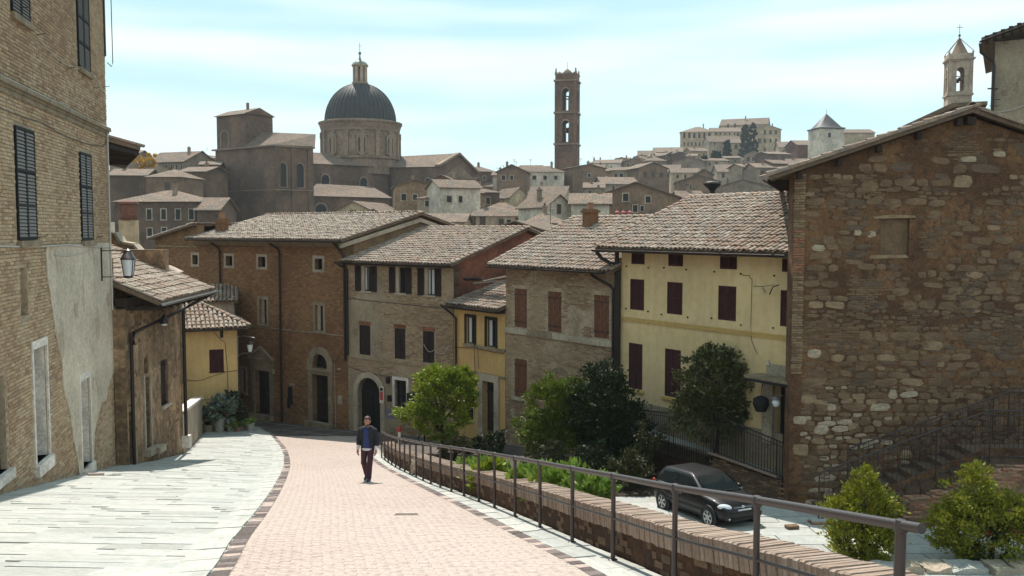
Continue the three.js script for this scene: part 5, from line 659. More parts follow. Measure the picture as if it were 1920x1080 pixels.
// ---------------------------------------------------------------- grey-brown brick house with the arched green door
{
  const y0 = -9.6, V = (y) => y - y0, t = house('grey_brick_house', 'grey-brown brick house with an arched dark door beside the ochre palazzo', [-8.66, 47.5], [-2.78, 43.0], y0), W = t.W, E = V(-.02), hv = (h) => [h[0], V(h[1]), h[2], V(h[3]), h[4]];
  const topW = [[1.08, -1.47, 1.82, -.2], [3.56, -1.47, 4.26, -.2], [5.52, -1.5, 6.22, -.2]], mid = [[.91, -4.79, 1.71, -3.25], [3.47, -4.79, 4.21, -3.25], [5.41, -4.8, 6.15, -3.26]], door = [.72, -8.85, 2.46, -5.95, true], win = [3.46, -7.26, 4.28, -5.86]; const holes = [...topW, ...mid, door, win].map(hv);
  put('wall', wallGeo([[0.01, 0], [W, 0], [W, E], [0.01, E]], holes, .45), M.greyRender, t);
  const side = new GB().prism([[0, 0], [11.4, 0], [11.4, E], [5.7, V(1.58)], [0, E]], -.4, 0).mesh('side_wall', M.redSide, t); side.rotation.y = Math.PI / 2; side.position.set(W, 0, -.01); new GB().box(.01, 0, -11.4, W - .4, E, -11).box(.4, 0, -2, W - .4, E - .1, -1.9).mesh('back_wall', M.greyRender, t);
  bricks(t, { x0: 0.02, x1: W, y0: V(-9.2), y1: E - .1, L: .27, H: .08, D: .04, out: .013, holes, keep: (x, y) => { const n = fbm(x / 11 + .1, y / 11, 8, 4, 71); return (x > 2.7 + (n - .5) * 2.2) && !(y < V(-5.05) && x < 5.2 - n * 3 + .6) || (n > .66); }, mats: [M.brickGrey, M.brickGreyB, M.brickGreyC], most: 220, rough: 1.3 });
  new GB().box(0.01, V(-5.08), -.02, W, V(-5.0), .04).mesh('ledge', M.stoneTrim, t); 
  topW.forEach((h, i) => { const [x0, a, x1, b] = hv(h); sash(t, x0, x1, a, b, -.16, { curtain: [.5, 0, .75][i], m: M.doorWood }); new GB().box(x0, a, -.2, x0 + .2, b, -.02).mesh('reveal', M.stonePale, t); for (const [p, q] of [[x0 - .42, x0 - .01], [x1 + .01, x1 + .42]]) slatShutter(t, p, q, a - .02, b + .02, .018, M.shutterDark, { n: 16 }); new GB().box(x0 - .06, a - .08, -.1, x1 + .06, a, .06).mesh('sill', M.stonePale, t); });
  for (const h of mid) { const [x0, a, x1, b] = hv(h), c = (x0 + x1) / 2; slatShutter(t, x0, c - .004, a, b, -.03, M.shutterDark, { n: 18 }); slatShutter(t, c + .004, x1, a, b, -.03, M.shutterDark, { n: 18 }); new GB().box(x0 - .05, b + .02, -.01, x1 + .05, b + .2, .022).mesh('lintel', M.redSide, t); }
  { const [x0, a, x1, b] = hv(win); surround(t, x0, x1, a, b, .15, .05, M.whiteStone, { noSill: true }); sash(t, x0, x1, a, b, -.2, { bar: true }); new GB().box(x0 - .15, a - .02, -.2, x1 + .15, a, .05).mesh('sill', M.whiteStone, t); }
  { const cx = 1.59, r = .87, yb = V(-8.85), ys = V(-5.95) - r, ar = new THREE.Shape(), ro = r + .26; ar.moveTo(cx - ro, yb); ar.lineTo(cx - ro, ys); ar.absarc(cx, ys, ro, Math.PI, 0, true); ar.lineTo(cx + ro, yb); ar.lineTo(cx + r, yb); ar.lineTo(cx + r, ys); ar.absarc(cx, ys, r, 0, Math.PI, false); ar.lineTo(cx - r, yb); ar.closePath(); const ag = new THREE.ExtrudeGeometry(ar, { depth: .08, bevelEnabled: true, bevelSize: .015, bevelThickness: .02, bevelSegments: 1, curveSegments: 14 }); ag.translate(0, 0, -.02); put('arch', ag, M.stonePale, t); const dg = wallGeo([[cx - r + .002, yb], [cx + r - .002, yb], [cx + r - .002, ys + .9], [cx - r + .002, ys + .9]], [], .05); dg.translate(0, 0, -.3); const dm = put('door', dg, M.doorGreen, t); new GB().box(cx - .02, yb, -.299, cx + .02, ys, -.27).box(cx - r, ys - .05, -.299, cx + r, ys + .05, -.26).mesh('door_rail', M.doorGreen, dm); for (let i = 1; i < 7; i++) { const an = i / 7 * Math.PI; new GB().tube([[cx + Math.cos(an) * .2, ys + .05 + Math.sin(an) * .15, -.27], [cx + Math.cos(an) * r, ys + Math.sin(an) * r, -.27]], .014, 5).mesh('fanlight_bar', M.iron, dm); } for (const [p, q] of [[cx - r + .1, cx - .1], [cx + .1, cx + r - .1]]) for (const [m, n] of [[.1, .9], [1.0, 1.85]]) new GB().box(p, yb + m, -.299, q, yb + n, -.28).mesh('door_panel', M.doorGreen, dm); new GB().box(cx - ro - .1, yb - .5, -.3, cx + ro + .1, yb, .25).mesh('threshold', M.stoneTrim, t); new GB().box(cx + r + .02, V(-7.15), .1, cx + r + .3, V(-6.3), .13).mesh('notice_board', M.whiteStone, t); const nb = t.children[t.children.length - 1]; new GB().box(cx + r + .06, V(-7.0), .131, cx + r + .26, V(-6.55), .136).mesh('poster', mat({ lin: [.45, .05, .04] }), nb); new GB().box(cx + r + .06, V(-6.52), .131, cx + r + .26, V(-6.36), .136).mesh('poster', M.shutterBlack, nb); }
  cableOn(t, [[0, V(-1.88), .03, .02], [3.6, V(-2.0), .03, .02], [W, V(-2.05), .03]], .014); cableOn(t, [[5.5, V(-3.9), .05, .25], [6.2, V(-4.1), .05, .3], [7.1, V(-3.9), .05]], .014, M.cablePale); cableOn(t, [[0, V(-5.5), .03], [2.2, V(-5.75), .03, .03], [W, V(-5.6), .03]], .014); cableOn(t, [[4.2, V(-4.6), .03, .2], [4.8, V(-4.3), .03]], .012);
  pipe(t, [[-.5, V(.0), .45], [-.1, V(-.25), .2], [.08, V(-.4), .09], [.08, V(-4.9), .09]], .06); for (const [x, y] of [[2.95, -6.1], [3.05, -7.0]]) new GB().box(x, V(y), 0, x + .18, V(y) + .3, .16).mesh('meter_box', M.shutterDark, t); new GB().box(4.55, V(-6.9), .0, 4.95, V(-6.4), .3).mesh('mail_box', M.shutterBlack, t); new GB().quad([2.85, V(-7.9), .004], [3.4, V(-7.9), .004], [3.4, V(-7.4), .004], [2.85, V(-7.4), .004]).mesh('paint_smear', mat({ lin: [.16, .15, .24] }), t);
  const oh = .45, run = 5.7 + oh, pit = 1.6 / 5.7, c = 1 / Math.hypot(1, pit), s = pit * c, LS = run / c, yE = V(.04); const roof = t; slope(roof, 'roof_slope', [-.05, yE, oh], [1, 0, 0], [0, s, -c], W + .3, LS, { seed: 21, most: 180 }); slope(roof, 'roof_slope', [W + .25, yE, -11.4 - oh], [-1, 0, 0], [0, s, c], W + .3, LS, { seed: 22, most: 0 }); ridge(roof, [[0, yE + run * pit, -5.7], [W + .25, yE + run * pit, -5.7]]); ridge(roof, [[W + .2, yE, oh], [W + .2, yE + run * pit, -5.7]], { most: 30 }); gutterRun(t, [-.1, yE - .05, oh + .06], [W + .25, yE - .05, oh + .06], M.gutter, .065); new GB().box(0.01, V(-.12), .0, W, V(-.02), .35).mesh('eave_board', M.eaveWood, t);
}
// ---------------------------------------------------------------- narrow yellow house
{
  const y0 = -8.8, V = (y) => y - y0, t = house('narrow_yellow_house', 'narrow ochre-yellow house with a low broken tile roof between two brick houses', [-2.76, 42.98], [-.3, 39.93], y0), W = t.W, E = V(-1.9), hv = (h) => [h[0], V(h[1]), h[2], V(h[3])];
  const wins = [[1.0, -3.62, 1.66, -2.36], [2.56, -3.62, 3.24, -2.36]], door = [2.3, -7.85, 3.16, -5.2], shop = [.85, -7.25, 1.55, -5.05], holes = [...wins, door, shop].map(hv);
  put('wall', wallGeo([[.01, 0], [W, 0], [W, E], [.01, E]], holes, .4), M.yellowNarrow, t); new GB().box(.01, 0, -6, W, E - .1, -1.6).mesh('body', M.yellowNarrow, t); new GB().box(.01, 0, -6, W, E + 1.2, -4.3).mesh('rear_wall', M.redSide, t);
  for (const h of wins) { const [x0, a, x1, b] = hv(h); surround(t, x0, x1, a, b, .12, .04, M.shutterBlack, { noSill: true }); sash(t, x0, x1, a, b, -.15, { curtain: .4 }); } new GB().box(.8, V(-3.75), -.02, W, V(-3.63), .08).mesh('sill_band', M.stoneTrim, t); new GB().box(.01, V(-4.95), -.02, W, V(-4.86), .05).mesh('ledge', M.stoneTrim, t);
  { const [x0, a, x1, b] = hv(door); surround(t, x0, x1, a, b, .34, .07, M.stonePale, { noSill: true }); panelDoor(t, x0, x1, a, b - .55, -.28, M.doorWood, { single: true }); new GB().box(x0, b - .5, -.28, x1, b, -.25).mesh('transom', M.glassDark, t); new GB().box(x0, b - .56, -.28, x1, b - .5, -.2).mesh('transom_bar', M.doorWood, t); new GB().box(x0 - .4, a - .6, -.28, x1 + .4, a - .17, .6).box(x0 - .2, a - .17, -.28, x1 + .2, a, .3).mesh('step', M.stoneTrim, t); const gr = new GB(); for (let i = 0; i < 4; i++) gr.box(x1 + .05, a + .95 + i * .12, .075, x1 + .28, a + .98 + i * .12, .1); gr.mesh('bell_panel', M.stonePale, t); } { const [x0, a, x1, b] = hv(shop); surround(t, x0, x1, a, b, .08, .03, M.stonePale); sash(t, x0, x1, a, b, -.2); }
  cableOn(t, [[0, V(-3.9), .03], [1.7, V(-3.72), .1], [W, V(-3.8), .1]], .014); cableOn(t, [[1.72, V(-3.6), .1], [1.75, V(-4.9), .06], [1.4, V(-5.0), .06]], .014); cableOn(t, [[2.0, V(-3.7), .1], [2.02, V(-4.7), .05]], .012); pipe(t, [[-.5, V(-1.9), .42], [.1, V(-2.3), .2], [.28, V(-2.5), .1], [.28, V(-5), .1]], .055); new GB().box(1.95, V(-5.95), .05, 2.08, V(-5.75), .35).lathe([[.1, 0], [.14, .22], [.05, .3]], 8, 2.02, V(-6.15), .4).mesh('door_lamp', M.iron, t);
  const pit = .27, c = 1 / Math.hypot(1, pit), s = pit * c; const rf = slope(t, 'roof', [-.1, V(-1.82), .45], [1, 0, 0], [0, s, -c], W + .15, 4.7, { seed: 31, most: 200 }); gutterRun(t, [-.15, V(-1.9), .52], [W + .1, V(-1.9), .52], M.gutter, .06); new GB().box(.01, V(-2.02), 0, W, V(-1.88), .4).mesh('eave_board', M.eaveWood, t);
  // slipped sheets and a skylight bowl on the roof
  const sk = thing('rooftop_tray', 'metal tray and broken sheets lying on the narrow house roof', 'tray', [-.95, -.75, -42.2], -.7); new GB().box(-.9, 0, -.3, .5, .06, .3).mesh('sheet', M.gutterPale, sk).rotation.z = .12; new GB().lathe([[.0, .02], [.42, .04], [.52, .16], [.48, .16], [.40, .07], [0, .05]], 14, -1.1, .0, .1).mesh('tray_bowl', M.gutter, sk); new GB().box(-.2, .09, -.1, 1.3, .12, .35).mesh('sheet', M.whiteStone, sk).rotation.z = .2;
}
// ---------------------------------------------------------------- brown brick house with rust shutters
{
  const y0 = -8.8, V = (y) => y - y0, t = house('brown_brick_house', 'brown brick house with faded rust-red board shutters beside the big yellow house', [-.28, 39.9], [4.15, 34.4], y0), W = t.W, E = V(.22), hv = (h) => [h[0], V(h[1]), h[2], V(h[3]), h[4]];
  const up = [[.63, -2.54, 1.47, -.86], [2.85, -2.55, 3.68, -.87], [5.59, -2.54, 6.43, -.86]], lo = [[.63, -5.6, 1.47, -3.92]], sm = [.63, -6.99, 1.11, -6.6], dr = [2.35, -8.0, 3.1, -6.15], holes = [...up, ...lo, sm, dr].map(hv);
  put('wall', wallGeo([[.01, 0], [W, 0], [W, E], [.01, E]], holes, .45), M.mortarTan, t); new GB().box(.01, 0, -9.2, W, E, -8.8).box(.01, 0, -8.8, .4, E, -.45).box(W - .4, 0, -8.8, W, E, -.45).box(.4, 0, -1.8, W - .4, E - .1, -1.7).mesh('back_wall', M.redSide, t);
  bricks(t, { x0: .02, x1: W, y0: V(-8.4), y1: E - .05, L: .27, H: .08, D: .04, out: .014, holes, keep: (x, y) => fbm(x / 9, y / 9 + .3, 6, 4, 73) > .30, mats: [M.brickGrey, M.brickGreyB, M.brickGreyC], most: 300, rough: 1.4 });
  const seg = [0, 1.6, 3.2, 4.9, 6.0, W]; for (let i = 0; i + 1 < seg.length; i++) new GB().box(seg[i] + .01, V(-2.84 - (i & 1) * .01), -.02, seg[i + 1] - .01, V(-2.6), .09).mesh('ledge_stone', i === 1 ? M.stoneTrim : M.stonePale, t);
  for (const h of [...up, ...lo]) { const [x0, a, x1, b] = hv(h), c = (x0 + x1) / 2; boardShutter(t, x0, c - .004, a, b, -.04, M.shutterRust); boardShutter(t, c + .004, x1, a, b, -.04, M.shutterRust); } new GB().box(.5, V(-5.75), -.02, 1.6, V(-5.6), .08).mesh('sill', M.stonePale, t); { const [x0, a, x1, b] = hv(sm); new GB().box(x0, a, -.25, x1, b, -.2).mesh('window', M.glassDark, t); new GB().box(x0 - .05, a - .06, -.02, x1 + .05, a, .05).mesh('sill', M.stonePale, t); } { const [x0, a, x1, b] = hv(dr); panelDoor(t, x0, x1, a, b, -.3, M.doorWood, { single: true }); surround(t, x0, x1, a, b, .2, .05, M.stonePale, { noSill: true }); }
  { const ar = new THREE.Shape(); ar.absarc(3.6, V(-4.7), .72, 0, Math.PI, false); ar.absarc(3.6, V(-4.7), .5, Math.PI, 0, true); ar.closePath(); const g = new THREE.ExtrudeGeometry(ar, { depth: .05, bevelEnabled: false, curveSegments: 12 }); put('blind_arch', g, M.stoneTrim, t); }
  pipe(t, [[5.8, V(.2), .5], [5.9, V(-.1), .4], [6.6, V(-.45), .14], [6.75, V(-.6), .1], [6.75, V(-6.5), .1]], .06); pipe(t, [[W - .12, V(.9), .12], [W - .12, V(-8), .12]], .085); cableOn(t, [[1.9, V(.1), .03], [1.95, V(-2.6), .03]], .012, M.cablePale);
  const oh = .55, run = 4.56 + oh, pit = 1.87 / 4.56, c = 1 / Math.hypot(1, pit), s = pit * c, LS = run / c, yE = V(.34) - .02; const roof = t; slope(roof, 'roof_slope', [-.6, yE - .2, oh], [1, 0, 0], [0, s, -c], W + .6, LS, { seed: 41, most: 240 }); slope(roof, 'roof_slope', [W + .6, yE - .2, -9.1 - oh], [-1, 0, 0], [0, s, c], W + 1.2, LS, { seed: 42, most: 0 }); ridge(roof, [[-.6, yE - .2 + run * pit, -4.56], [W + .6, yE - .2 + run * pit, -4.56]]); ridge(roof, [[-.52, yE - .2, oh], [-.52, yE - .2 + run * pit, -4.56]], { most: 40 }); gutterRun(t, [-.65, yE - .25, oh + .06], [W - .3, yE - .25, oh + .06], M.gutter, .065); new GB().box(-.3, V(.1), 0, W - .02, V(.22), .4).mesh('eave_board', M.eaveWood, t);
  const gb = new GB().prism([[0, 0], [9.1, 0], [9.1, E], [4.56, E + 1.75], [0, E]], 0, .3).mesh('gable_wall', M.redSide, t); gb.rotation.y = Math.PI / 2; gb.position.set(.02, 0, -.01);
  const ch = pivot('chimney', t); ch.position.set(1.6, V(1.4), -3.6); new GB().box(-.26, -.5, -.24, .26, 1.2, .24).box(-.33, 1.05, -.31, .33, 1.15, .31).mesh('stack', M.brickOchreC, ch); new GB().lathe([[.14, 1.2], [.12, 1.45], [.15, 1.5]], 8).mesh('chimney_pot', M.potClay, ch);
}
// ---------------------------------------------------------------- big yellow house
{
  const y0 = -7.6, V = (y) => y - y0, t = house('big_yellow_house', 'large pale yellow rendered house with dark red louvred shutters', [4.15, 34.4], [8.63, 27.95], y0), W = t.W, E = V(1.0), hv = (h) => [h[0], V(h[1]), h[2], V(h[3])];
  const at = [[.56, .41, 1.28, .85], [2.50, .40, 3.23, .83], [4.93, .38, 5.67, .81], [7.48, .38, 8.2, .8]], mid = [[.51, -1.30, 1.27, -.15], [2.46, -1.31, 3.22, -.17], [4.88, -1.33, 5.66, -.18], [7.45, -1.32, 8.2, -.19]], lo = [[.46, -4.27, 1.21, -2.56], [2.39, -4.29, 3.18, -2.57]], door = [7.3, -5.1, 8.1, -3.1], holes = [...at, ...mid, ...lo, door].map(hv);
  put('wall', wallGeo([[.01, 0], [W + .6, 0], [W + .6, E], [.01, E]], holes, .4), M.yellowBig, t); new GB().box(.01, 0, -9, W + .6, E, -8.6).box(.01, 0, -8.6, .4, E, -.4).box(.4, 0, -1.8, W + .6, E - .1, -1.7).mesh('back_wall', M.yellowBig, t);
  for (const h of [...at, ...mid, ...lo]) { const [x0, a, x1, b] = hv(h), c = (x0 + x1) / 2, n = Math.round((b - a) / .075); for (const [p, q] of [[x0, c - .004], [c + .004, x1]]) slatShutter(t, p, q, a, b, -.035, M.shutterRed, { n, mids: b - a < .6 ? [] : [.5] }); }
  for (const h of lo) { const [x0, a, x1] = hv(h); new GB().box(x0 - .12, a - .12, -.02, x1 + .12, a - .02, .08).mesh('sill', M.yellowTrim, t); }
  new GB().box(.01, V(-1.66), -.02, W + .6, V(-1.62), .035).box(.01, V(-1.74), -.02, W + .6, V(-1.70), .05).mesh('trim_line', M.yellowTrim, t); new GB().box(.01, V(-1.60), -.02, W + .6, V(-1.40), .02).mesh('band', M.yellowBig, t); new GB().box(.01, 0, -.02, W - .2, V(-4.72), .03).mesh('plinth', M.greyRender, t);
  for (const [x, y] of [[.3, .32], [1.5, .3], [2.3, .33], [3.4, .3], [4.7, .28], [5.85, .26], [7.2, .25], [.3, -1.28], [1.5, -1.3], [2.2, -1.36], [3.5, -1.36], [4.6, -1.3], [5.9, -1.42], [7.2, -1.4]]) new GB().box(x - .02, V(y) - .03, -.01, x + .02, V(y) + .02, .05).mesh('shutter_hook', M.iron, t);
  cableOn(t, [[5.8, V(.25), .02], [6.2, V(.22), .02], [6.32, V(.1), .02], [6.3, V(-1.3), .02], [6.35, V(-1.9), .02], [6.6, V(-2.3), .02]], .008); cableOn(t, [[6.4, V(-.12), .03], [7.6, V(0), .5]], .01); new GB().tube([[7.1, V(-.35), .1], [7.3, V(-.1), .2], [7.6, V(-.02), .3]], .02, 5).mesh('wire_bracket', M.iron, t); new GB().tube([[6.85, V(-.3), 0], [6.85, V(-.1), .15], [6.9, V(-.35), .15]], .016, 5).mesh('insulator', M.whiteStone, t); new GB().lathe([[0, 0], [.06, 0], [.05, .1], [0, .12]], 8, 7.05, V(-2.6), .06).tube([[7.05, V(-2.45), 0], [7.05, V(-2.5), .08]], .02, 5).mesh('wall_light', M.whiteStone, t);
  { const [x0, a, x1, b] = hv(door); new GB().box(x0 - .4, a, -.02, x0, b + .1, .12).mesh('door_pier', M.stonePale, t); new GB().box(x0, a, -.35, x1, b, -.3).mesh('door', M.glassDark, t); new GB().prism([[x0 - .6, b + .12], [W + .6, b + .12], [W + .6, b + .2], [x0 - .6, b + .2]], 0, .75).mesh('canopy', M.stoneTrim, t); new GB().box(x0 - .3, b + .2, -.01, W + .6, b + .55, .06).mesh('sign_board', M.stonePale, t); new GB().prism([[x0 - .64, b + .04], [W + .6, b + .04], [W + .6, b + .12], [x0 - .64, b + .12]], .70, .78).mesh('canopy_edge', M.shutterBlack, t); }
  const oh = .6, run = 4.48 + oh, pit = 1.75 / 4.48, c = 1 / Math.hypot(1, pit), s = pit * c, LS = run / c, yE = V(1.1); const roof = t; slope(roof, 'roof_slope', [-.85, yE - .1, oh], [1, 0, 0], [0, s, -c], W + 1.15, LS, { seed: 51, most: 300, exp: .33 }); slope(roof, 'roof_slope', [W + .3, yE - .1, -8.96 - oh], [-1, 0, 0], [0, s, c], W + 1.15, LS, { seed: 52, most: 0 }); ridge(roof, [[-.85, yE - .1 + run * pit, -4.48], [W + .3, yE - .1 + run * pit, -4.48]], { most: 40 }); ridge(roof, [[-.77, yE - .1, oh], [-.77, yE - .1 + run * pit, -4.48]], { most: 40 });
  gutterRun(t, [-.9, yE - .18, oh + .07], [W + .3, yE - .18, oh + .07], M.gutter, .08); new GB().box(-.4, V(.86), -.02, W + .6, V(1.0), .5).mesh('eave_board', M.eaveWood, t); pipe(t, [[-.75, yE - .25, oh], [-.7, V(.6), .4], [-.1, V(.3), .2], [-.02, V(.1), .12], [-.02, V(-6), .12]], .075);
  const gw = new GB().prism([[0, 0], [8.96, 0], [8.96, E], [4.48, E + 1.72], [0, E]], 0, .3).mesh('gable_wall', M.yellowBig, t); gw.rotation.y = Math.PI / 2; gw.position.set(.02, 0, -.01);
}
{ const l = thing('hanging_lantern', 'dark round hanging lantern beside the yellow house doorway', 'lantern', [7.85, -3.75, -28.3]); new GB().lathe([[0, -.3], [.16, -.28], [.26, -.05], [.24, .12], [.1, .2], [0, .22]], 12).mesh('body', M.shutterBlack, l); new GB().tube([[0, .2, 0], [.05, .5, -.1], [.25, .8, -.4]], .015, 5).mesh('chain', M.iron, l); const g = thing('globe_lamp', 'white globe lamp under the yellow house canopy', 'lamp', [8.12, -3.62, -27.6]); new GB().lathe([[0, -.13], [.08, -.11], [.13, 0], [.08, .11], [0, .13]], 12).mesh('globe', M.lampGlass, g); new GB().lathe([[.14, .1], [.14, .13], [.05, .2]], 10).tube([[0, .18, 0], [0, .22, 0], [.2, .22, 0]], .02, 5).mesh('holder', M.gutterPale, g); }
// ---------------------------------------------------------------- tall rubble-stone house on the right
{
  const y0 = -7.2, V = (y) => y - y0, d = 26.8, X0 = 8.3, t = thing('stone_gable_house', 'tall brown rubble-stone house showing its blank gable wall', 'house', [X0, y0, -d]), k = .334, pk = 13.33 - X0, top = (x) => V(3.34) + k * (x < pk ? x : 2 * pk - x), W = pk * 2, niche = [2.55, V(.95), 3.42, V(2.02)];
  put('wall', wallGeo([[0, 0], [W, 0], [W, top(W)], [pk, top(pk)], [0, top(0)]], [niche], .5), M.stoneMortar, t); const sk = .37; new GB().quad([sk * 11, 0, -11], [.001, 0, -.01], [.001, top(0), -.01], [sk * 11, top(0), -11]).quad([.5, 0, -.5], [sk * 11 + .5, 0, -11], [sk * 11 + .5, top(0), -11], [.5, top(0), -.5]).mesh('side_wall', M.stoneMortar, t); new GB().box(W - .5, 0, -11, W, top(0), -.5).prism([[sk * 11, 0], [W - .5, 0], [W - .5, top(.4)], [pk + 3, top(pk)], [sk * 11, top(.4)]], -11, -10.6).mesh('back_wall', M.stoneMortar, t);
  new GB().box(niche[0], niche[1], -.25, niche[2], niche[3], -.10).mesh('niche_infill', M.stoneBrown, t); new GB().prism([[niche[0] - .2, niche[3] - .01], [niche[2] + .18, niche[3] + .02], [niche[2] + .15, niche[3] + .09], [niche[0] + .3, niche[3] + .11], [niche[0] - .22, niche[3] + .05]], -.05, .03).prism([[niche[0] - .3, niche[1] - .12], [niche[2], niche[1] - .09], [niche[2] - .1, niche[1]], [niche[0] - .25, niche[1] - .01]], -.05, .025).mesh('niche_trim', M.stoneTan, t);
  const list = [], R = rng(4242); let y = .1, row = 0;
  while (y < V(5.4)) { const h = .10 + R() * R() * .26 + (R() < .12 ? .1 : 0); let x = .26 + (row & 1 ? .12 : -.02) + R() * .1; while (x < 9.4) { const w = h * (.9 + R() * 1.9) + .05; const xm = x + w / 2, ym = y + h / 2 + (R() - .5) * .07; x += w + .015 + R() * .05; if (ym + h > top(xm) - .12 || (xm < .55 && R() < .6)) continue; if (xm > niche[0] - .35 && xm < niche[2] + .3 && ym > niche[1] - .25 && ym < niche[3] + .2) continue; const n = fbm(xm / 12, ym / 14, 6, 4, 81); if (n + R() * .5 < (ym < V(-2.5) && xm < 4.2 ? .50 : .58)) continue; const low = ym < V(-3.0) && xm < 3.6; const q = R() + (low ? .22 : 0) + (n - .5) * .5; list.push({ m: MX(xm, ym, -.012, (R() - .5) * .08, (R() - .5) * .08, (R() - .5) * .22, w * 1.06, h * (.92 + R() * .2), .035 + R() * .04), g: Math.floor(R() * 8), k: q > 1.10 ? 3 : q > .95 ? 2 : q > .55 ? 1 : q > .2 ? 0 : 4, size: Math.sqrt(w * h) }); } y += h * .92; row++; }
  for (const [x, yy, w, h, kk] of [[4.95, 3.1, .62, .42, 2], [5.1, 3.75, .5, .2, 3], [6.0, 3.9, .4, .2, 3], [.75, 1.15, .42, .22, 3], [4.2, -1.75, .7, .34, 2], [2.3, 1.55, .3, .2, 3], [1.9, 1.6, .26, .2, 3], [2.9, 2.45, .55, .3, 1], [5.9, 1.75, .42, .2, 2], [3.55, -1.25, .42, .2, 1], [.7, -2.0, .46, .3, 3], [2.2, 2.95, .6, .36, 1], [.55, -3.35, .5, .34, 2], [.3, -4.0, .42, .3, 3], [.95, -4.3, .5, .3, 3], [.35, -4.9, .5, .42, 2], [1.2, -3.6, .4, .24, 3], [1.9, -4.2, .36, .26, 2]]) list.push({ m: MX(x, V(yy), -.012, 0, 0, (R() - .5) * .1, w, h, .07), g: Math.floor(R() * 8), k: kk, size: 2 });
  pieces(t, 'stone', 'small_stones', list, stoneGeos, [M.stoneBrown, M.stoneBrownB, M.stoneTan, M.stoneWhite, M.stoneDark], 300);
  bricks(t, { x0: .0, x1: .34, y0: V(-2.6), y1: top(0) - .05, L: .34, H: .075, D: .05, out: .022, mats: [M.stoneBrownB, M.stoneTan, M.ruinBrick], most: 120, rough: 2, name: 'quoin_brick' });
  bricks(t, { x0: .34, x1: 9.4, y0: V(-6), y1: V(4.6), L: .26, H: .07, D: .03, out: .010, keep: (x, y) => y < top(x) - .15 && fbm(x / 10 + .5, y / 10, 7, 4, 83) > .60 && !inHole(x, y, [niche], .35), mats: [M.stoneBrown, M.stoneBrownB, M.stoneDark], most: 60, rough: 2.4 });
  // verge of the roof: slopes to the left and right of the ridge
  const c = 1 / Math.hypot(1, k), s = k * c, oh = .85, LS = (pk + oh) / c, yE = top(0) - oh * k + .2, D = 11.4; const UL = norm3([-sk, 0, 1]), DL = D / UL[2]; slope(t, 'roof_slope', [-oh + sk * D, yE, -D + .3], UL, [c, s, 0], DL, LS, { seed: 61, most: 120, thick: .13 }); slope(t, 'roof_slope', [W + oh, yE, .3], mul3(UL, -1), [-c, s, 0], DL, LS, { seed: 62, most: 60, thick: .13 }); ridge(t, [[pk, yE + LS * s + .02, .3], [pk + sk * D, yE + LS * s + .02, -D + .3]], { most: 6 });
  const vl = []; for (let i = 0; i < 15; i++) { const sx = -oh + i * .42; for (const m of [1, -1]) { const x = m > 0 ? sx : W - sx; if (m < 0 && x < pk + .1) continue; const q = MX(x, yE + (sx + oh) * k + .03, .20, 0, 0, Math.atan(k) * m, .44, .07 + R() * .03, .34 + R() * .05); vl.push({ m: q, g: i % 3, k: [0, 1, 2, 0][i % 4] }); } } pieces(t, 'verge_tile', 'far_verge_tiles', vl, blockGeo, [M.tileA, M.tileB, M.tileD], 60);
  for (let i = 0; i < 5; i++) { const x = i * 1.15 + .1; new GB().box(x - .07, top(x) - .2, .0, x + .07, top(x) - .03, .24).mesh('rafter', M.eaveWood, t); } new GB().box(pk - .12, top(pk) - .28, .0, pk + .12, top(pk) - .06, .26).mesh('rafter', M.eaveWood, t); for (let i = 0; i < 8; i++) new GB().box(-oh + .05 + sk * (.55 + i * .6), top(0) - .30, -.6 - i * .6, sk * (.55 + i * .6), top(0) - .16, -.5 - i * .6).mesh('eave_rafter', M.eaveWood, t); gutterRun(t, [-oh - .07 + sk * 8, yE - .1, -8], [-oh - .07, yE - .1, .25], M.gutter, .08);
}
// ---------------------------------------------------------------- house with the eave at the upper right, and the roof before it
{
  const t = thing('plastered_house', 'brown plastered house with an overhanging dark eave rising behind the stone gable', 'house', [31.5, -2, -60], -.5), oh = .8; new GB().box(0, 0, -12, 14, 15.9, 0).mesh('wall', M.greyRender, t); new GB().prism([[-oh, 15.75], [8, 18.4], [8, 18.75], [-oh, 16.1]], -12.5, .8).mesh('roof', M.roofBed, t); for (let i = 0; i < 12; i++) new GB().box(-.6 + i * .45, 15.8 + i * .15, -.1, -.35 + i * .45, 16.2 + i * .15, .9).mesh('rafter', M.eaveWood, t); pipe(t, [[-oh - .05, 15.75, .75], [-oh, 15.2, .6], [-.1, 14.6, .15], [-.05, 14.3, .1], [-.05, 4, .1]], .1); gutterRun(t, [-oh - .1, 15.85, .9], [6, 18.0, .9], M.gutter, .11); new GB().box(5, 12.1, -.02, 14, 12.2, .05).mesh('string_course', M.stoneTrim, t); cableOn(t, [[0, 11.4, .05, .2], [2, 11.8, .05], [3, 12.2, .05]], .03, M.cablePale);
  const a = thing('roof_aerial', 'thin television aerial beside the plastered house', 'aerial', [31.2, 8.9, -59.5]); new GB().tube([[0, -5, 0], [0, 2.0, 0]], .03, 5).tube([[-.35, 1.9, 0], [.3, 1.9, 0]], .05, 5).tube([[-.1, 1.2, 0], [.5, 1.2, 0]], .025, 5).tube([[-.2, .8, 0], [.4, .8, 0]], .025, 5).tube([[-.1, .4, 0], [.3, .4, 0]], .02, 5).mesh('mast', M.iron, a);
  const r = thing('rear_roof_house', 'low dark-roofed house just behind the stone gable', 'house', [19.5, -2, -45], -.42); new GB().box(0, 0, -5, 3, 8.4, 0).mesh('wall', M.redSide, r); new GB().prism([[-.5, 8.45], [2.0, 9.55], [3.4, 9.6], [3.4, 9.75], [1.9, 9.75], [-.5, 8.65]], -5, .3).mesh('roof', M.roofBed, r);
}
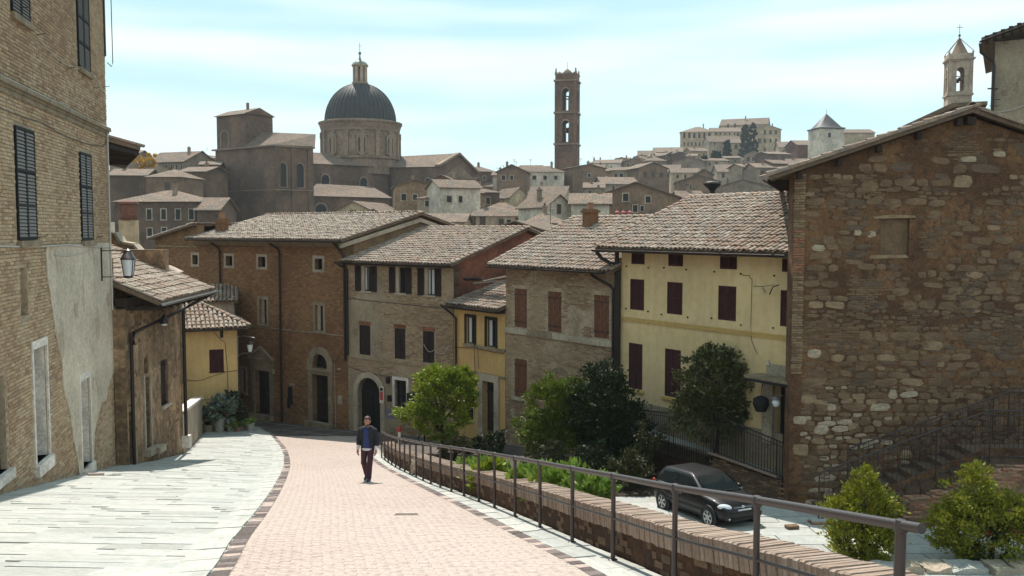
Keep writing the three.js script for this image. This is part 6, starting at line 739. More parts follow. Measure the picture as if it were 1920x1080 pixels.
// ---------------------------------------------------------------- stair with iron railings, brick ruin walls
function picketRail(name, label, pts, o = {}) { // pts: [x, yBottom, yTop, d]
  const t = thing(name, label, 'railing'), top = [], bot = []; let acc = 0; const m = o.m || M.iron;
  for (let i = 0; i + 1 < pts.length; i++) { const a = pts[i], b = pts[i + 1], L = Math.hypot(b[0] - a[0], b[3] - a[3]), n = Math.max(1, Math.round(L / (o.step || .13))); for (let k = 0; k < n; k++) { const q = k / n, x = lerp(a[0], b[0], q), z = -lerp(a[3], b[3], q), y0 = lerp(a[1], b[1], q), y1 = lerp(a[2], b[2], q); const post = k === 0 || (o.postEvery && k % o.postEvery === 0); new GB().tube([[x, y0 - (post ? .12 : 0), z], [x, y1 - .01, z]], post ? (o.pr || .022) : (o.br || .0085), post ? 8 : 5).mesh(post ? 'post' : 'baluster', m, t); } }
  const e = pts[pts.length - 1]; new GB().tube([[e[0], e[1] - .12, -e[3]], [e[0], e[2], -e[3]]], o.pr || .022, 8).mesh('post', m, t); const line = (f) => pts.map((p) => [p[0], f(p), -p[3]]); new GB().tube(line((p) => p[2]), o.tr || .024, 8).mesh('top_rail', m, t); new GB().tube(line((p) => p[1] + .06), .014, 6).mesh('bottom_rail', m, t); if (o.second) new GB().tube(line((p) => p[2] - o.second), .013, 6).mesh('second_rail', m, t); return t;
}
{
  const b = plaza(25); picketRail('stair_railing', 'iron stair railing climbing outside the stone gable wall, street side', [[8.58, b + .05, b + 1.42, 24.9], [13.3, b + 1.85, b + 3.2, 24.9], [16.5, b + 1.7, b + 3.05, 24.9]], { step: .135, postEvery: 12, second: .14, m: M.railPaint });
  picketRail('stair_railing', 'iron stair railing climbing against the stone gable wall, wall side', [[9.9, b + .5, b + 1.75, 26.35], [14.6, b + 2.2, b + 3.45, 26.35], [17.5, b + 2.1, b + 3.35, 26.35]], { step: .15, postEvery: 14, second: .14, m: M.railPaint });
  const fw = thing('stair_flank_wall', 'dark rubble flank wall carrying the outer stair railing', 'wall', [8.75, b - .3, -25.02]); new GB().prism([[0, 0], [7.5, 0], [7.5, 2.3], [4.6, 2.4], [0, .55]], -.12, 0).mesh('body', M.stoneMortar, fw); { const R = rng(311), l = []; for (let i = 0; i < 130; i++) { const x = R() * 7.3 + .1, y = R() * 2.2; if (y > Math.min(2.2, .45 + x * .4)) continue; l.push({ m: MX(x, y, -.008, 0, 0, (R() - .5) * .4, .14 + R() * .26, .08 + R() * .14, .05), g: i % 8, k: i % 3 }); } pieces(fw, 'stone', 'small_stones', l, stoneGeos, [M.stoneDark, M.stoneBrown, M.stoneDark], 120); } const st = thing('stone_stair', 'stone stair flight rising along the foot of the stone gable wall', 'stairs', [8.9, b - .1, -26.45]); for (let i = 0; i < 11; i++) new GB().box(i * .42, 0, 0, i * .42 + (i === 10 ? 5 : .44), .1 + (i + 1) * .17, 1.5).mesh('step', M.stoneDark, st);
  // broken flank walls of single bricks
  const ruin = (label, x0, d, w, hs, th, turn, seed) => { const t = thing('ruined_brick_wall', label, 'wall', [x0, plaza(d) - .1, -d], turn), R = rng(seed), list = [], topAt = (x) => { const q = clamp(x / w) * (hs.length - 1), i = Math.min(hs.length - 2, Math.floor(q)); return lerp(hs[i], hs[i + 1], q - i) + (fbm(x / 4, .3, 12, 3, seed) - .5) * .14; }; const core = []; for (let i = 0; i <= 20; i++) core.push([w * i / 20, topAt(w * i / 20) - .07]); new GB().prism([[0, 0], [w, 0], ...core.reverse()], -th, -.005).mesh('core', M.mortarTan, t); const gs = brickGeos(.24, .056, .12); let row = 0; for (let y = .03; y < 2.2; y += .068, row++) for (let x = (row & 1) * -.12; x < w; x += .252) { const xc = x + .126; if (xc > w || xc < 0 || y > topAt(xc)) continue; const edge = topAt(xc) - y < .09; list.push({ m: MX(xc + (edge ? (R() - .5) * .03 : 0), y, -.045 + (R() - .5) * .014, edge ? (R() - .5) * .2 : (R() - .5) * .03, (R() - .5) * .05, edge ? (R() - .5) * .2 : (R() - .5) * .02), g: Math.floor(R() * 4), k: Math.floor(R() * 4) }); if (edge) list.push({ m: MX(xc, y, -th + .08, (R() - .5) * .2, 0, (R() - .5) * .2), g: 0, k: Math.floor(R() * 4) }); } pieces(t, 'brick', 'far_bricks', list, gs, [M.ruinBrick, M.ruinBrickB, M.brickGreyC, M.stoneBrownB], 220); };
  ruin('low broken red brick wall stepping up between the two bushes', 10.9, 24.45, 1.9, [.86, .9, 1.0, 1.15, 1.45], .4, .05, 71); ruin('taller broken red brick wall behind the wide bush', 12.6, 23.9, 4.6, [1.75, 1.82, 1.78, 1.7, 1.72], .5, -.06, 73);
  const pl = thing('brick_plinth', 'small brick plinth at the foot of the stair railing', 'plinth', [8.3, plaza(24.75) - .05, -24.75]); for (let i = 0; i < 3; i++) put('brick', brickGeos(.24, .056, .12)[i], M.ruinBrickB, pl).position.set(.15 + i * .25, .1, .05); new GB().box(0, 0, -.25, .85, .075, .12).mesh('base', M.ruinBrick, pl); new GB().box(.02, .128, -.25, .8, .16, .1).mesh('cap', M.lime, pl);
  const fb = thing('loose_block', 'small brown block lying on the sunlit plaza paving', 'block', [7.62, plaza(24.2) + .01, -24.2], .2); put('block', boxGeo(.34, .09, .2, .015).translate(0, .05, 0), M.stoneBrown, fb);
}
// ---------------------------------------------------------------- terrace before the big yellow house: retaining wall, paving, fence
{
  const P = [[4.42, 32.0], [6.55, 29.1], [8.27, 27.3]], fy = (x) => x < 6.55 ? -5.45 : lerp(-5.50, -5.85, (x - 6.55) / 1.9);
  const t = thing('terrace_wall', 'dark brick terrace wall with curved tile coping behind the black car', 'wall'); const g = new GB(); for (let i = 0; i < 2; i++) { const a = P[i], b = P[i + 1], h = Math.hypot(b[0] - a[0], b[1] - a[1]), n = [(a[1] - b[1]) / h * .35, (b[0] - a[0]) / h * .35]; const ya = fy(a[0]) - (i ? .14 : .7), yb = fy(b[0]) - (i ? .14 : .7), base = -7.4; const q = (p, y, s) => [p[0] + n[0] * s, y, -(p[1] + n[1] * s)]; g.quad(q(a, base, 0), q(b, base, 0), q(b, yb, 0), q(a, ya, 0)); g.quad(q(a, ya, 0), q(b, yb, 0), q(b, yb, 1), q(a, ya, 1)); g.quad(q(b, base, 1), q(a, base, 1), q(a, ya, 1), q(b, yb, 1)); g.quad(q(b, base, 0), q(b, base, 1), q(b, yb, 1), q(b, yb, 0)); g.quad(q(a, base, 1), q(a, base, 0), q(a, ya, 0), q(a, ya, 1)); } g.mesh('body', M.wallBrick, t);
  const list = [], a = P[1], b = P[2], L = Math.hypot(b[0] - a[0], b[1] - a[1]), turn = Math.atan2(b[1] - a[1], b[0] - a[0]), R = rng(88); for (let s = .03; s < L; s += .085) { const q = s / L; list.push({ m: MX(lerp(a[0], b[0], q), fy(lerp(a[0], b[0], q)) - .10, -lerp(a[1], b[1], q) - .12, -.25, turn, -.15, .072, .07, .46), g: Math.floor(R() * 3), k: Math.floor(R() * 3) }); } pieces(t, 'coping_tile', 'far_coping_tiles', list, blockGeo, [M.copingB, M.coping, M.tileB], 80);
  const bl = [], fr = pivot('face', t, [a[0], 0, -a[1]], turn); for (let y = -6.9, r = 0; y < -5.6; y += .075, r++) for (let x = (r & 1) * .13; x < L; x += .26) { if (y > fy(lerp(a[0], b[0], x / L)) - .2) continue; bl.push({ m: MX(x, y, .01, 0, 0, 0), g: Math.floor(R() * 4), k: Math.floor(R() * 3) }); } pieces(t.children[t.children.length - 1], 'brick', 'far_bricks', bl, brickGeos(.25, .06, .04), [M.brickGreyC, M.stoneDark, M.stoneBrown], 130);
  const fl = new GB(), tri = [[4.3, 34.2], [8.28, 28.3], [8.28, 27.35], [6.5, 29.2], [4.4, 32.1]], v = tri.map((p) => new THREE.Vector2(p[0], p[1])); for (const [i, j, k] of THREE.ShapeUtils.triangulateShape(v, [])) { const A = tri[i], B = tri[j], C = tri[k], y = (p) => fy(p[0]) - .12; let q = [[A[0], y(A), -A[1]], [B[0], y(B), -B[1]], [C[0], y(C), -C[1]]]; if (cross3(sub3(q[1], q[0]), sub3(q[2], q[0]))[1] < 0) q = [q[0], q[2], q[1]]; fl.tri(...q, [q[0][0], q[0][2]], [q[1][0], q[1][2]], [q[2][0], q[2][2]]); } struct('terrace_paving', fl.geo(), M.lime);
  picketRail('terrace_fence', 'black picket fence running along the terrace before the yellow house', [[4.42, -6.9, -4.72, 32.0], [5.5, -6.5, -4.55, 30.5], [6.55, -6.1, -4.36, 29.1]], { step: .105, postEvery: 16, br: .011, second: .12 });
  picketRail('terrace_fence', 'black picket fence with a pale top rail ending at the stone gable house', [[6.55, fy(6.55) - .05, -4.28, 29.08], [8.27, fy(8.45) - .05, -4.80, 27.3]], { step: .105, postEvery: 11, br: .011, second: .14 });
}
// ---------------------------------------------------------------- the town on the hills behind
const terrainPts = [];
function farWindow(t, x, y, w, h, style) { const g = new GB(), f = Math.min(.16, w * .18); g.box(x - w / 2 - f, y - h / 2, .0, x - w / 2, y + h / 2 + f, .07).box(x + w / 2, y - h / 2, .0, x + w / 2 + f, y + h / 2 + f, .07).box(x - w / 2, y + h / 2, .0, x + w / 2, y + h / 2 + f, .07).box(x - w / 2 - f * 1.4, y - h / 2 - f, .0, x + w / 2 + f * 1.4, y - h / 2, .12); const m = g.mesh('window', style === 1 ? FAR.shutter : FAR.frame, t); new GB().box(x - w / 2, y - h / 2, 0, x + w / 2, y + h / 2, .02).mesh('pane', style === 1 ? FAR.shutter : FAR.pane, m); }
function farRoof(t, w, dep, h, rh, kind, m) { // eave overhang o; slab roofs with a little thickness
  const o = .45, th = .16; if (kind === 'side') { const k = rh / (dep / 2), g = new GB(); for (const s of [1, -1]) { const z0 = s > 0 ? o : -dep - o, zr = -dep / 2, y0 = h - o * k, A = [-w / 2 - o, y0, z0], B = [w / 2 + o, y0, z0], C = [w / 2 + o, h + rh, zr], D = [-w / 2 - o, h + rh, zr], up = (p) => [p[0], p[1] + th, p[2]]; const q = s > 0 ? [A, B, C, D] : [B, A, D, C]; const L = Math.hypot(dep / 2 + o, rh + o * k), W = w + 2 * o; g.quad(...q.map(up), [[0, 0], [W, 0], [W, L], [0, L]]); g.quad(q[1], q[0], up(q[0]), up(q[1]), [[0, 0], [.2, 0], [.2, .2], [0, .2]]); g.quad(q[0], q[1], q[2], q[3], [[0, 0], [.2, 0], [.2, .2], [0, .2]]); g.quad(q[0], q[3], up(q[3]), up(q[0]), [[0, 0], [.2, 0], [.2, .2], [0, .2]]); g.quad(q[2], q[1], up(q[1]), up(q[2]), [[0, 0], [.2, 0], [.2, .2], [0, .2]]); } g.mesh('roof', m, t); }
  else if (kind === 'front') { const k = rh / (w / 2), g = new GB(); for (const s of [1, -1]) { const x0 = -s * (w / 2 + o), y0 = h - o * k, A = [x0, y0, -dep - o], B = [x0, y0, o], C = [0, h + rh, o], D = [0, h + rh, -dep - o], up = (p) => [p[0], p[1] + th, p[2]], q = s > 0 ? [A, B, C, D] : [B, A, D, C], W = dep + 2 * o, L = Math.hypot(w / 2 + o, rh + o * k); g.quad(...q.map(up), [[0, 0], [W, 0], [W, L], [0, L]]); g.quad(q[0], q[1], q[2], q[3], [[0, 0], [.2, 0], [.2, .2], [0, .2]]); for (let i = 0; i < 4; i++) { if (i === 2) continue; const a = q[i], b = q[(i + 1) % 4]; g.quad(b, a, up(a), up(b), [[0, 0], [.2, 0], [.2, .2], [0, .2]]); } } g.mesh('roof', m, t); }
  else { const X = w / 2 + o, Z0 = o, Z1 = -dep - o, y0 = h - .1, yr = h + rh, e = Math.min(X * .9, (dep / 2 + o)), zr = -dep / 2, g = new GB(), L = Math.hypot(dep / 2 + o, rh), R1 = [-X + e, yr, zr], R2 = [X - e, yr, zr]; g.quad([-X, y0, Z0], [X, y0, Z0], R2, R1, [[0, 0], [2 * X, 0], [2 * X - e, L], [e, L]]); g.quad([X, y0, Z1], [-X, y0, Z1], R1, R2, [[0, 0], [2 * X, 0], [2 * X - e, L], [e, L]]); g.tri([X, y0, Z0], [X, y0, Z1], R2, [0, 0], [dep, 0], [dep / 2, L]); g.tri([-X, y0, Z1], [-X, y0, Z0], R1, [0, 0], [dep, 0], [dep / 2, L]); g.quad([-X, y0, Z1], [X, y0, Z1], [X, y0, Z0], [-X, y0, Z0]); g.mesh('roof', m, t); }
}
function townHouse(name, label, x, y, z, w, dep, h, roof, rh, yaw, wall, wins, grp, R, extra = 8) {
  const t = thing(name, label, 'house', [x, y, z], yaw * Math.PI / 180, grp || undefined), dn = -extra, g = new GB(); // walls run down into the slope
  if (roof === 'front') { g.quad([-w / 2, dn, 0], [w / 2, dn, 0], [w / 2, h, 0], [-w / 2, h, 0]); g.tri([-w / 2, h, 0], [w / 2, h, 0], [0, h + rh, 0], [-w / 2, h], [w / 2, h], [0, h + rh]); g.quad([w / 2, dn, -dep], [-w / 2, dn, -dep], [-w / 2, h, -dep], [w / 2, h, -dep]); g.tri([w / 2, h, -dep], [-w / 2, h, -dep], [0, h + rh, -dep], [w / 2, h], [-w / 2, h], [0, h + rh]); g.quad([-w / 2, dn, -dep], [-w / 2, dn, 0], [-w / 2, h, 0], [-w / 2, h, -dep]); g.quad([w / 2, dn, 0], [w / 2, dn, -dep], [w / 2, h, -dep], [w / 2, h, 0]); }
  else if (roof === 'side') { g.quad([-w / 2, dn, 0], [w / 2, dn, 0], [w / 2, h, 0], [-w / 2, h, 0]).quad([w / 2, dn, -dep], [-w / 2, dn, -dep], [-w / 2, h, -dep], [w / 2, h, -dep]); for (const s of [-1, 1]) { const X = s * w / 2, a = [X, dn, s < 0 ? -dep : 0], b = [X, dn, s < 0 ? 0 : -dep], c = [X, h, b[2]], d = [X, h, a[2]]; g.quad(a, b, c, d); g.tri(d, c, [X, h + rh, -dep / 2], [0, h], [dep, h], [dep / 2, h + rh]); } }
  else g.box(-w / 2, dn, -dep, w / 2, h, 0);
  { const p = g.p, u = g.u; for (let i = 0; i < p.length / 3; i++) { u[2 * i] += x * .37; u[2 * i + 1] += z * .21; } } g.mesh('wall', FAR[wall], t); farRoof(t, w, dep, h, rh, roof, R() < .5 ? M.roofFar : M.roofFarB);
  const shut = R() < .35 ? 1 : 0; for (const [a, b, c, d] of wins) farWindow(t, a, b, c, d, shut && R() < .8 ? 1 : 0);
  if (R() < .6) { const cx = (R() - .5) * w * .6, cz = -dep * (.35 + R() * .3), top = h + rh + .9; const ch = new GB().box(cx - .3, h, cz - .3, cx + .3, top, cz + .3).box(cx - .4, top, cz - .4, cx + .4, top + .15, cz + .4).mesh('chimney', FAR.trim, t); new GB().lathe([[.18, top + .15], [.14, top + .5]], 6, cx, 0, cz).mesh('chimney_pot', FAR.maroon, ch); }
  if (R() < .45) { const cx = (R() - .5) * w * .7, cz = -dep * .5, y0 = h + rh * .8; new GB().tube([[cx, y0, cz], [cx, y0 + 2.2, cz]], .035, 4).tube([[cx - .6, y0 + 2.1, cz], [cx + .5, y0 + 2.1, cz]], .03, 4).tube([[cx - .4, y0 + 1.8, cz], [cx + .4, y0 + 1.8, cz]], .025, 4).mesh('aerial', M.iron, t); }
  terrainPts.push([x, y - .5, z]); return t;
}
{ const R = rng(99); for (const [label, x, y, z, w, dep, h, roof, rh, yaw, wall, wins, grp, name] of TOWN) townHouse(name, label, x, y, z, w, dep, h, roof, rh, yaw, wall, wins, grp, R); }
// ---------------------------------------------------------------- church with dome
function archWin(t, x, y, w, h, z = .06, m = FAR.pane) { const s = new THREE.Shape(); s.moveTo(x - w / 2, y); s.lineTo(x + w / 2, y); s.lineTo(x + w / 2, y + h - w / 2); s.absarc(x, y + h - w / 2, w / 2, 0, Math.PI, false); s.closePath(); const o = new THREE.Shape(); const W = w * 1.3; o.moveTo(x - W / 2, y - .2); o.lineTo(x + W / 2, y - .2); o.lineTo(x + W / 2, y + h - w / 2); o.absarc(x, y + h - w / 2, W / 2, 0, Math.PI, false); o.closePath(); o.holes.push(new THREE.Path(s.getPoints(8))); const og = new THREE.ExtrudeGeometry(o, { depth: .22, bevelEnabled: false, curveSegments: 8 }); og.translate(0, 0, z - .06); const f = put('window', og, FAR.trim, t); const g = new THREE.ExtrudeGeometry(s, { depth: .05, bevelEnabled: false, curveSegments: 8 }); g.translate(0, 0, z - .05); put('pane', g, m, f); }
{
  const S = 1.7, cy = 1.7, up = (y) => cy + (y - cy) * S; // block, nave and dome share one body of masonry
  const t = thing('domed_church', 'brown brick church with a dark lead dome and lantern above the town', 'church', [-24.82 * S, 0, -150 * S]); // origin under the dome
  const X = (x) => (x + 24.82) * S, Z = (d) => -(d - 150) * S;
  // drum: octagon with pilasters, cornice and framed windows
  const r = 6.25 * S, y0 = up(10.5), y1 = up(18.75); new GB().lathe([[r, y0], [r, y1]], 24).mesh('drum', FAR.churchStone, t); new GB().lathe([[r + .1, up(12.9)], [r + .5, up(13.0)], [r + .5, up(13.25)], [r + .1, up(13.35)]], 24).lathe([[r + .05, up(17.3)], [r + .3, up(17.4)], [r + .3, up(17.75)], [r + .7, up(18.5)], [r + 1.0, up(18.75)], [r + 1.0, up(18.98)], [r - .6, up(19.2)]], 24).mesh('cornice', FAR.churchStone, t);
  for (let i = 0; i < 16; i++) { const a = (i + .5) / 16 * Math.PI * 2, g = new GB().box(-.55, up(13.3), -.2, .55, up(17.4), .42).box(-.75, up(16.9), -.2, .75, up(17.3), .55).box(-.75, up(13.3), -.2, .75, up(13.7), .55).mesh('pilaster', FAR.churchStone, t); g.position.set(Math.cos(a) * r, 0, -Math.sin(a) * r); g.rotation.y = a + Math.PI / 2; }
  for (let i = 0; i < 8; i++) { const a = (i / 8 + .28 - .25) * Math.PI * 2 + Math.PI * 1.5, p = pivot('drum_window', t, [Math.cos(a) * (r - .05), 0, -Math.sin(a) * (r - .05)], a + Math.PI / 2), b = up(14.0), h = up(16.2) - b; new GB().box(-.95, b, 0, .95, b + h, .25).mesh('pane', FAR.shutter, p); new GB().box(-1.35, b - .3, 0, -.95, b + h + .4, .5).box(.95, b - .3, 0, 1.35, b + h + .4, .5).box(-.95, b + h, 0, .95, b + h + .4, .5).box(-1.6, b - .6, 0, 1.6, b - .25, .6).prism([[-1.7, b + h + .45], [1.7, b + h + .45], [0, b + h + 1.25]], 0, .6).box(-.08, b, .2, .08, b + h, .35).mesh('frame', FAR.trim, p); }
  // ribbed lead dome
  const R = 5.75 * S, D = new GB(), prof = []; for (let i = 0; i <= 14; i++) { const q = i / 14 * Math.PI / 2 * .93; prof.push([R * Math.cos(q), up(19.15) + 6.35 * S * Math.sin(q)]); } D.lathe(prof, 56); D.mesh('dome', M.lead, t); for (let i = 0; i < 44; i++) { const a = i / 44 * Math.PI * 2; new GB().tube(prof.slice(0, 13).map(([q, y]) => [Math.cos(a) * (q + .03), y, -Math.sin(a) * (q + .03)]), .11, 4, false).mesh('dome_rib', M.lead, t); }
  // lantern
  const L = pivot('lantern', t); const ly = up(25.3); new GB().lathe([[1.9, ly - .4], [2.3, ly], [2.3, ly + .5], [2.0, ly + .7]], 16).mesh('base', FAR.churchStone, L); for (let i = 0; i < 8; i++) { const a = (i + .5) / 8 * Math.PI * 2; const c = new GB().box(-.36, ly + .6, -.34, .36, ly + 4.9, .34).mesh('column', FAR.bellStone, L); c.position.set(Math.cos(a) * 1.62, 0, -Math.sin(a) * 1.62); c.rotation.y = a + Math.PI / 2; } new GB().lathe([[1.5, ly + 4.4], [2.05, ly + 4.8], [2.35, ly + 5.1], [2.35, ly + 5.3]], 16).mesh('cornice', FAR.bellStone, L); new GB().lathe([[2.3, ly + 5.3], [1.9, ly + 5.9], [1.2, ly + 6.4], [.5, ly + 6.75], [.22, ly + 7.4], [.16, ly + 8.2]], 16).lathe([[0, ly + 8.1], [.36, ly + 8.3], [.42, ly + 8.6], [.3, ly + 8.9], [0, ly + 9.05]], 10).mesh('cap', M.copper, L); new GB().tube([[0, ly + 9, 0], [0, ly + 11.4, 0]], .07, 5).tube([[-.5, ly + 10.6, 0], [.5, ly + 10.6, 0]], .07, 5).mesh('cross', M.iron, L);
  // nave running to the left under the drum, transept to the right
  const nave = new GB(); nave.quad([X(-32), up(-2), Z(136)], [X(-19.6), up(-2), Z(147)], [X(-19.6), up(11.7), Z(147)], [X(-32), up(11.7), Z(136)]); nave.mesh('nave_wall', FAR.churchBrick, t); const tr = new GB(); tr.quad([X(-19.6), up(-2), Z(147)], [X(-11.3), up(-2), Z(141)], [X(-11.3), up(11.45), Z(141)], [X(-19.6), up(11.7), Z(147)]); tr.mesh('transept_wall', FAR.churchBrick, t);
  const gp = [[X(-11.3), Z(141)], [X(-5.8), Z(147.5)]], gl = Math.hypot(gp[1][0] - gp[0][0], gp[1][1] - gp[0][1]); const gw = pivot('transept_front', t, [gp[0][0], 0, gp[0][1]], Math.atan2(-(gp[1][1] - gp[0][1]), gp[1][0] - gp[0][0])); new GB().prism([[0, up(-2)], [gl, up(-2)], [gl, up(10.7)], [gl * .5, up(13.4)], [0, up(11.45)]], -1, 0).mesh('wall', FAR.churchBrick, gw); new GB().prism([[gl * .12, up(10.0)], [gl * .88, up(10.0)], [gl * .5, up(11.9)]], 0, .4).prism([[gl * .02, up(9.7)], [gl * .98, up(9.7)], [gl * .98, up(10)], [gl * .02, up(10)]], 0, .7).prism([[-.5, up(11.4)], [gl * .5, up(13.45)], [gl + .5, up(10.7)], [gl + .5, up(11.0)], [gl * .5, up(13.8)], [-.5, up(11.7)]], -1, .8).mesh('pediment', FAR.churchStone, gw); for (let i = 0; i < 6; i++) new GB().box(gl * (.14 + i * .14), up(7.2), 0, gl * (.14 + i * .14) + .5, up(9.7), .3).mesh('pilaster', FAR.churchStone, gw);
  const rf = new GB(), q4 = (a, b, c, d) => { const w = len3(sub3(b, a)), h = len3(sub3(d, a)); rf.quad(a, b, c, d, [[0, 0], [w, 0], [w, h], [0, h]]); }; q4([X(-32.2), up(11.6), Z(135.6)], [X(-19.3), up(11.6), Z(146.6)], [X(-21.5), up(13.7), Z(151)], [X(-32), up(13.7), Z(142)]); q4([X(-19.9), up(11.6), Z(146.6)], [X(-10.9), up(11.35), Z(140.5)], [X(-7.9), up(13.75), Z(144.5)], [X(-18.5), up(13.75), Z(151)]); rf.mesh('roof', M.roofFar, t);
  for (const [x, d, y] of [[-28.5, 139.1, 8.0], [-23.4, 143.6, 7.8], [-16.2, 144.5, 6.9], [-13.0, 142.2, 7.6]]) { const p = pivot('window', t, [X(x), 0, Z(d) + .25], x < -19.6 ? Math.atan2(Z(136) - Z(147), X(-19.6) - X(-32)) : Math.atan2(Z(147) - Z(141), X(-11.3) - X(-19.6))); archWin(p, 0, up(y), 2.2, 3.4, .1); }
  pipe(t, [[X(-19.7), up(11.5), Z(146.7)], [X(-19.7), up(0), Z(146.7)]], .3);
  // low aisle in front
  new GB().quad([X(-28), up(-2), Z(125)], [X(-17.4), up(-2), Z(130)], [X(-17.4), up(6.2), Z(130)], [X(-28), up(6.3), Z(125)]).mesh('aisle_wall', FAR.churchBrick, t); const ar = new GB(); ar.quad([X(-28.3), up(6.3), Z(124.5)], [X(-17), up(6.15), Z(129.6)], [X(-21), up(8.1), Z(137)], [X(-28.3), up(8.3), Z(132)], [[0, 0], [20, 0], [15, 12], [0, 12]]); ar.mesh('aisle_roof', M.roofFarB, t); { const p = pivot('window', t, [X(-26.4), 0, Z(125.75) + .2], Math.atan2(Z(125) - Z(130), X(-17.4) - X(-28))); archWin(p, 0, up(2.6), 2.5, 4.4, .1); }
  terrainPts.push([-40, 4, -220], [-30, 4, -235], [-50, 4, -210], [-60, 6, -240], [-20, 7, -250]);
  // square brick block standing before the nave
  const b = thing('brick_church_block', 'massive plain brick block with paired arched windows beside the domed church', 'church', [-31.2 * S, 0, -120 * S]); const P = [[0, 0], [(-41.4 + 31.2) * S, -(127.5 - 120) * S], [(-26.9 + 31.2) * S, -(123.5 - 120) * S]], back = [(-37.1 + 31.2) * S, -(131 - 120) * S], top = up(12.8), base = up(-3);
  const face = (a, c, nm, m, tp) => { new GB().quad([a[0], base, a[1]], [c[0], base, c[1]], [c[0], tp || top, c[1]], [a[0], tp || top, a[1]], [[0, base], [Math.hypot(c[0] - a[0], c[1] - a[1]), base], [Math.hypot(c[0] - a[0], c[1] - a[1]), top], [0, top]]).mesh(nm, m, b); }; face(P[1], P[0], 'west_wall', FAR.churchBrick); face(P[0], P[2], 'south_wall', FAR.churchBrick); face(P[2], back, 'east_wall', FAR.churchBrick); face(back, P[1], 'north_wall', FAR.churchBrick);
  const sw = pivot('window_bay', b, [0, 0, 0], Math.atan2(-P[2][1], P[2][0])), sl = Math.hypot(...P[2]); for (const u of [.19, .64]) { archWin(sw, sl * u, up(7.3), 1.75, 5.4, .12); } for (const u of [0, .42, .85]) new GB().box(sl * u, base, 0, sl * u + sl * .14, top, .28).mesh('pilaster', FAR.churchBrick, sw); new GB().box(0, up(6.85), 0, sl, up(7.0), .42).mesh('string_course', FAR.trim, sw); new GB().box(-.3, top - .4, -.1, sl + .3, top, .5).mesh('cornice', FAR.trim, sw);
  const ww = pivot('west_trim', b, [P[1][0], 0, P[1][1]], Math.atan2(P[1][1], -P[1][0])), wl = Math.hypot(...P[1]); new GB().box(-.7, top - .35, -.1, wl, top, .6).box(0, up(6.9), 0, wl, up(7.0), .1).mesh('cornice', FAR.trim, ww);
  const ro = new GB(); ro.quad([P[0][0] - 8, top, P[0][1] - 5.6], [P[0][0], top, P[0][1] + .4], [P[0][0] - 1, up(14.9), -9], [P[0][0] - 8.6, up(15.2), -11], [[0, 0], [10, 0], [9, 9], [0, 9]]); ro.quad([P[0][0] - .2, top, P[0][1] + .5], [P[2][0] + .6, top + .05, P[2][1] + .6], [P[2][0] - .3, up(14.8), -10.5], [P[0][0] - 1, up(14.9), -9], [[0, 0], [9, 0], [8, 9], [0, 9]]); ro.quad([P[2][0] + .6, top + .05, P[2][1] + .6], [back[0], top, back[1]], [P[0][0] - 8.6, up(15.2), -11], [P[2][0] - .3, up(14.8), -10.5]); ro.mesh('roof', M.roofFarB, b);
  const tw = pivot('upper_block', b, [P[1][0], 0, P[1][1]], Math.atan2(P[1][1], -P[1][0])), tl = 11.2, th = up(17.3); new GB().box(.3, top - .5, -8, tl, th, -.3).mesh('wall', FAR.churchBrick, tw); const tr2 = new GB(); tr2.quad([-.2, th, .4], [tl + .4, th - .1, .4], [tl + .4, th + 1.7, -4], [-.2, th + 1.7, -4], [[0, 0], [11, 0], [11, 5], [0, 5]]).quad([tl + .4, th - .1, -8.4], [-.2, th, -8.4], [-.2, th + 1.7, -4], [tl + .4, th + 1.7, -4]).mesh('roof', M.roofFar, tw); new GB().tri([-.2, th, .4], [-.2, th + 1.7, -4], [-.2, th, -8.4], [0, 0], [4, 2], [8, 0]).tri([tl + .4, th, .4], [tl + .4, th, -8.4], [tl + .4, th + 1.7, -4], [0, 0], [8, 0], [4, 2]).mesh('gable', FAR.churchBrick, tw); archWin(tw, 3.4, top + .2, 2.6, 3.9, -.25, FAR.churchBrick); new GB().box(6.9, th + 1, -4.3, 7.4, th + 3.2, -3.8).mesh('chimney', FAR.trim, tw);
}
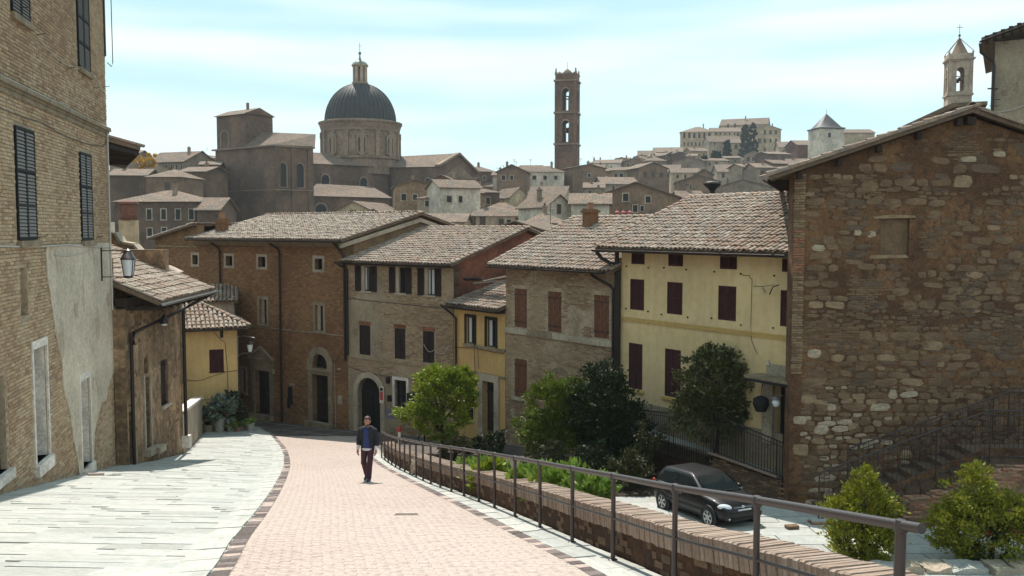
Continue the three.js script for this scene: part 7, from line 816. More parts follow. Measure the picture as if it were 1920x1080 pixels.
// ---------------------------------------------------------------- bell towers
{
  const S = 1.7, cy = 1.7, up = (y) => cy + (y - cy) * S, hw = 3.12, t = thing('bell_tower', 'tall square brown brick bell tower with two open arched belfry stages', 'tower', [9.66 * S, 0, -160 * S], -.42 - Math.PI / 4 + Math.PI / 4 + .2); const y0 = up(6), a = up(16.3), b = up(21.7), c = up(27.2);
  const ring = (y, o, h) => new GB().box(-hw - o, y, -hw - o, hw + o, y + h, hw + o).mesh('cornice', FAR.trim, t); new GB().box(-hw, y0, -hw, hw, a, hw).mesh('shaft', FAR.towerBrick, t);
  for (const [p, q] of [[a + .5, b], [b + .5, c]]) for (let i = 0; i < 4; i++) { const f = pivot('belfry_wall', t, [0, 0, 0], i * Math.PI / 2); const wg = wallGeo([[-hw + (i & 1 ? .72 : 0), p], [hw - (i & 1 ? .72 : 0), p], [hw - (i & 1 ? .72 : 0), q], [-hw + (i & 1 ? .72 : 0), q]], [[-.95, p + .35, .95, p + (q - p) * .76, true]], .7); wg.translate(0, 0, hw); put('wall', wg, FAR.towerBrick, f); new GB().box(-hw + .01, p, hw - .01, -hw + .8, q, hw + .16).box(hw - .8, p, hw - .01, hw - .01, q, hw + .16).mesh('corner_pier', FAR.towerBrick, f); const ar = new THREE.Shape(), rr = 1.35, yy = p + (q - p) * .76 - .95; ar.absarc(0, yy, rr, 0, Math.PI, false); ar.absarc(0, yy, .98, Math.PI, 0, true); ar.closePath(); const ag = new THREE.ExtrudeGeometry(ar, { depth: .2, bevelEnabled: false, curveSegments: 10 }); ag.translate(0, 0, hw); put('arch', ag, FAR.trim, f); new GB().box(-.14, p + .35, hw - .5, .14, p + (q - p) * .6, hw - .2).mesh('mullion', FAR.towerBrick, f); new GB().box(-.95, p + (q - p) * .48, hw - .45, .95, p + (q - p) * .52, hw - .3).mesh('tie_bar', M.iron, f); }
  for (const f of [0, 1, 2, 3]) { const g = pivot('shaft_panel', t, [0, 0, 0], f * Math.PI / 2); new GB().box(-hw + .01, y0, hw - .01, -hw + .9, a, hw + .14).box(hw - .9, y0, hw - .01, hw - .01, a, hw + .14).box(-hw + .9, a - 3.4, hw - .01, hw - .9, a - 3.0, hw + .1).mesh('strip', FAR.towerBrick, g); }
  ring(a, .45, .5); ring(b, .45, .5); ring(c, .45, .45); new GB().box(-hw, c + .45, -hw, hw, c + 2.0, hw).mesh('attic', FAR.towerBrick, t); ring(c + 2.0, .2, .3); for (const [x, z] of [[-1, -1], [1, -1], [1, 1], [-1, 1]]) new GB().lathe([[.34, 0], [.34, .5], [.18, .7], [.28, 1.0], [.1, 1.5], [0, 1.8]], 8, x * (hw - .2), c + 2.3, z * (hw - .2)).mesh('pinnacle', FAR.trim, t); new GB().lathe([[1.3, 0], [1.3, .6], [1.0, 1.1], [.5, 1.5], [.1, 1.8]], 12, 0, c + 2.3, 0).mesh('cupola', FAR.trim, t); new GB().tube([[0, c + 4, 0], [0, c + 6, 0]], .05, 4).mesh('rod', M.iron, t); for (let i = 0; i < 7; i++) for (const s of [[0, 1], [Math.PI / 2, 1]]) { const m = new GB().box(-hw + .7 + i * .78, c + 2.3, hw - .3, -hw + 1.1 + i * .78, c + 2.6, hw).mesh('merlon', FAR.trim, t); m.rotation.y = s[0] * -1; }
  const bell = new GB().lathe([[.75, 0], [.6, .25], [.45, .9], [.25, 1.15], [0, 1.25]], 12, 0, a + 3.8, 0).mesh('bell', M.gutter, t); new GB().box(-hw + .5, a + 5.0, -.15, hw - .5, a + 5.3, .15).mesh('bell_beam', M.eaveWood, t); terrainPts.push([9.66 * S, up(6) + 2, -160 * S]);
}
{
  const S = 1.7, cy = 1.7, up = (y) => cy + (y - cy) * S, hw = 2.2, t = thing('small_bell_tower', 'pale stone bell tower with a pointed roof and cross behind the stone gable', 'tower', [53.45 * S, 0, -110 * S], -.5 + Math.PI / 4 - .55); const y0 = up(10), a = up(17.55), b = up(21.6);
  new GB().box(-hw, y0, -hw, hw, a, hw).mesh('shaft', FAR.bellStone, t); new GB().box(-hw - .25, a, -hw - .25, hw + .25, a + .4, hw + .25).mesh('cornice', FAR.bellStone, t);
  for (let i = 0; i < 4; i++) { const f = pivot('belfry_wall', t, [0, 0, 0], i * Math.PI / 2), e = i & 1 ? .55 : 0; const wg = wallGeo([[-hw + e, a + .4], [hw - e, a + .4], [hw - e, b], [-hw + e, b]], [[-.72, a + .9, .72, a + .4 + (b - a) * .76, true]], .5); wg.translate(0, 0, hw); put('wall', wg, FAR.bellStone, f); new GB().box(-hw + .01, a + .4, hw - .01, -hw + .55, b, hw + .12).box(hw - .55, a + .4, hw - .01, hw - .01, b, hw + .12).box(-hw + .55, a + .4 + (b - a) * .5, hw - .01, -.72, a + .4 + (b - a) * .53, hw + .1).box(.72, a + .4 + (b - a) * .5, hw - .01, hw - .55, a + .4 + (b - a) * .53, hw + .1).mesh('pilaster', FAR.bellStone, f); new GB().lathe([[.5, 0], [.4, .2], [.3, .6], [0, .8]], 10, 0, a + 3.0, hw - 1.1).mesh('bell', M.gutter, f); new GB().box(-.72, a + 3.75, hw - .4, .72, a + 3.9, hw - .3).mesh('tie_bar', M.iron, f); }
  for (const [o, y, h] of [[.18, b, .3], [.42, b + .3, .3], [.12, b + .6, .9]]) new GB().box(-hw - o, y, -hw - o, hw + o, y + h, hw + o).mesh('cornice', FAR.bellStone, t); const s0 = b + 1.5; new GB().lathe([[1.95, s0], [.08, up(24.6)]], 4, 0, 0, 0, Math.PI / 4, Math.PI * 2.25).mesh('spire', FAR.brown, t); for (const [x, z] of [[-1, -1], [1, -1], [1, 1], [-1, 1]]) { const p = new GB().lathe([[.2, 0], [.2, .3], [.1, .5], [0, .7]], 6, x * hw, s0, z * hw).mesh('pinnacle', FAR.bellStone, t); new GB().tube([[x * hw, s0 + .5, z * hw], [x * .15, up(24.4), z * .15]], .07, 5).mesh('stay', FAR.brown, t); } new GB().lathe([[0, 0], [.2, .15], [.26, .35], [.15, .55], [0, .6]], 8, 0, up(24.6), 0).tube([[0, up(24.9), 0], [0, up(26.1), 0]], .055, 5).tube([[-.55, up(25.75), 0], [.55, up(25.75), 0]], .055, 5).mesh('cross', M.iron, t); terrainPts.push([53.45 * S, up(9), -110 * S]);
}
{
  const S = 1.7, cy = 1.7, up = (y) => cy + (y - cy) * S, hw = 5.2, t = thing('pyramid_roof_tower', 'low whitewashed tower with a dark pyramid roof on the ridge', 'tower', [75.5 * S, 0, -220 * S], .12); new GB().box(-hw, up(18), -hw, hw, up(25.6), hw).mesh('wall', FAR.white, t); new GB().lathe([[hw * 1.52, up(25.5)], [hw * 1.52, up(25.8)], [hw * 1.2, up(26)], [.1, up(29.4)]], 4, 0, 0, 0, Math.PI / 4, Math.PI * 2.25).mesh('roof', M.lead, t); new GB().tube([[0, up(29.3), 0], [0, up(30.4), 0]], .08, 4).mesh('finial', M.iron, t); farWindow(t, -1, up(24), 1.2, 1.8, 0); t.children[t.children.length - 1].position.z = hw; terrainPts.push([75.5 * S, up(20), -220 * S]);
}
// ---------------------------------------------------------------- small things among the near roofs
{
  const c = thing('chimney_stack', 'round-capped chimney stack above the broken garden wall roofs', 'chimney', [-25.3, -1, -60]); new GB().box(-.5, 0, -.4, .5, 3.3, .4).mesh('stack', FAR.cream, c); new GB().lathe([[.52, 3.3], [.58, 3.5], [.58, 4.3], [.66, 4.35], [.62, 4.5], [.3, 4.6], [0, 4.62]], 12).mesh('cap', FAR.maroon, c);
  const w = thing('ruined_garden_wall', 'crumbling stone wall with ragged top behind the low house roof', 'wall', [-20.0, -6, -44.5], 0), pts = [[0, 0], [3.6, 0], [3.6, 5.5], [3.1, 5.75], [2.6, 5.9], [2.3, 6.3], [1.8, 6.45], [1.4, 6.9], [.8, 7.0], [.5, 7.5], [0, 7.6]]; new GB().prism(pts, -.5, 0).mesh('body', M.dirty, w); for (let i = 3; i + 1 < pts.length; i++) { const a = pts[i], b = pts[i - 1], m = new GB().box(0, 0, -.6, Math.hypot(a[0] - b[0], a[1] - b[1]), .12, .12).mesh('capping', M.stonePale, w); m.position.set(a[0], a[1], 0); m.rotation.z = Math.atan2(b[1] - a[1], b[0] - a[0]); }
  const d = thing('satellite_dish', 'white satellite dish on a dark pole beside the ruined garden wall', 'dish', [-18.2, -2.2, -46.5]); new GB().tube([[0, -3, 0], [0, 1.4, 0]], .05, 6).lathe([[0, 1.3], [.16, 1.35], [.22, 1.6], [.12, 1.8], [0, 1.85]], 8).mesh('pole', M.iron, d); const k = new GB().lathe([[0, 0], [.25, .05], [.45, .16]], 14).mesh('reflector', M.whiteStone, d); k.position.set(.45, .35, .1); k.rotation.set(1.1, 0, -.2); new GB().tube([[0, .3, 0], [.45, .35, .1], [.4, .6, .6]], .02, 5).mesh('dish_arm', M.gutterPale, d);
  const e = thing('rear_eave_house', 'tall house whose wooden eave pokes out behind the brick house corner', 'house', [-17.9, -8, -40], .46); new GB().box(-8, 0, -9, 0, 13.4, 0).mesh('wall', M.mortarTan, e); new GB().prism([[-8, 15.6], [1.45, 13.15], [1.5, 13.4], [-8, 15.9]], -9.5, .7).mesh('roof', M.roofBed, e); new GB().prism([[-.5, 13.35], [1.4, 12.95], [1.42, 13.12], [-.5, 13.6]], -9.3, .6).mesh('soffit', M.doorWood, e); for (let i = 0; i < 6; i++) new GB().box(-.1, 12.85, -.3 - i * .9, 1.3, 13.0, -.1 - i * .9).mesh('rafter', M.eaveWood, e); const vt = []; for (let i = 0; i < 12; i++) vt.push({ m: MX(1.45 - i * .4, 13.40 + i * .103, .55, 0, 0, -.25, .42, .1, .4), g: i % 3, k: i % 3 }); pieces(e, 'verge_tile', 'far_verge_tiles', vt, blockGeo, [M.tileB, M.tileA, M.tileD], 20);
  const b = thing('chimney_bowl', 'black iron bowl-shaped chimney cap standing above the yellow house roof', 'chimney', [12.75, 3.1, -58]); b.scale.setScalar(.55); new GB().lathe([[.3, -5], [.3, 1.9], [.55, 2.2], [1.0, 2.6], [1.05, 2.72], [.9, 2.7], [.4, 2.3]], 14, 0, 0, 0).mesh('bowl', M.shutterBlack, b); new GB().lathe([[.9, 2.85], [.5, 3.0], [0, 3.05]], 14).tube([[-.8, 2.65, 0], [-.8, 2.9, 0]], .04, 4).tube([[.8, 2.65, 0], [.8, 2.9, 0]], .04, 4).mesh('lid', M.gutter, b);
  const r = thing('red_chimney', 'brick chimney with red clay pots beside the whitewashed house', 'chimney', [15.7, 1.3, -128]); new GB().box(-1.4, -3, -.6, 1.4, 1.9, .6).mesh('stack', FAR.maroon, r); for (const x of [-.9, 0, .9]) new GB().lathe([[.3, 1.9], [.24, 2.5], [.36, 2.6], [.36, 2.8], [0, 3.1]], 8, x, 0, 0).mesh('chimney_pot', mat({ lin: [.34, .07, .06], roughness: .8 }), r);
}
// ---------------------------------------------------------------- terrain below the town, out to the horizon
{
  const pts = terrainPts, gx = [], gz = []; for (let x = -900; x <= 900; x += Math.abs(x) < 180 ? 6 : 40) gx.push(x); for (let z = 30; z >= -1500; z -= z > -80 ? 5 : z > -560 ? 8 : 60) gz.push(z);
  const H = (x, z) => { const d = -z; const near = Math.min(street(Math.max(0, Math.min(d, 60))), plaza(Math.max(0, Math.min(d, 60)))) - .6; if (d < 64) return d < 0 ? -.6 - d * -.02 : near; let w = 0, s = 0; for (const p of pts) { const q = 1 / (((p[0] - x) ** 2 + (p[2] - z) ** 2) + 90) ** 1.6; w += q; s += q * p[1]; } let h = s / w - 5; const fade = sst(560, 900, d) + sst(160, 420, Math.abs(x)); h = lerp(h, -12, clamp(fade)); return lerp(near, h, sst(64, 130, d)); };
  const g = new GB(); for (let i = 0; i + 1 < gz.length; i++) for (let j = 0; j + 1 < gx.length; j++) { const P = (x, z) => [x, H(x, z), z], a = P(gx[j], gz[i]), b = P(gx[j + 1], gz[i]), c = P(gx[j + 1], gz[i + 1]), d = P(gx[j], gz[i + 1]); g.quad(a, b, c, d, [a, b, c, d].map((p) => [p[0], p[2]])); } struct('terrain', g.geo(), M.terrain);
}
// ---------------------------------------------------------------- trees, shrubs, pots
const leafGeo = (() => { const g = new GB(), a = [0, 0, 0], b = [.32, .42, .10], c = [0, 1, .02], d = [-.32, .42, .10], m = [0, .45, -.02]; for (const [p, q] of [[a, b], [b, c], [c, d], [d, a]]) g.tri(p, q, m, [p[0], p[1]], [q[0], q[1]], [m[0], m[1]]); return g.geo(); })();
const longLeafGeo = (() => { const g = new GB(); const w = [.0, .16, .18, .12, 0], y = [0, .25, .5, .78, 1], z = [0, .06, .05, -.04, -.2]; for (let i = 0; i < 4; i++) for (const s of [1, -1]) { const A = [0, y[i], z[i] - .03], B = [s * w[i], y[i], z[i]], C = [s * w[i + 1], y[i + 1], z[i + 1]], D = [0, y[i + 1], z[i + 1] - .03]; if (s > 0) g.quad(A, B, C, D); else g.quad(B, A, D, C); } return g.geo(); })();
const leafMat = (lin, o = {}) => new THREE.MeshPhysicalMaterial({ color: new THREE.Color().setRGB(...lin), roughness: o.rough ?? .55, transmission: o.tr ?? .38, thickness: 0, map: tLeafTone, side: THREE.DoubleSide, specularIntensity: o.spec ?? .5 });
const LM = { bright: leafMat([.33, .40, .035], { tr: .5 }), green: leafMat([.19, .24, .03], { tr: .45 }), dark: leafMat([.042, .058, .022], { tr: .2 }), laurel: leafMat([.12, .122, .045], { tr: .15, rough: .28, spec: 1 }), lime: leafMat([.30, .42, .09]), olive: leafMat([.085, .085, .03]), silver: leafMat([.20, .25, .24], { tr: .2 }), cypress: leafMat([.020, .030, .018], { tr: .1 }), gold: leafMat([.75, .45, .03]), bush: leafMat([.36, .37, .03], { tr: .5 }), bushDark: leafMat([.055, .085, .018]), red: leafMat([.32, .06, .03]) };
function foliage(parent, lobes, o) { // lobes: [x,y,z, rx,ry,rz, count]; leaves gather in clumps inside and on the lobe
  const R = rng(o.seed), list = [], clumps = []; if (o.more) lobes = lobes.map((l) => [...l.slice(0, 6), l[6] * o.more]); for (const [cx, cy, cz, rx, ry, rz, n] of lobes) { const nc = Math.max(6, Math.round(n / (o.per || 70))); for (let i = 0; i < nc; i++) { let v; do { v = [R() * 2 - 1, R() * 2 - 1, R() * 2 - 1]; } while (len3(v) > 1 || len3(v) < .15); const l = len3(v), r = Math.pow(l, .45) / l * (.80 + R() * .34); const p = [cx + v[0] * r * rx, cy + v[1] * r * ry, cz + v[2] * r * rz]; clumps.push(p); const cr = (o.clump || .3) * (.6 + R() * .8), out = norm3([v[0] / rx, v[1] / ry + .4, v[2] / rz]); for (let k = 0; k < n / nc; k++) { const g = () => (R() + R() + R() - 1.5) * .9, q = [p[0] + g() * cr, p[1] + g() * cr * .75, p[2] + g() * cr]; const s = o.leaf * (.6 + R() * .8); const dir = norm3([out[0] + (R() - .5) * 1.6, out[1] + (R() - .5) * 1.4 + (o.lift || 0), out[2] + (R() - .5) * 1.6]); const qt = new THREE.Quaternion().setFromUnitVectors(new THREE.Vector3(0, 1, 0), new THREE.Vector3(...dir)).multiply(new THREE.Quaternion().setFromAxisAngle(new THREE.Vector3(0, 1, 0), R() * 6.28)); list.push([new THREE.Matrix4().compose(new THREE.Vector3(...q), qt, new THREE.Vector3(s, s, s)), .72 + R() * .5, R()]); } } }
  const im = shade(new THREE.InstancedMesh(o.geo || leafGeo, o.m, list.length)), c = new THREE.Color(); list.forEach(([m, b, w], i) => { im.setMatrixAt(i, m); c.setRGB(b * (1 + (w - .5) * .25), b, b * (1 - (w - .5) * .3)); im.setColorAt(i, c); }); im.name = o.name || 'crown'; im.userData.kind = 'stuff'; parent.add(im); return clumps;
}
function trunkAndLimbs(t, h, r, clumps, seed, n = 14, lean = 0) { const R = rng(seed), path = [], rad = []; for (let i = 0; i <= 6; i++) { const q = i / 6; path.push([Math.sin(q * 2.4 + seed) * .07 * h * q + lean * q, h * q, Math.cos(q * 3 + seed) * .05 * h * q]); rad.push(r * (1.25 - .75 * q) * (i === 0 ? 1.35 : 1)); } new GB().tube(path, rad, 9).mesh('trunk', M.bark, t); const g = new GB(); for (let i = 0; i < n && i < clumps.length; i++) { const c = clumps[Math.floor(R() * clumps.length)], k = 2 + Math.floor(R() * 4), s = path[k], m = [lerp(s[0], c[0], .5) + (R() - .5) * .2, lerp(s[1], c[1], .55) + .1, lerp(s[2], c[2], .5) + (R() - .5) * .2]; g.tube([s, m, c], [rad[k] * .6, rad[k] * .35, .012], 5); } g.mesh('limbs', M.bark, t); }
function tree(name, label, cat, x, y, d, lobes, o) { const t = thing(name, label, cat, [x, y, -d], 0, o.group); const c = foliage(t, lobes, o); if (o.h) trunkAndLimbs(t, o.h, o.r || .09, c, o.seed, o.n || 16, o.lean || 0); return t; }
tree('leafy_tree', 'bright yellow-green broadleaf tree before the narrow yellow house', 'tree', -2.85, plaza(37) - .1, 37, [[0, 2.35, 0, 1.25, 1.15, 1.1, 3600], [-.2, 3.15, .1, .8, .6, .7, 1500], [.75, 2.9, 0, .7, .6, .6, 1100], [-1.15, 1.75, .3, .6, .35, .5, 800], [0, 1.35, 0, 1.0, .7, .9, 1500]], { m: LM.bright, leaf: .14, clump: .24, more: 1.5, seed: 11, h: 2.6, r: .07, per: 60 });
tree('round_tree', 'round green tree with bright leaves before the brown brick house', 'tree', 1.75, plaza(32.5) - .1, 32.5, [[-.1, 2.35, 0, 1.15, 1.2, 1.0, 4600], [-.6, 1.6, .2, 1.0, .75, .9, 2500], [.2, 3.0, 0, .7, .5, .6, 1100]], { m: LM.green, leaf: .115, clump: .24, more: 1.8, seed: 13, h: 2.6, r: .1, per: 70 });
tree('dark_tree', 'darker loose-leaved tree beside the round green tree', 'tree', 3.35, plaza(32.0) - .1, 32.0, [[-.15, 2.6, 0, 1.05, 1.35, 1.0, 3800], [.7, 1.9, .1, .8, .9, .8, 1600], [0, 1.2, 0, 1.0, .8, .9, 1500], [-.1, 3.6, 0, .6, .5, .5, 700]], { m: LM.dark, leaf: .12, clump: .32, more: 1.8, seed: 17, h: 3.2, r: .09, per: 50 });
tree('laurel_tree', 'rounded glossy-leaved laurel tree before the big yellow house', 'tree', 6.78, -6.0, 29.72, [[0, 2.55, 0, 1.15, 1.2, .8, 3900], [-.4, 1.6, .05, 1.05, .8, .65, 1900], [.8, 1.7, -.1, .6, .9, .55, 1300], [.1, 3.3, 0, .7, .55, .55, 900]], { m: LM.laurel, leaf: .115, clump: .24, more: 2.2, seed: 19, h: 2.7, r: .06, per: 55 });
tree('dark_shrub', 'dark olive shrub standing by the terrace fence behind the car', 'shrub', 4.55, plaza(30.2), 30.2, [[0, .9, 0, .5, .75, .45, 1500], [.1, 1.75, 0, .45, .4, .4, 700]], { m: LM.olive, leaf: .10, clump: .2, seed: 23, h: 1.3, r: .04 });
// low dark growth along the back of the planting beds
for (const [x, d, s, k, lab] of [[1.1, 30.5, 1.1, 0, 'low dark bush under the round green tree'], [2.6, 30.0, 1.15, 1, 'tall dark bush under the loose-leaved tree'], [3.7, 29.2, 1.0, 0, 'dark grassy bush near the parked car'], [-2.2, 34.6, .8, 0, 'dark small-leaved bush at the foot of the yellow-green tree'], [-.9, 36.4, .75, 1, 'dark reddish bush beside the narrow yellow house step'], [2.1, 25.5, .85, 1, 'dark trailing bush below the parapet wall']]) tree('low_bush', lab, 'bush', x, plaza(d), d, [[0, .5 * s, 0, .75 * s, .5 * s, .6 * s, 1500], [.2, .9 * s, 0, .4 * s, .4 * s, .4 * s, 500]], { m: k ? LM.dark : LM.olive, leaf: .11, clump: .22, seed: 31 + Math.round(x * 10), h: .6, r: .03 });
// beds of pale green plants behind the parapet
{
  const bed = (label, d0, d1, w, seed) => { const t = thing('planting_bed', label, 'planter'), g = new GB(), n = 8; for (let i = 0; i < n; i++) { const a = lerp(d0, d1, i / n), b = lerp(d0, d1, (i + 1) / n), xa = railPath(a) + .55, xb = railPath(b) + .55, ya = street(a) + .12, yb = street(b) + .12, k = plaza(d0) - .4; g.quad([xa, ya, -a], [xa + w, ya, -a], [xb + w, yb, -b], [xb, yb, -b]); g.quad([xa + w, k, -a], [xb + w, k, -b], [xb + w, yb, -b], [xa + w, ya, -a]); if (!i) g.quad([xa, k, -a], [xa + w, k, -a], [xa + w, ya, -a], [xa, ya, -a]); } g.mesh('soil', M.earth, t); };
  bed('raised earth bed behind the upper parapet wall', 13.6, 18.2, 1.1, 1); bed('raised earth bed behind the lower parapet wall', 18.3, 24.5, 1.3, 2);
  const pl = (x, d, r, h, lab, seed, m = LM.lime) => tree('leafy_plant', lab, 'plant', x, street(d) + .12, d, [[0, h * .55, 0, r, h * .5, r * .8, 700], [r * .4, h * .8, 0, r * .5, h * .3, r * .5, 250]], { m, leaf: .13, clump: .12, seed, lift: .5, per: 30 });
  pl(.78, 15.2, .45, .62, 'pale green leafy plant rising highest over the parapet coping', 51); pl(1.2, 14.4, .40, .5, 'pale green leafy plant at the upper end of the parapet bed', 52); pl(.38, 16.3, .4, .58, 'pale green leafy plant with a loose top in the upper bed', 53); pl(-.50, 19.6, .5, .48, 'pale green leafy plant in the lower bed beside the stones', 54); pl(-.95, 20.8, .42, .45, 'pale yellow-green leafy plant in the lower bed', 55); pl(-.55, 18.6, .3, .6, 'slim green plant between the two parapet beds', 56, LM.bright);
  const rock = (x, d, y, s, lab) => { const t = thing('boulder', lab, 'rock', [x, y, -d], x); const g = new THREE.IcosahedronGeometry(s, 2); const p = g.attributes.position, u = []; for (let i = 0; i < p.count; i++) { const k = .8 + .4 * fbm(Math.abs(p.getX(i)) / s / 3 + .2, (p.getY(i) + p.getZ(i) * .7) / s / 3 + .5, 6, 3, 9); p.setXYZ(i, p.getX(i) * k, p.getY(i) * k * .75, p.getZ(i) * k); u.push(p.getX(i) + p.getZ(i) * .5, p.getY(i)); } g.setAttribute('uv', new THREE.Float32BufferAttribute(u, 2)); g.computeVertexNormals(); put('rock', g, M.stonePale, t); };
  rock(-2.55, 25.6, street(25.6) + .25, .42, 'pale green-grey boulder beside the lower parapet wall'); rock(-1.75, 24.2, street(24.2) + .1, .26, 'small grey rock in the lower bed'); rock(-.9, 23.0, street(23) + .1, .2, 'small pale stone at the end of the lower bed');
  const mk = thing('marker_post', 'short pale post with a red cap beyond the parapet wall', 'post', [-4.55, street(36) - .1, -36.2]); new GB().lathe([[.07, 0], [.06, .95]], 8).mesh('post_body', M.whiteStone, mk); new GB().lathe([[.08, .95], [.08, 1.08], [.04, 1.15], [0, 1.16]], 8).mesh('cap', mat({ lin: [.45, .03, .03] }), mk);
  const or = thing('orange_lamp', 'round orange warning lamp on a dark stand behind the yellow-green tree', 'lamp', [-3.95, groundR(40.4) - .05, -40.4]); new GB().lathe([[0, .45], [.14, .5], [.2, .68], [.14, .86], [0, .92]], 12).mesh('lens', mat({ lin: [.75, .26, .02], roughness: .4 }), or); new GB().lathe([[.16, 0], [.16, .05], [.04, .08], [.04, .5]], 8).tube([[-.14, .5, 0], [-.26, .3, 0], [-.26, .0, 0]], .03, 5).mesh('stand', M.shutterBlack, or);
}
// near bushes on the plaza
{
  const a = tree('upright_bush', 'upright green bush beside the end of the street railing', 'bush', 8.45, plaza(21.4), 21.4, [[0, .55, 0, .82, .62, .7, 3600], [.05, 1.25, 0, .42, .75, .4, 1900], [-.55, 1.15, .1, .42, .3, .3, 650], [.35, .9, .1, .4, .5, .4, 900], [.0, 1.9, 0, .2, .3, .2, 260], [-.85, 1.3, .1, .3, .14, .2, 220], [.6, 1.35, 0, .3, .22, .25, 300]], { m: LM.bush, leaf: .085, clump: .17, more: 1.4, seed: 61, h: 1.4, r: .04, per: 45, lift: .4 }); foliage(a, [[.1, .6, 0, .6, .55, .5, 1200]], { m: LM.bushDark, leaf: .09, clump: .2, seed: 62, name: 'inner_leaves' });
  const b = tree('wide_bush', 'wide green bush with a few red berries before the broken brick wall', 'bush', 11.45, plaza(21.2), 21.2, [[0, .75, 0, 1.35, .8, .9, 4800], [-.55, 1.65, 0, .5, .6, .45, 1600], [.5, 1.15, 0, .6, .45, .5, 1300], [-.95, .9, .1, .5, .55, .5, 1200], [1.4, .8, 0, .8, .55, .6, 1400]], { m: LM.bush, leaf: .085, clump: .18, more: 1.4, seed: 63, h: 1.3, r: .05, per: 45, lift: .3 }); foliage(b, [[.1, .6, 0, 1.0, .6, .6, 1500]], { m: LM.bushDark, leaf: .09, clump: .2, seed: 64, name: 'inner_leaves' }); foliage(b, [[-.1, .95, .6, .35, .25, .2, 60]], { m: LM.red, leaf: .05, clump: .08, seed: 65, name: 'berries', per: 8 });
  const w = thing('stone_border', 'low pale rough stone border wall in front of the bushes', 'wall', [7.3, plaza(20.4) - .15, -20.4], -.02), R = rng(67); let x = 0, i = 0; while (x < 9) { const l = .35 + R() * .65, h = .24 + R() * .12, g = new THREE.BoxGeometry(l - .02, h, .5 + R() * .14, 6, 3, 5), p = g.attributes.position, u = []; for (let k = 0; k < p.count; k++) { const a = p.getX(k), b = p.getY(k), c = p.getZ(k), n = (q) => (fbm(a / 3 + q + i * .13, (b + c) / 3 + .5, 9, 3, 5) - .5) * .16; const e = 1 - .10 * (Math.abs(a) > l * .4 ? 1 : 0) * Math.abs(b) / h; p.setXYZ(k, a + n(.1), b * e + n(.4), c + n(.7)); u.push(a + c, b + c); } g.setAttribute('uv', new THREE.Float32BufferAttribute(u, 2)); g.computeVertexNormals(); const q = put(i ? 'border_stone_' + String(i).padStart(3, '0') : 'border_stone', g, [M.stonePale, M.limeD, M.stonePale][i % 3], w); q.position.set(x + l / 2, .18, (R() - .5) * .08); q.rotation.set((R() - .5) * .08, (R() - .5) * .1, (R() - .5) * .06); x += l; i++; }
}
// pots beside the yellow cottage
{
  const pot = (name, label, x, d, r, h, m, lobes, o) => { const t = thing(name, label, 'potted plant', [x, street(d), -d], 0, o.group); new GB().lathe([[0, 0], [r * .68, 0], [r * .95, h * .8], [r * .97, h * .86], [r * 1.05, h * .88], [r * 1.05, h], [r * .93, h], [r * .9, h * .88], [0, h * .86]], 16).mesh('pot', m, t); new GB().tube([[0, h * .8, 0], [.02, h + .15, 0]], .02, 5).mesh('stem', M.bark, t); foliage(t, lobes.map(([a, b, c, e, f, g, n]) => [a, b + h, c, e, f, g, n]), { m: o.leafM, leaf: o.leaf || .12, clump: .14, seed: o.seed, geo: o.geo, name: 'leaves', per: o.per || 24 }); };
  pot('potted_plant', 'large white pot with a broad silvery-leaved plant by the cottage', -15.05, 46.1, .34, .72, M.potWhite, [[.05, .45, 0, .75, .65, .5, 420], [.1, .25, .2, .5, .4, .3, 160]], { leafM: LM.silver, seed: 71, leaf: .34, geo: longLeafGeo }); pot('potted_plant', 'sand-coloured pot with a dark bushy plant by the garden wall', -15.62, 46.05, .3, .38, M.potSand, [[-.02, .4, 0, .42, .45, .4, 500]], { leafM: LM.dark, seed: 72 }); pot('potted_plant', 'dark-leaved tall plant in a pale pot at the cottage wall', -14.62, 46.55, .25, .4, M.potWhite, [[0, .75, 0, .45, .7, .4, 420], [0, 1.2, 0, .4, .35, .3, 150]], { leafM: LM.dark, seed: 73, leaf: .3, geo: longLeafGeo }); pot('potted_plant', 'pale bucket pot with yellow-green leaves beside the silvery plant', -14.45, 46.1, .25, .36, M.potWhite, [[0, .2, 0, .28, .22, .25, 220]], { leafM: LM.lime, seed: 74 }); pot('potted_plant', 'small clay pot with green leaves near the cottage corner', -14.08, 46.05, .18, .24, M.potClay, [[0, .14, 0, .24, .18, .2, 180]], { leafM: LM.green, seed: 75 }); pot('potted_plant', 'white pot standing alone near the pavement edge', -13.58, 46.5, .24, .40, M.potWhite, [[-.02, .12, 0, .24, .12, .2, 130]], { leafM: LM.lime, seed: 76 }); pot('potted_plant', 'low white trough with trailing pale leaves behind the lone pot', -13.95, 47.3, .26, .2, M.potWhite, [[0, .12, 0, .35, .14, .25, 160]], { leafM: LM.lime, seed: 77 });
}
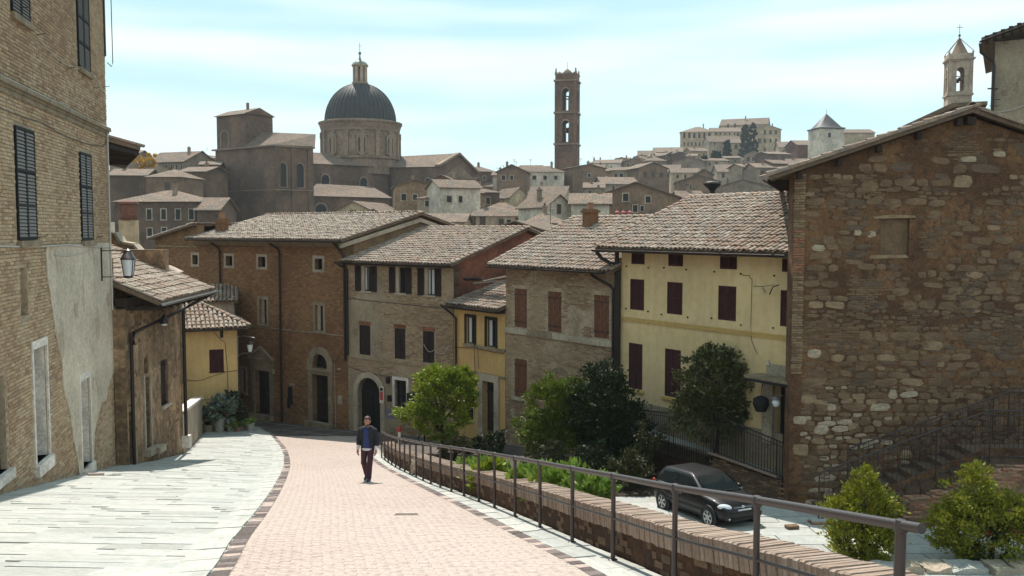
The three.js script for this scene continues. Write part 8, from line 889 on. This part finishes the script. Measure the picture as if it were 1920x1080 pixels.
// far trees
{
  const cyp = (x, y, z, h, w, seed, lab) => { const t = thing('cypress_tree', lab, 'tree', [x, y, z], 0, 'cypresses below the hill palace'); const lobes = []; for (let i = 0; i < 6; i++) { const q = i / 5; lobes.push([0, h * (.1 + .8 * q), 0, w * (.55 + .6 * Math.sin(Math.PI * (.2 + q * .72))) * .5 * (1 - q * .45), h * .12, w * .4 * (1 - q * .5), 420]); } foliage(t, lobes, { m: LM.cypress, leaf: 1.1, clump: .5, seed, per: 26, lift: 1.2 }); new GB().tube([[0, -3, 0], [0, h * .3, 0]], .25, 6).mesh('trunk', M.bark, t); };
  cyp(117.1, 32.9, -445.4, 19.3, 5.8, 81, 'tall dark cypress standing tallest under the hilltop gable');
  cyp(112.6, 32.6, -442.0, 18.4, 5.2, 82, 'dark cypress beside the tallest one under the hilltop gable');
  cyp(96.1, 28.4, -408.0, 12.3, 3.4, 83, 'slim dark cypress before the broken-roofed hill house');
  cyp(84.8, 24.0, -382.5, 9.3, 2.7, 84, 'shorter dark cypress low on the hill slope');
  cyp(79.5, 23.7, -377.4, 7.5, 2.2, 85, 'small dark cypress at the lower edge of the cypress group');
  cyp(87.7, 23.9, -387.6, 9.5, 3.2, 86, 'broad dark cypress between the slope houses');
  const g = thing('autumn_shrub', 'golden yellow autumn shrub among the grey hill houses', 'shrub', [-85.0, 14.6, -211]); foliage(g, [[0, 2.2, 0, 2.6, 2.1, 1.7, 1300], [1.2, 2.9, 0, 1.6, 1.4, 1, 500]], { m: LM.gold, leaf: .5, clump: .5, seed: 91 }); new GB().tube([[0, -2, 0], [0, 1.5, 0]], .15, 5).mesh('trunk', M.bark, g);
}
// ---------------------------------------------------------------- parked black hatchback
{
  const car = thing('parked_car', 'black hatchback car parked on the plaza behind the parapet wall', 'car', [5.63, plaza(25.83) + .0, -25.83], 24.4 * Math.PI / 180); car.rotation.order = 'YXZ'; car.rotation.x = -.073; car.scale.setScalar(.9);
  const paint = new THREE.MeshPhysicalMaterial({ color: new THREE.Color().setRGB(.004, .004, .006), roughness: .45, specularIntensity: .5, clearcoat: .3, clearcoatRoughness: .06 }), glass = mat({ lin: [.012, .018, .020], roughness: .05 }), trim = mat({ lin: [.012, .012, .013], roughness: .6 }), chrome = mat({ lin: [.75, .76, .78], roughness: .18, metalness: 1 }), lampM = mat({ lin: [.62, .66, .68], roughness: .12, clearcoat: 1 }), rubber = mat({ lin: [.014, .014, .015], roughness: .85 }), alloy = mat({ lin: [.50, .51, .52], roughness: .35, metalness: .8 });
  // body: stations along z (rear -1.92 .. front 1.92): half width, bottom, shoulder, deck height
  const ST = [[-1.93, .62, .42, .66, .74], [-1.90, .74, .30, .78, .86], [-1.80, .80, .24, .88, .95], [-1.4, .825, .20, .90, .95], [-.8, .83, .19, .90, .93], [0, .835, .19, .89, .92], [.6, .835, .19, .87, .91], [.85, .832, .19, .86, .93], [1.1, .825, .19, .84, .92], [1.4, .81, .20, .80, .875], [1.65, .78, .22, .74, .80], [1.82, .71, .25, .66, .70], [1.92, .60, .32, .56, .58], [1.95, .50, .38, .52, .53]];
  const sec = ([z, w, b, s, d]) => [[0, b], [w * .72, b], [w * .93, b + .05], [w * .985, lerp(b, s, .35)], [w, lerp(b, s, .62)], [w * .985, lerp(b, s, .86)], [w * .955, s], [w * .88, lerp(s, d, .7)], [w * .6, lerp(s, d, .93)], [0, d]].map(([x, y]) => [x, y, z]);
  const P = [], idx = [], V = ST.map((s) => { const h = sec(s), full = [...h.map((p) => [-p[0], p[1], p[2]]).reverse(), ...h.slice(1)]; return full; }); const n = V[0].length; for (const r of V) for (const p of r) P.push(...p); for (let i = 0; i + 1 < V.length; i++) for (let k = 0; k + 1 < n; k++) { const a = i * n + k, b = a + 1, c = a + n, d = c + 1; idx.push(a, c, b, b, c, d); } for (const [r, f] of [[0, 0], [V.length - 1, 1]]) for (let k = 1; k + 1 < n; k++) idx.push(...(f ? [r * n, r * n + k + 1, r * n + k] : [r * n, r * n + k, r * n + k + 1]));
  const bg = new THREE.BufferGeometry(); bg.setAttribute('position', new THREE.Float32BufferAttribute(P, 3)); bg.setAttribute('uv', new THREE.Float32BufferAttribute(P.flatMap((_, i) => i % 3 === 0 ? [P[i + 2], P[i + 1]] : []), 2)); bg.setIndex(idx); bg.computeVertexNormals(); put('body', bg, paint, car);
  // cabin: outline rings from belt to roof
  const ring = (y, w, zr, zf, c) => { const o = []; for (const [x, z] of [[-w * .86, zf], [-w * .97, zf - c], [-w, lerp(zr, zf, .5)], [-w * .97, zr + c * .8], [-w * .86, zr], [w * .86, zr], [w * .97, zr + c * .8], [w, lerp(zr, zf, .5)], [w * .97, zf - c], [w * .86, zf]]) o.push([x, y, z]); return o; };
  const rings = [ring(.88, .80, -1.80, 1.02, .16), ring(1.12, .735, -1.70, .66, .16), ring(1.33, .645, -1.52, .30, .15), ring(1.405, .60, -1.40, .14, .15), ring(1.435, .52, -1.25, -.02, .2)]; const cp = [], ci = []; for (const r of rings) for (const p of r) cp.push(...p); const m = 10; for (let i = 0; i + 1 < rings.length; i++) for (let k = 0; k < m; k++) { const a = i * m + k, b = i * m + (k + 1) % m, c = a + m, d = b + m; ci.push(a, b, c, b, d, c); } const tr = (rings.length - 1) * m; cp.push(0, 1.45, -.65); for (let k = 0; k < m; k++) ci.push(tr + k, tr + (k + 1) % m, cp.length / 3 - 1); const cg = new THREE.BufferGeometry(); cg.setAttribute('position', new THREE.Float32BufferAttribute(cp, 3)); cg.setAttribute('uv', new THREE.Float32BufferAttribute(cp.flatMap((_, i) => i % 3 === 0 ? [cp[i], cp[i + 2]] : []), 2)); cg.setIndex(ci); cg.computeVertexNormals(); put('cabin', cg, paint, car);
  const pane = (name, pts, o = .008) => { const c = pts.reduce((s, p) => add3(s, mul3(p, 1 / pts.length)), [0, 0, 0]), nn = norm3(cross3(sub3(pts[1], pts[0]), sub3(pts[2], pts[0]))), q = pts.map((p) => add3(p, mul3(nn, o))), g = new GB(); for (let i = 0; i < q.length; i++) g.tri(q[i], q[(i + 1) % q.length], add3(c, mul3(nn, o + .012)), [0, 0], [1, 0], [.5, .5]); return g.mesh(name, glass, car); };
  pane('windscreen', [[-.66, .93, .965], [.66, .93, .965], [.60, 1.14, .66], [.53, 1.345, .31], [-.53, 1.345, .31], [-.60, 1.14, .66]], .02); pane('rear_window', [[.62, .97, -1.78], [-.62, .97, -1.78], [-.52, 1.34, -1.53], [.52, 1.34, -1.53]], .02);
  for (const s of [1, -1]) { const f = (y) => y < 1.12 ? lerp(.80, .735, (y - .88) / .24) : lerp(.735, .645, (y - 1.12) / .21), X = (y) => s * (f(y) + .012), side = (nm, zz) => { const q = zz.map(([z, y]) => [X(y) * (z < -1.35 || z > .6 ? .985 : 1.0), y, z]); if (s < 0) q.reverse(); const g = new GB(), c = q.reduce((a, p) => add3(a, mul3(p, 1 / q.length)), [0, 0, 0]); for (let i = 0; i < q.length; i++) g.tri(q[i], c, q[(i + 1) % q.length], [0, 0], [.5, .5], [1, 0]); g.mesh(nm, glass, car); }; side('front_side_window', [[.82, .94], [-.38, .94], [-.38, 1.33], [.26, 1.31], [.52, 1.14]]); side('rear_side_window', [[-.48, .94], [-1.45, .97], [-1.30, 1.30], [-.48, 1.33]]);
    new GB().box(s > 0 ? .81 : -.845, .43, -1.1, s > 0 ? .845 : -.81, .50, .95).mesh('side_moulding', trim, car); new GB().box(s > 0 ? .80 : -.83, .76, -.30, s > 0 ? .83 : -.80, .785, -.14).mesh('door_handle', chrome, car); new GB().tube([[s * .792, .925, .88], [s * .80, .925, -.3], [s * .785, .94, -1.5]], .011, 5).mesh('belt_strip', chrome, car); const d1 = new GB().box(s > 0 ? .822 : -.832, .26, -.435, s > 0 ? .832 : -.822, .90, -.425).mesh('door_gap', trim, car);
    const mi = pivot('mirror', car, [s * .87, .98, .62]); put('mirror_shell', (() => { const g = new THREE.SphereGeometry(.1, 14, 10); g.scale(1.0, .72, .8); return g; })(), paint, mi); new GB().tube([[-s * .1, -.05, .02], [0, -.01, 0]], .022, 6).mesh('mirror_arm', trim, mi);
    for (const z of [1.24, -1.24]) { const w = pivot('wheel', car, [s * .745, .295, z]); const arch = new GB().lathe([[.0, s * .071], [.345, s * .071], [.352, s * .088], [.375, s * .09], [.38, s * .06]], 26).mesh('wheel_arch', trim, w); arch.rotation.z = -Math.PI / 2; arch.scale.set(1, 1, 1); const ty = new GB().lathe([[.16, -.09], [.27, -.095], [.297, -.06], [.297, .06], [.285, .085], [.24, .108], [.2, .1]], 24).mesh('tyre', rubber, w); ty.rotation.z = -Math.PI / 2 * s; const hub = pivot('rim', w, [s * .1, 0, 0]); const rim = new GB().lathe([[.205, -.02], [.215, .008], [.2, .012], [.185, -.01], [0, -.015]], 24).mesh('rim_disc', alloy, hub); rim.rotation.z = -Math.PI / 2 * s; for (let i = 0; i < 6; i++) { const a = i / 6 * Math.PI * 2; const sp = new GB().box(-.012, .03, -.028, .014, .19, .028).mesh('spoke', alloy, hub); sp.rotation.x = a; } for (let i = 0; i < 6; i++) { const a = (i + .5) / 6 * Math.PI * 2; const sp = new GB().box(-.01, .09, -.035, -.002, .18, .035).mesh('rim_gap', rubber, hub); sp.rotation.x = a; sp.position.x = s * .006; } }
    // almond headlamps wrapping the corner, fog lamps, tail lamps
    const hl = new THREE.SphereGeometry(1, 20, 12); hl.scale(.235, .105, .14); hl.rotateZ(s * .14); hl.rotateY(s * .48); const hm = put('headlight', hl, lampM, car); hm.position.set(s * .555, .655, 1.715); const rf = new THREE.SphereGeometry(.05, 12, 8); const rm = put('reflector', rf, chrome, hm); rm.position.set(s * .03, .01, .085); const tl = new THREE.SphereGeometry(1, 14, 10); tl.scale(.06, .18, .11); put('tail_light', tl, mat({ lin: [.40, .03, .01], roughness: .2 }), car).position.set(s * .775, .80, -1.79); const fg = new GB().lathe([[0, 0], [.05, .0], [.055, .02], [.03, .035], [0, .04]], 12).mesh('fog_lamp', lampM, car); fg.rotation.x = Math.PI / 2; fg.position.set(s * .52, .34, 1.875); }
  new GB().prism([[-.66, .30], [.66, .30], [.70, .44], [-.70, .44]], 1.80, 1.905).mesh('bumper_strip', trim, car); new GB().box(-.36, .60, 1.80, .36, .665, 1.868).mesh('grille', trim, car); new GB().tube([[-.33, .635, 1.872], [0, .642, 1.885], [.33, .635, 1.872]], .009, 5).mesh('grille_bar', chrome, car); new GB().box(-.42, .24, 1.8, .42, .33, 1.90).mesh('air_intake', rubber, car);
  const em = put('emblem', new THREE.TorusGeometry(.042, .011, 8, 18), chrome, car); em.position.set(0, .645, 1.89); new GB().box(-.062, -.007, -.004, .062, .007, .004).mesh('emblem_bar', chrome, em).rotation.z = .35;
  // number plate
  const cv = document.createElement('canvas'); cv.width = 512; cv.height = 112; const cx = cv.getContext('2d'); cx.fillStyle = '#e8e8e2'; cx.fillRect(0, 0, 512, 112); cx.fillStyle = '#27418f'; cx.fillRect(0, 0, 46, 112); cx.fillStyle = '#16161a'; cx.font = 'bold 92px sans-serif'; cx.textBaseline = 'middle'; cx.fillText('DXEXEAV', 62, 60, 430); const pt = new THREE.CanvasTexture(cv); pt.colorSpace = THREE.SRGBColorSpace; new GB().box(-.27, .475, 1.90, .27, .595, 1.936).mesh('plate_holder', trim, car); new GB().quad([-.26, .48, 1.941], [.26, .48, 1.941], [.26, .59, 1.941], [-.26, .59, 1.941], [[0, 0], [1, 0], [1, 1], [0, 1]]).mesh('number_plate', mat({ map: pt, roughness: .4 }), car);
  for (const s of [-.3, .15]) new GB().tube([[s + .35, .945, 1.0], [s - .12, .965, .955]], .010, 4).mesh('wiper', trim, car); new GB().quad([.38, 1.18, .615], [.48, 1.18, .615], [.47, 1.27, .47], [.37, 1.27, .47]).mesh('windscreen_sticker', mat({ lin: [.6, .6, .6] }), car);
}
// ---------------------------------------------------------------- man walking up the street
function surfaceNet(f, lo, hi, cell) { // smooth mesh of f < 0
  const N = [0, 1, 2].map((i) => Math.ceil((hi[i] - lo[i]) / cell) + 1), [nx, ny, nz] = N, F = new Float32Array(nx * ny * nz), at = (i, j, k) => i + nx * (j + ny * k); for (let k = 0; k < nz; k++) for (let j = 0; j < ny; j++) for (let i = 0; i < nx; i++) F[at(i, j, k)] = f(lo[0] + i * cell, lo[1] + j * cell, lo[2] + k * cell);
  const id = new Int32Array(nx * ny * nz).fill(-1), P = []; for (let k = 0; k + 1 < nz; k++) for (let j = 0; j + 1 < ny; j++) for (let i = 0; i + 1 < nx; i++) { let s = [0, 0, 0], n = 0; const e = (a, b) => { const fa = F[at(i + a[0], j + a[1], k + a[2])], fb = F[at(i + b[0], j + b[1], k + b[2])]; if ((fa < 0) !== (fb < 0)) { const t = fa / (fa - fb); for (let q = 0; q < 3; q++) s[q] += a[q] + (b[q] - a[q]) * t; n++; } }; for (let a = 0; a < 2; a++) for (let b = 0; b < 2; b++) { e([0, a, b], [1, a, b]); e([a, 0, b], [a, 1, b]); e([a, b, 0], [a, b, 1]); } if (n) { id[at(i, j, k)] = P.length / 3; P.push(lo[0] + (i + s[0] / n) * cell, lo[1] + (j + s[1] / n) * cell, lo[2] + (k + s[2] / n) * cell); } }
  const I = []; for (let k = 1; k + 1 < nz; k++) for (let j = 1; j + 1 < ny; j++) for (let i = 1; i + 1 < nx; i++) { const a = F[at(i, j, k)] < 0; for (let ax = 0; ax < 3; ax++) { const o = [[1, 0, 0], [0, 1, 0], [0, 0, 1]][ax], b = F[at(i + o[0], j + o[1], k + o[2])] < 0; if (a === b) continue; const u = [[0, 1, 0], [0, 0, 1], [1, 0, 0]][ax], v = [[0, 0, 1], [1, 0, 0], [0, 1, 0]][ax], q = [at(i, j, k), at(i - u[0], j - u[1], k - u[2]), at(i - u[0] - v[0], j - u[1] - v[1], k - u[2] - v[2]), at(i - v[0], j - v[1], k - v[2])].map((x) => id[x]); if (q.some((x) => x < 0)) continue; if (a) I.push(q[0], q[1], q[2], q[0], q[2], q[3]); else I.push(q[0], q[2], q[1], q[0], q[3], q[2]); } }
  const g = new THREE.BufferGeometry(); g.setAttribute('position', new THREE.Float32BufferAttribute(P, 3)); g.setAttribute('uv', new THREE.Float32BufferAttribute(P.flatMap((_, i) => i % 3 === 0 ? [P[i] + P[i + 2] * .5, P[i + 1]] : []), 2)); g.setIndex(I); g.computeVertexNormals(); return g;
}
const cap = (a, b, ra, rb) => { const d = sub3(b, a), L2 = d[0] ** 2 + d[1] ** 2 + d[2] ** 2; return (x, y, z) => { const t = clamp(((x - a[0]) * d[0] + (y - a[1]) * d[1] + (z - a[2]) * d[2]) / L2); return Math.hypot(x - a[0] - d[0] * t, y - a[1] - d[1] * t, z - a[2] - d[2] * t) - (ra + (rb - ra) * t); }; };
const ell = (c, r) => (x, y, z) => { const k = Math.hypot((x - c[0]) / r[0], (y - c[1]) / r[1], (z - c[2]) / r[2]); return (k - 1) * Math.min(...r); };
const smin = (a, b, k) => { const h = clamp(.5 + .5 * (b - a) / k); return b + (a - b) * h - k * h * (1 - h); };
const join = (list, k) => (x, y, z) => { let d = 9; for (const f of list) d = smin(d, f(x, y, z), k); return d; };
{
  const man = thing('person', 'walking man in an open dark jacket, blue sweater and maroon trousers', 'person', [-3.7, street(22.94), -22.94], -.16); // faces +z, towards the viewer up the street
  const skin = mat({ lin: [.36, .17, .11], roughness: .6 }), jacket = mat({ lin: [.012, .011, .018], roughness: .85 }), sweater = mat({ lin: [.022, .038, .13], roughness: .9 }), shirt = mat({ lin: [.55, .55, .60], roughness: .9 }), trousers = mat({ lin: [.050, .018, .028], roughness: .85 }), shoe = mat({ lin: [.03, .03, .05], roughness: .6 }), hairM = mat({ lin: [.045, .022, .013], roughness: .7 }), sole = mat({ lin: [.5, .5, .52], roughness: .7 });
  // joints: man's left side is +x. Street rises towards the viewer, so the forward foot stands higher
  const J = { head: [.0, 1.56, .03], neck: [0, 1.42, .0], chest: [0, 1.26, 0], waist: [0, 1.02, 0], hip: [0, .92, 0], sL: [.18, 1.325, -.01], eL: [.235, 1.09, -.03], wL: [.235, .86, .06], sR: [-.18, 1.325, -.01], eR: [-.235, 1.09, -.02], wR: [-.24, .86, .07], hL: [.09, .90, 0], kL: [.085, .52, .10], aL: [.08, .13, .16], hR: [-.09, .90, 0], kR: [-.10, .50, .03], aR: [-.11, .10, -.24] };
  const hand = (w, s) => { const o = []; const tip = [w[0], w[1] - .08, w[2] + .015]; o.push(cap(w, tip, .026, .034)); const len = [.066, .078, .074, .06]; for (let i = 0; i < 4; i++) { const bx = tip[0] + 0, bz = tip[2] + (i - 1.5) * .019, a = [bx, tip[1] - .012, bz], b = [bx - s * .008, tip[1] - .012 - len[i] * .55, bz + .006], c = [bx - s * .028, tip[1] - .012 - len[i] * .95, bz + .012]; o.push(cap(a, b, .0095, .009), cap(b, c, .009, .008)); } const th0 = [w[0] - s * .01, w[1] - .045, w[2] + .035], th1 = [w[0] - s * .018, w[1] - .085, w[2] + .062], th2 = [w[0] - s * .02, w[1] - .115, w[2] + .066]; o.push(cap(th0, th1, .012, .0105), cap(th1, th2, .0105, .009)); return o; };
  const face = [ell([0, 1.575, .015], [.078, .112, .096]), ell([0, 1.515, .045], [.056, .062, .062]), cap([0, 1.575, .105], [0, 1.535, .128], .013, .017), ell([.028, 1.59, .092], [.017, .011, .012]), ell([-.028, 1.59, .092], [.017, .011, .012]), ell([0, 1.497, .098], [.026, .010, .014]), ell([.08, 1.565, .005], [.013, .03, .02]), ell([-.08, 1.565, .005], [.013, .03, .02])];
  const skinF = join([...face, cap(J.neck, [0, 1.5, .015], .056, .052), cap(J.eL, J.wL, .043, .029), cap(J.eR, J.wR, .043, .029), cap(J.sL, J.eL, .05, .043), cap(J.sR, J.eR, .05, .043), cap(J.chest, J.neck, .1, .055), cap(J.hip, J.chest, .11, .12), cap(J.hL, J.kL, .08, .055), cap(J.kL, J.aL, .052, .036), cap(J.hR, J.kR, .08, .055), cap(J.kR, J.aR, .052, .036)], .018); const handF = join([...hand(J.wL, 1), ...hand(J.wR, -1)], .006);
  put('body', mergeGeometries([surfaceNet(skinF, [-.36, .0, -.36], [.36, 1.74, .32], .013), surfaceNet(handF, [.17, .66, -.02], [.29, .90, .16], .004), surfaceNet(handF, [-.30, .66, -.02], [-.18, .90, .18], .004)]), skin, man);
  put('sweater', surfaceNet(join([cap([0, 1.28, .01], [0, .98, .01], .148, .140), ell([.05, 1.27, .03], [.10, .14, .118]), ell([-.05, 1.27, .03], [.10, .14, .118]), ell([0, .97, .01], [.165, .10, .125]), cap([-.1, 1.34, 0], [.1, 1.34, 0], .07, .07)], .04), [-.3, .80, -.24], [.3, 1.46, .24], .012), sweater, man);
  put('shirt_hem', surfaceNet((x, y, z) => Math.max(ell([0, .90, .01], [.168, .14, .128])(x, y, z), .83 - y, y - .90), [-.25, .78, -.2], [.25, .94, .2], .011), shirt, man); put('shirt_cuff', mergeGeometries([J.wL, J.wR].map((w, i) => surfaceNet(cap([w[0], w[1] + .075, w[2] - .03], [w[0], w[1] + .02, w[2] - .008], .044, .042), [w[0] - .1, w[1] - .06, w[2] - .12], [w[0] + .1, w[1] + .15, w[2] + .08], .01))), shirt, man);
  // open jacket: back and sides, open down the front
  const jk = join([cap([0, 1.30, -.015], [0, .96, -.01], .165, .160), cap([0, 1.375, -.02], [.165, 1.325, -.01], .078, .078), cap([0, 1.375, -.02], [-.165, 1.325, -.01], .078, .078), ell([.09, 1.24, .02], [.09, .2, .135]), ell([-.09, 1.24, .02], [.09, .2, .135]), ell([0, .95, -.01], [.185, .13, .15])], .05), arms = join([cap(J.sL, J.eL, .078, .066), cap(J.eL, [.238, .98, .01], .066, .062), cap(J.sR, J.eR, .078, .066), cap(J.eR, [-.238, .98, .01], .066, .062)], .02); put('jacket', surfaceNet((x, y, z) => { const open = .058 + (1.40 - y) * .05; const f = Math.max(jk(x, y, z), Math.min(.86 - y, 9) > 0 ? .86 - y : -1, z > 0 ? open - Math.abs(x) : -1, y - 1.44 + (Math.abs(x) < .08 ? 0 : 0)); return Math.min(f, arms(x, y, z)); }, [-.36, .82, -.26], [.36, 1.5, .26], .011), jacket, man);
  put('trousers', surfaceNet(join([ell([0, .90, 0], [.158, .11, .115]), cap(J.hL, J.kL, .093, .070), cap(J.kL, [.08, .15, .16], .070, .062), cap(J.hR, J.kR, .093, .070), cap(J.kR, [-.11, .15, -.20], .070, .060)], .022), [-.3, .04, -.36], [.3, 1.02, .32], .012), trousers, man);
  put('shoes', mergeGeometries([surfaceNet(join([cap([.08, .105, .14], [.085, .085, .30], .046, .038), ell([.08, .12, .15], [.045, .06, .055])], .02), [-.05, .0, .02], [.2, .26, .42], .009), surfaceNet(join([cap([-.11, .10, -.26], [-.12, .03, -.12], .046, .036), ell([-.11, .12, -.24], [.045, .06, .055])], .02), [-.24, -.05, -.38], [.02, .26, .0], .009)]), shoe, man); put('soles', mergeGeometries([boxGeo(.075, .025, .22).translate(.082, .052, .225), (() => { const g = boxGeo(.075, .025, .22); g.rotateX(.42); g.translate(-.115, .018, -.19); return g; })()]), sole, man);
  put('hair', surfaceNet((x, y, z) => Math.max(join([ell([0, 1.60, -.005], [.089, .108, .104]), ell([0, 1.655, .05], [.066, .035, .055])], .02)(x, y, z), z > .062 && y < 1.645 ? .02 : -1, y < 1.52 && z > -.03 ? .02 : -1, Math.abs(x) > .05 && y < 1.6 && z > .02 ? .012 : -1), [-.13, 1.42, -.15], [.13, 1.76, .16], .008), hairM, man);
  put('beard', surfaceNet((x, y, z) => Math.max(ell([0, 1.505, .045], [.062, .058, .068])(x, y, z), y - 1.515, .0 - z, Math.abs(x) < .02 && y > 1.488 && z > .08 ? .01 : -1), [-.1, 1.42, -.03], [.1, 1.56, .14], .007), hairM, man);
}
// thin summer haze over the far town
scene.fog = new THREE.FogExp2(new THREE.Color(.80, .86, .90), .0002);
const renderer = new THREE.WebGLRenderer({ antialias: true });
renderer.setSize(1024, 576);
renderer.shadowMap.enabled = true;
renderer.toneMapping = THREE.LinearToneMapping;
renderer.toneMappingExposure = EXPOSURE;
renderer.render(scene, camera);
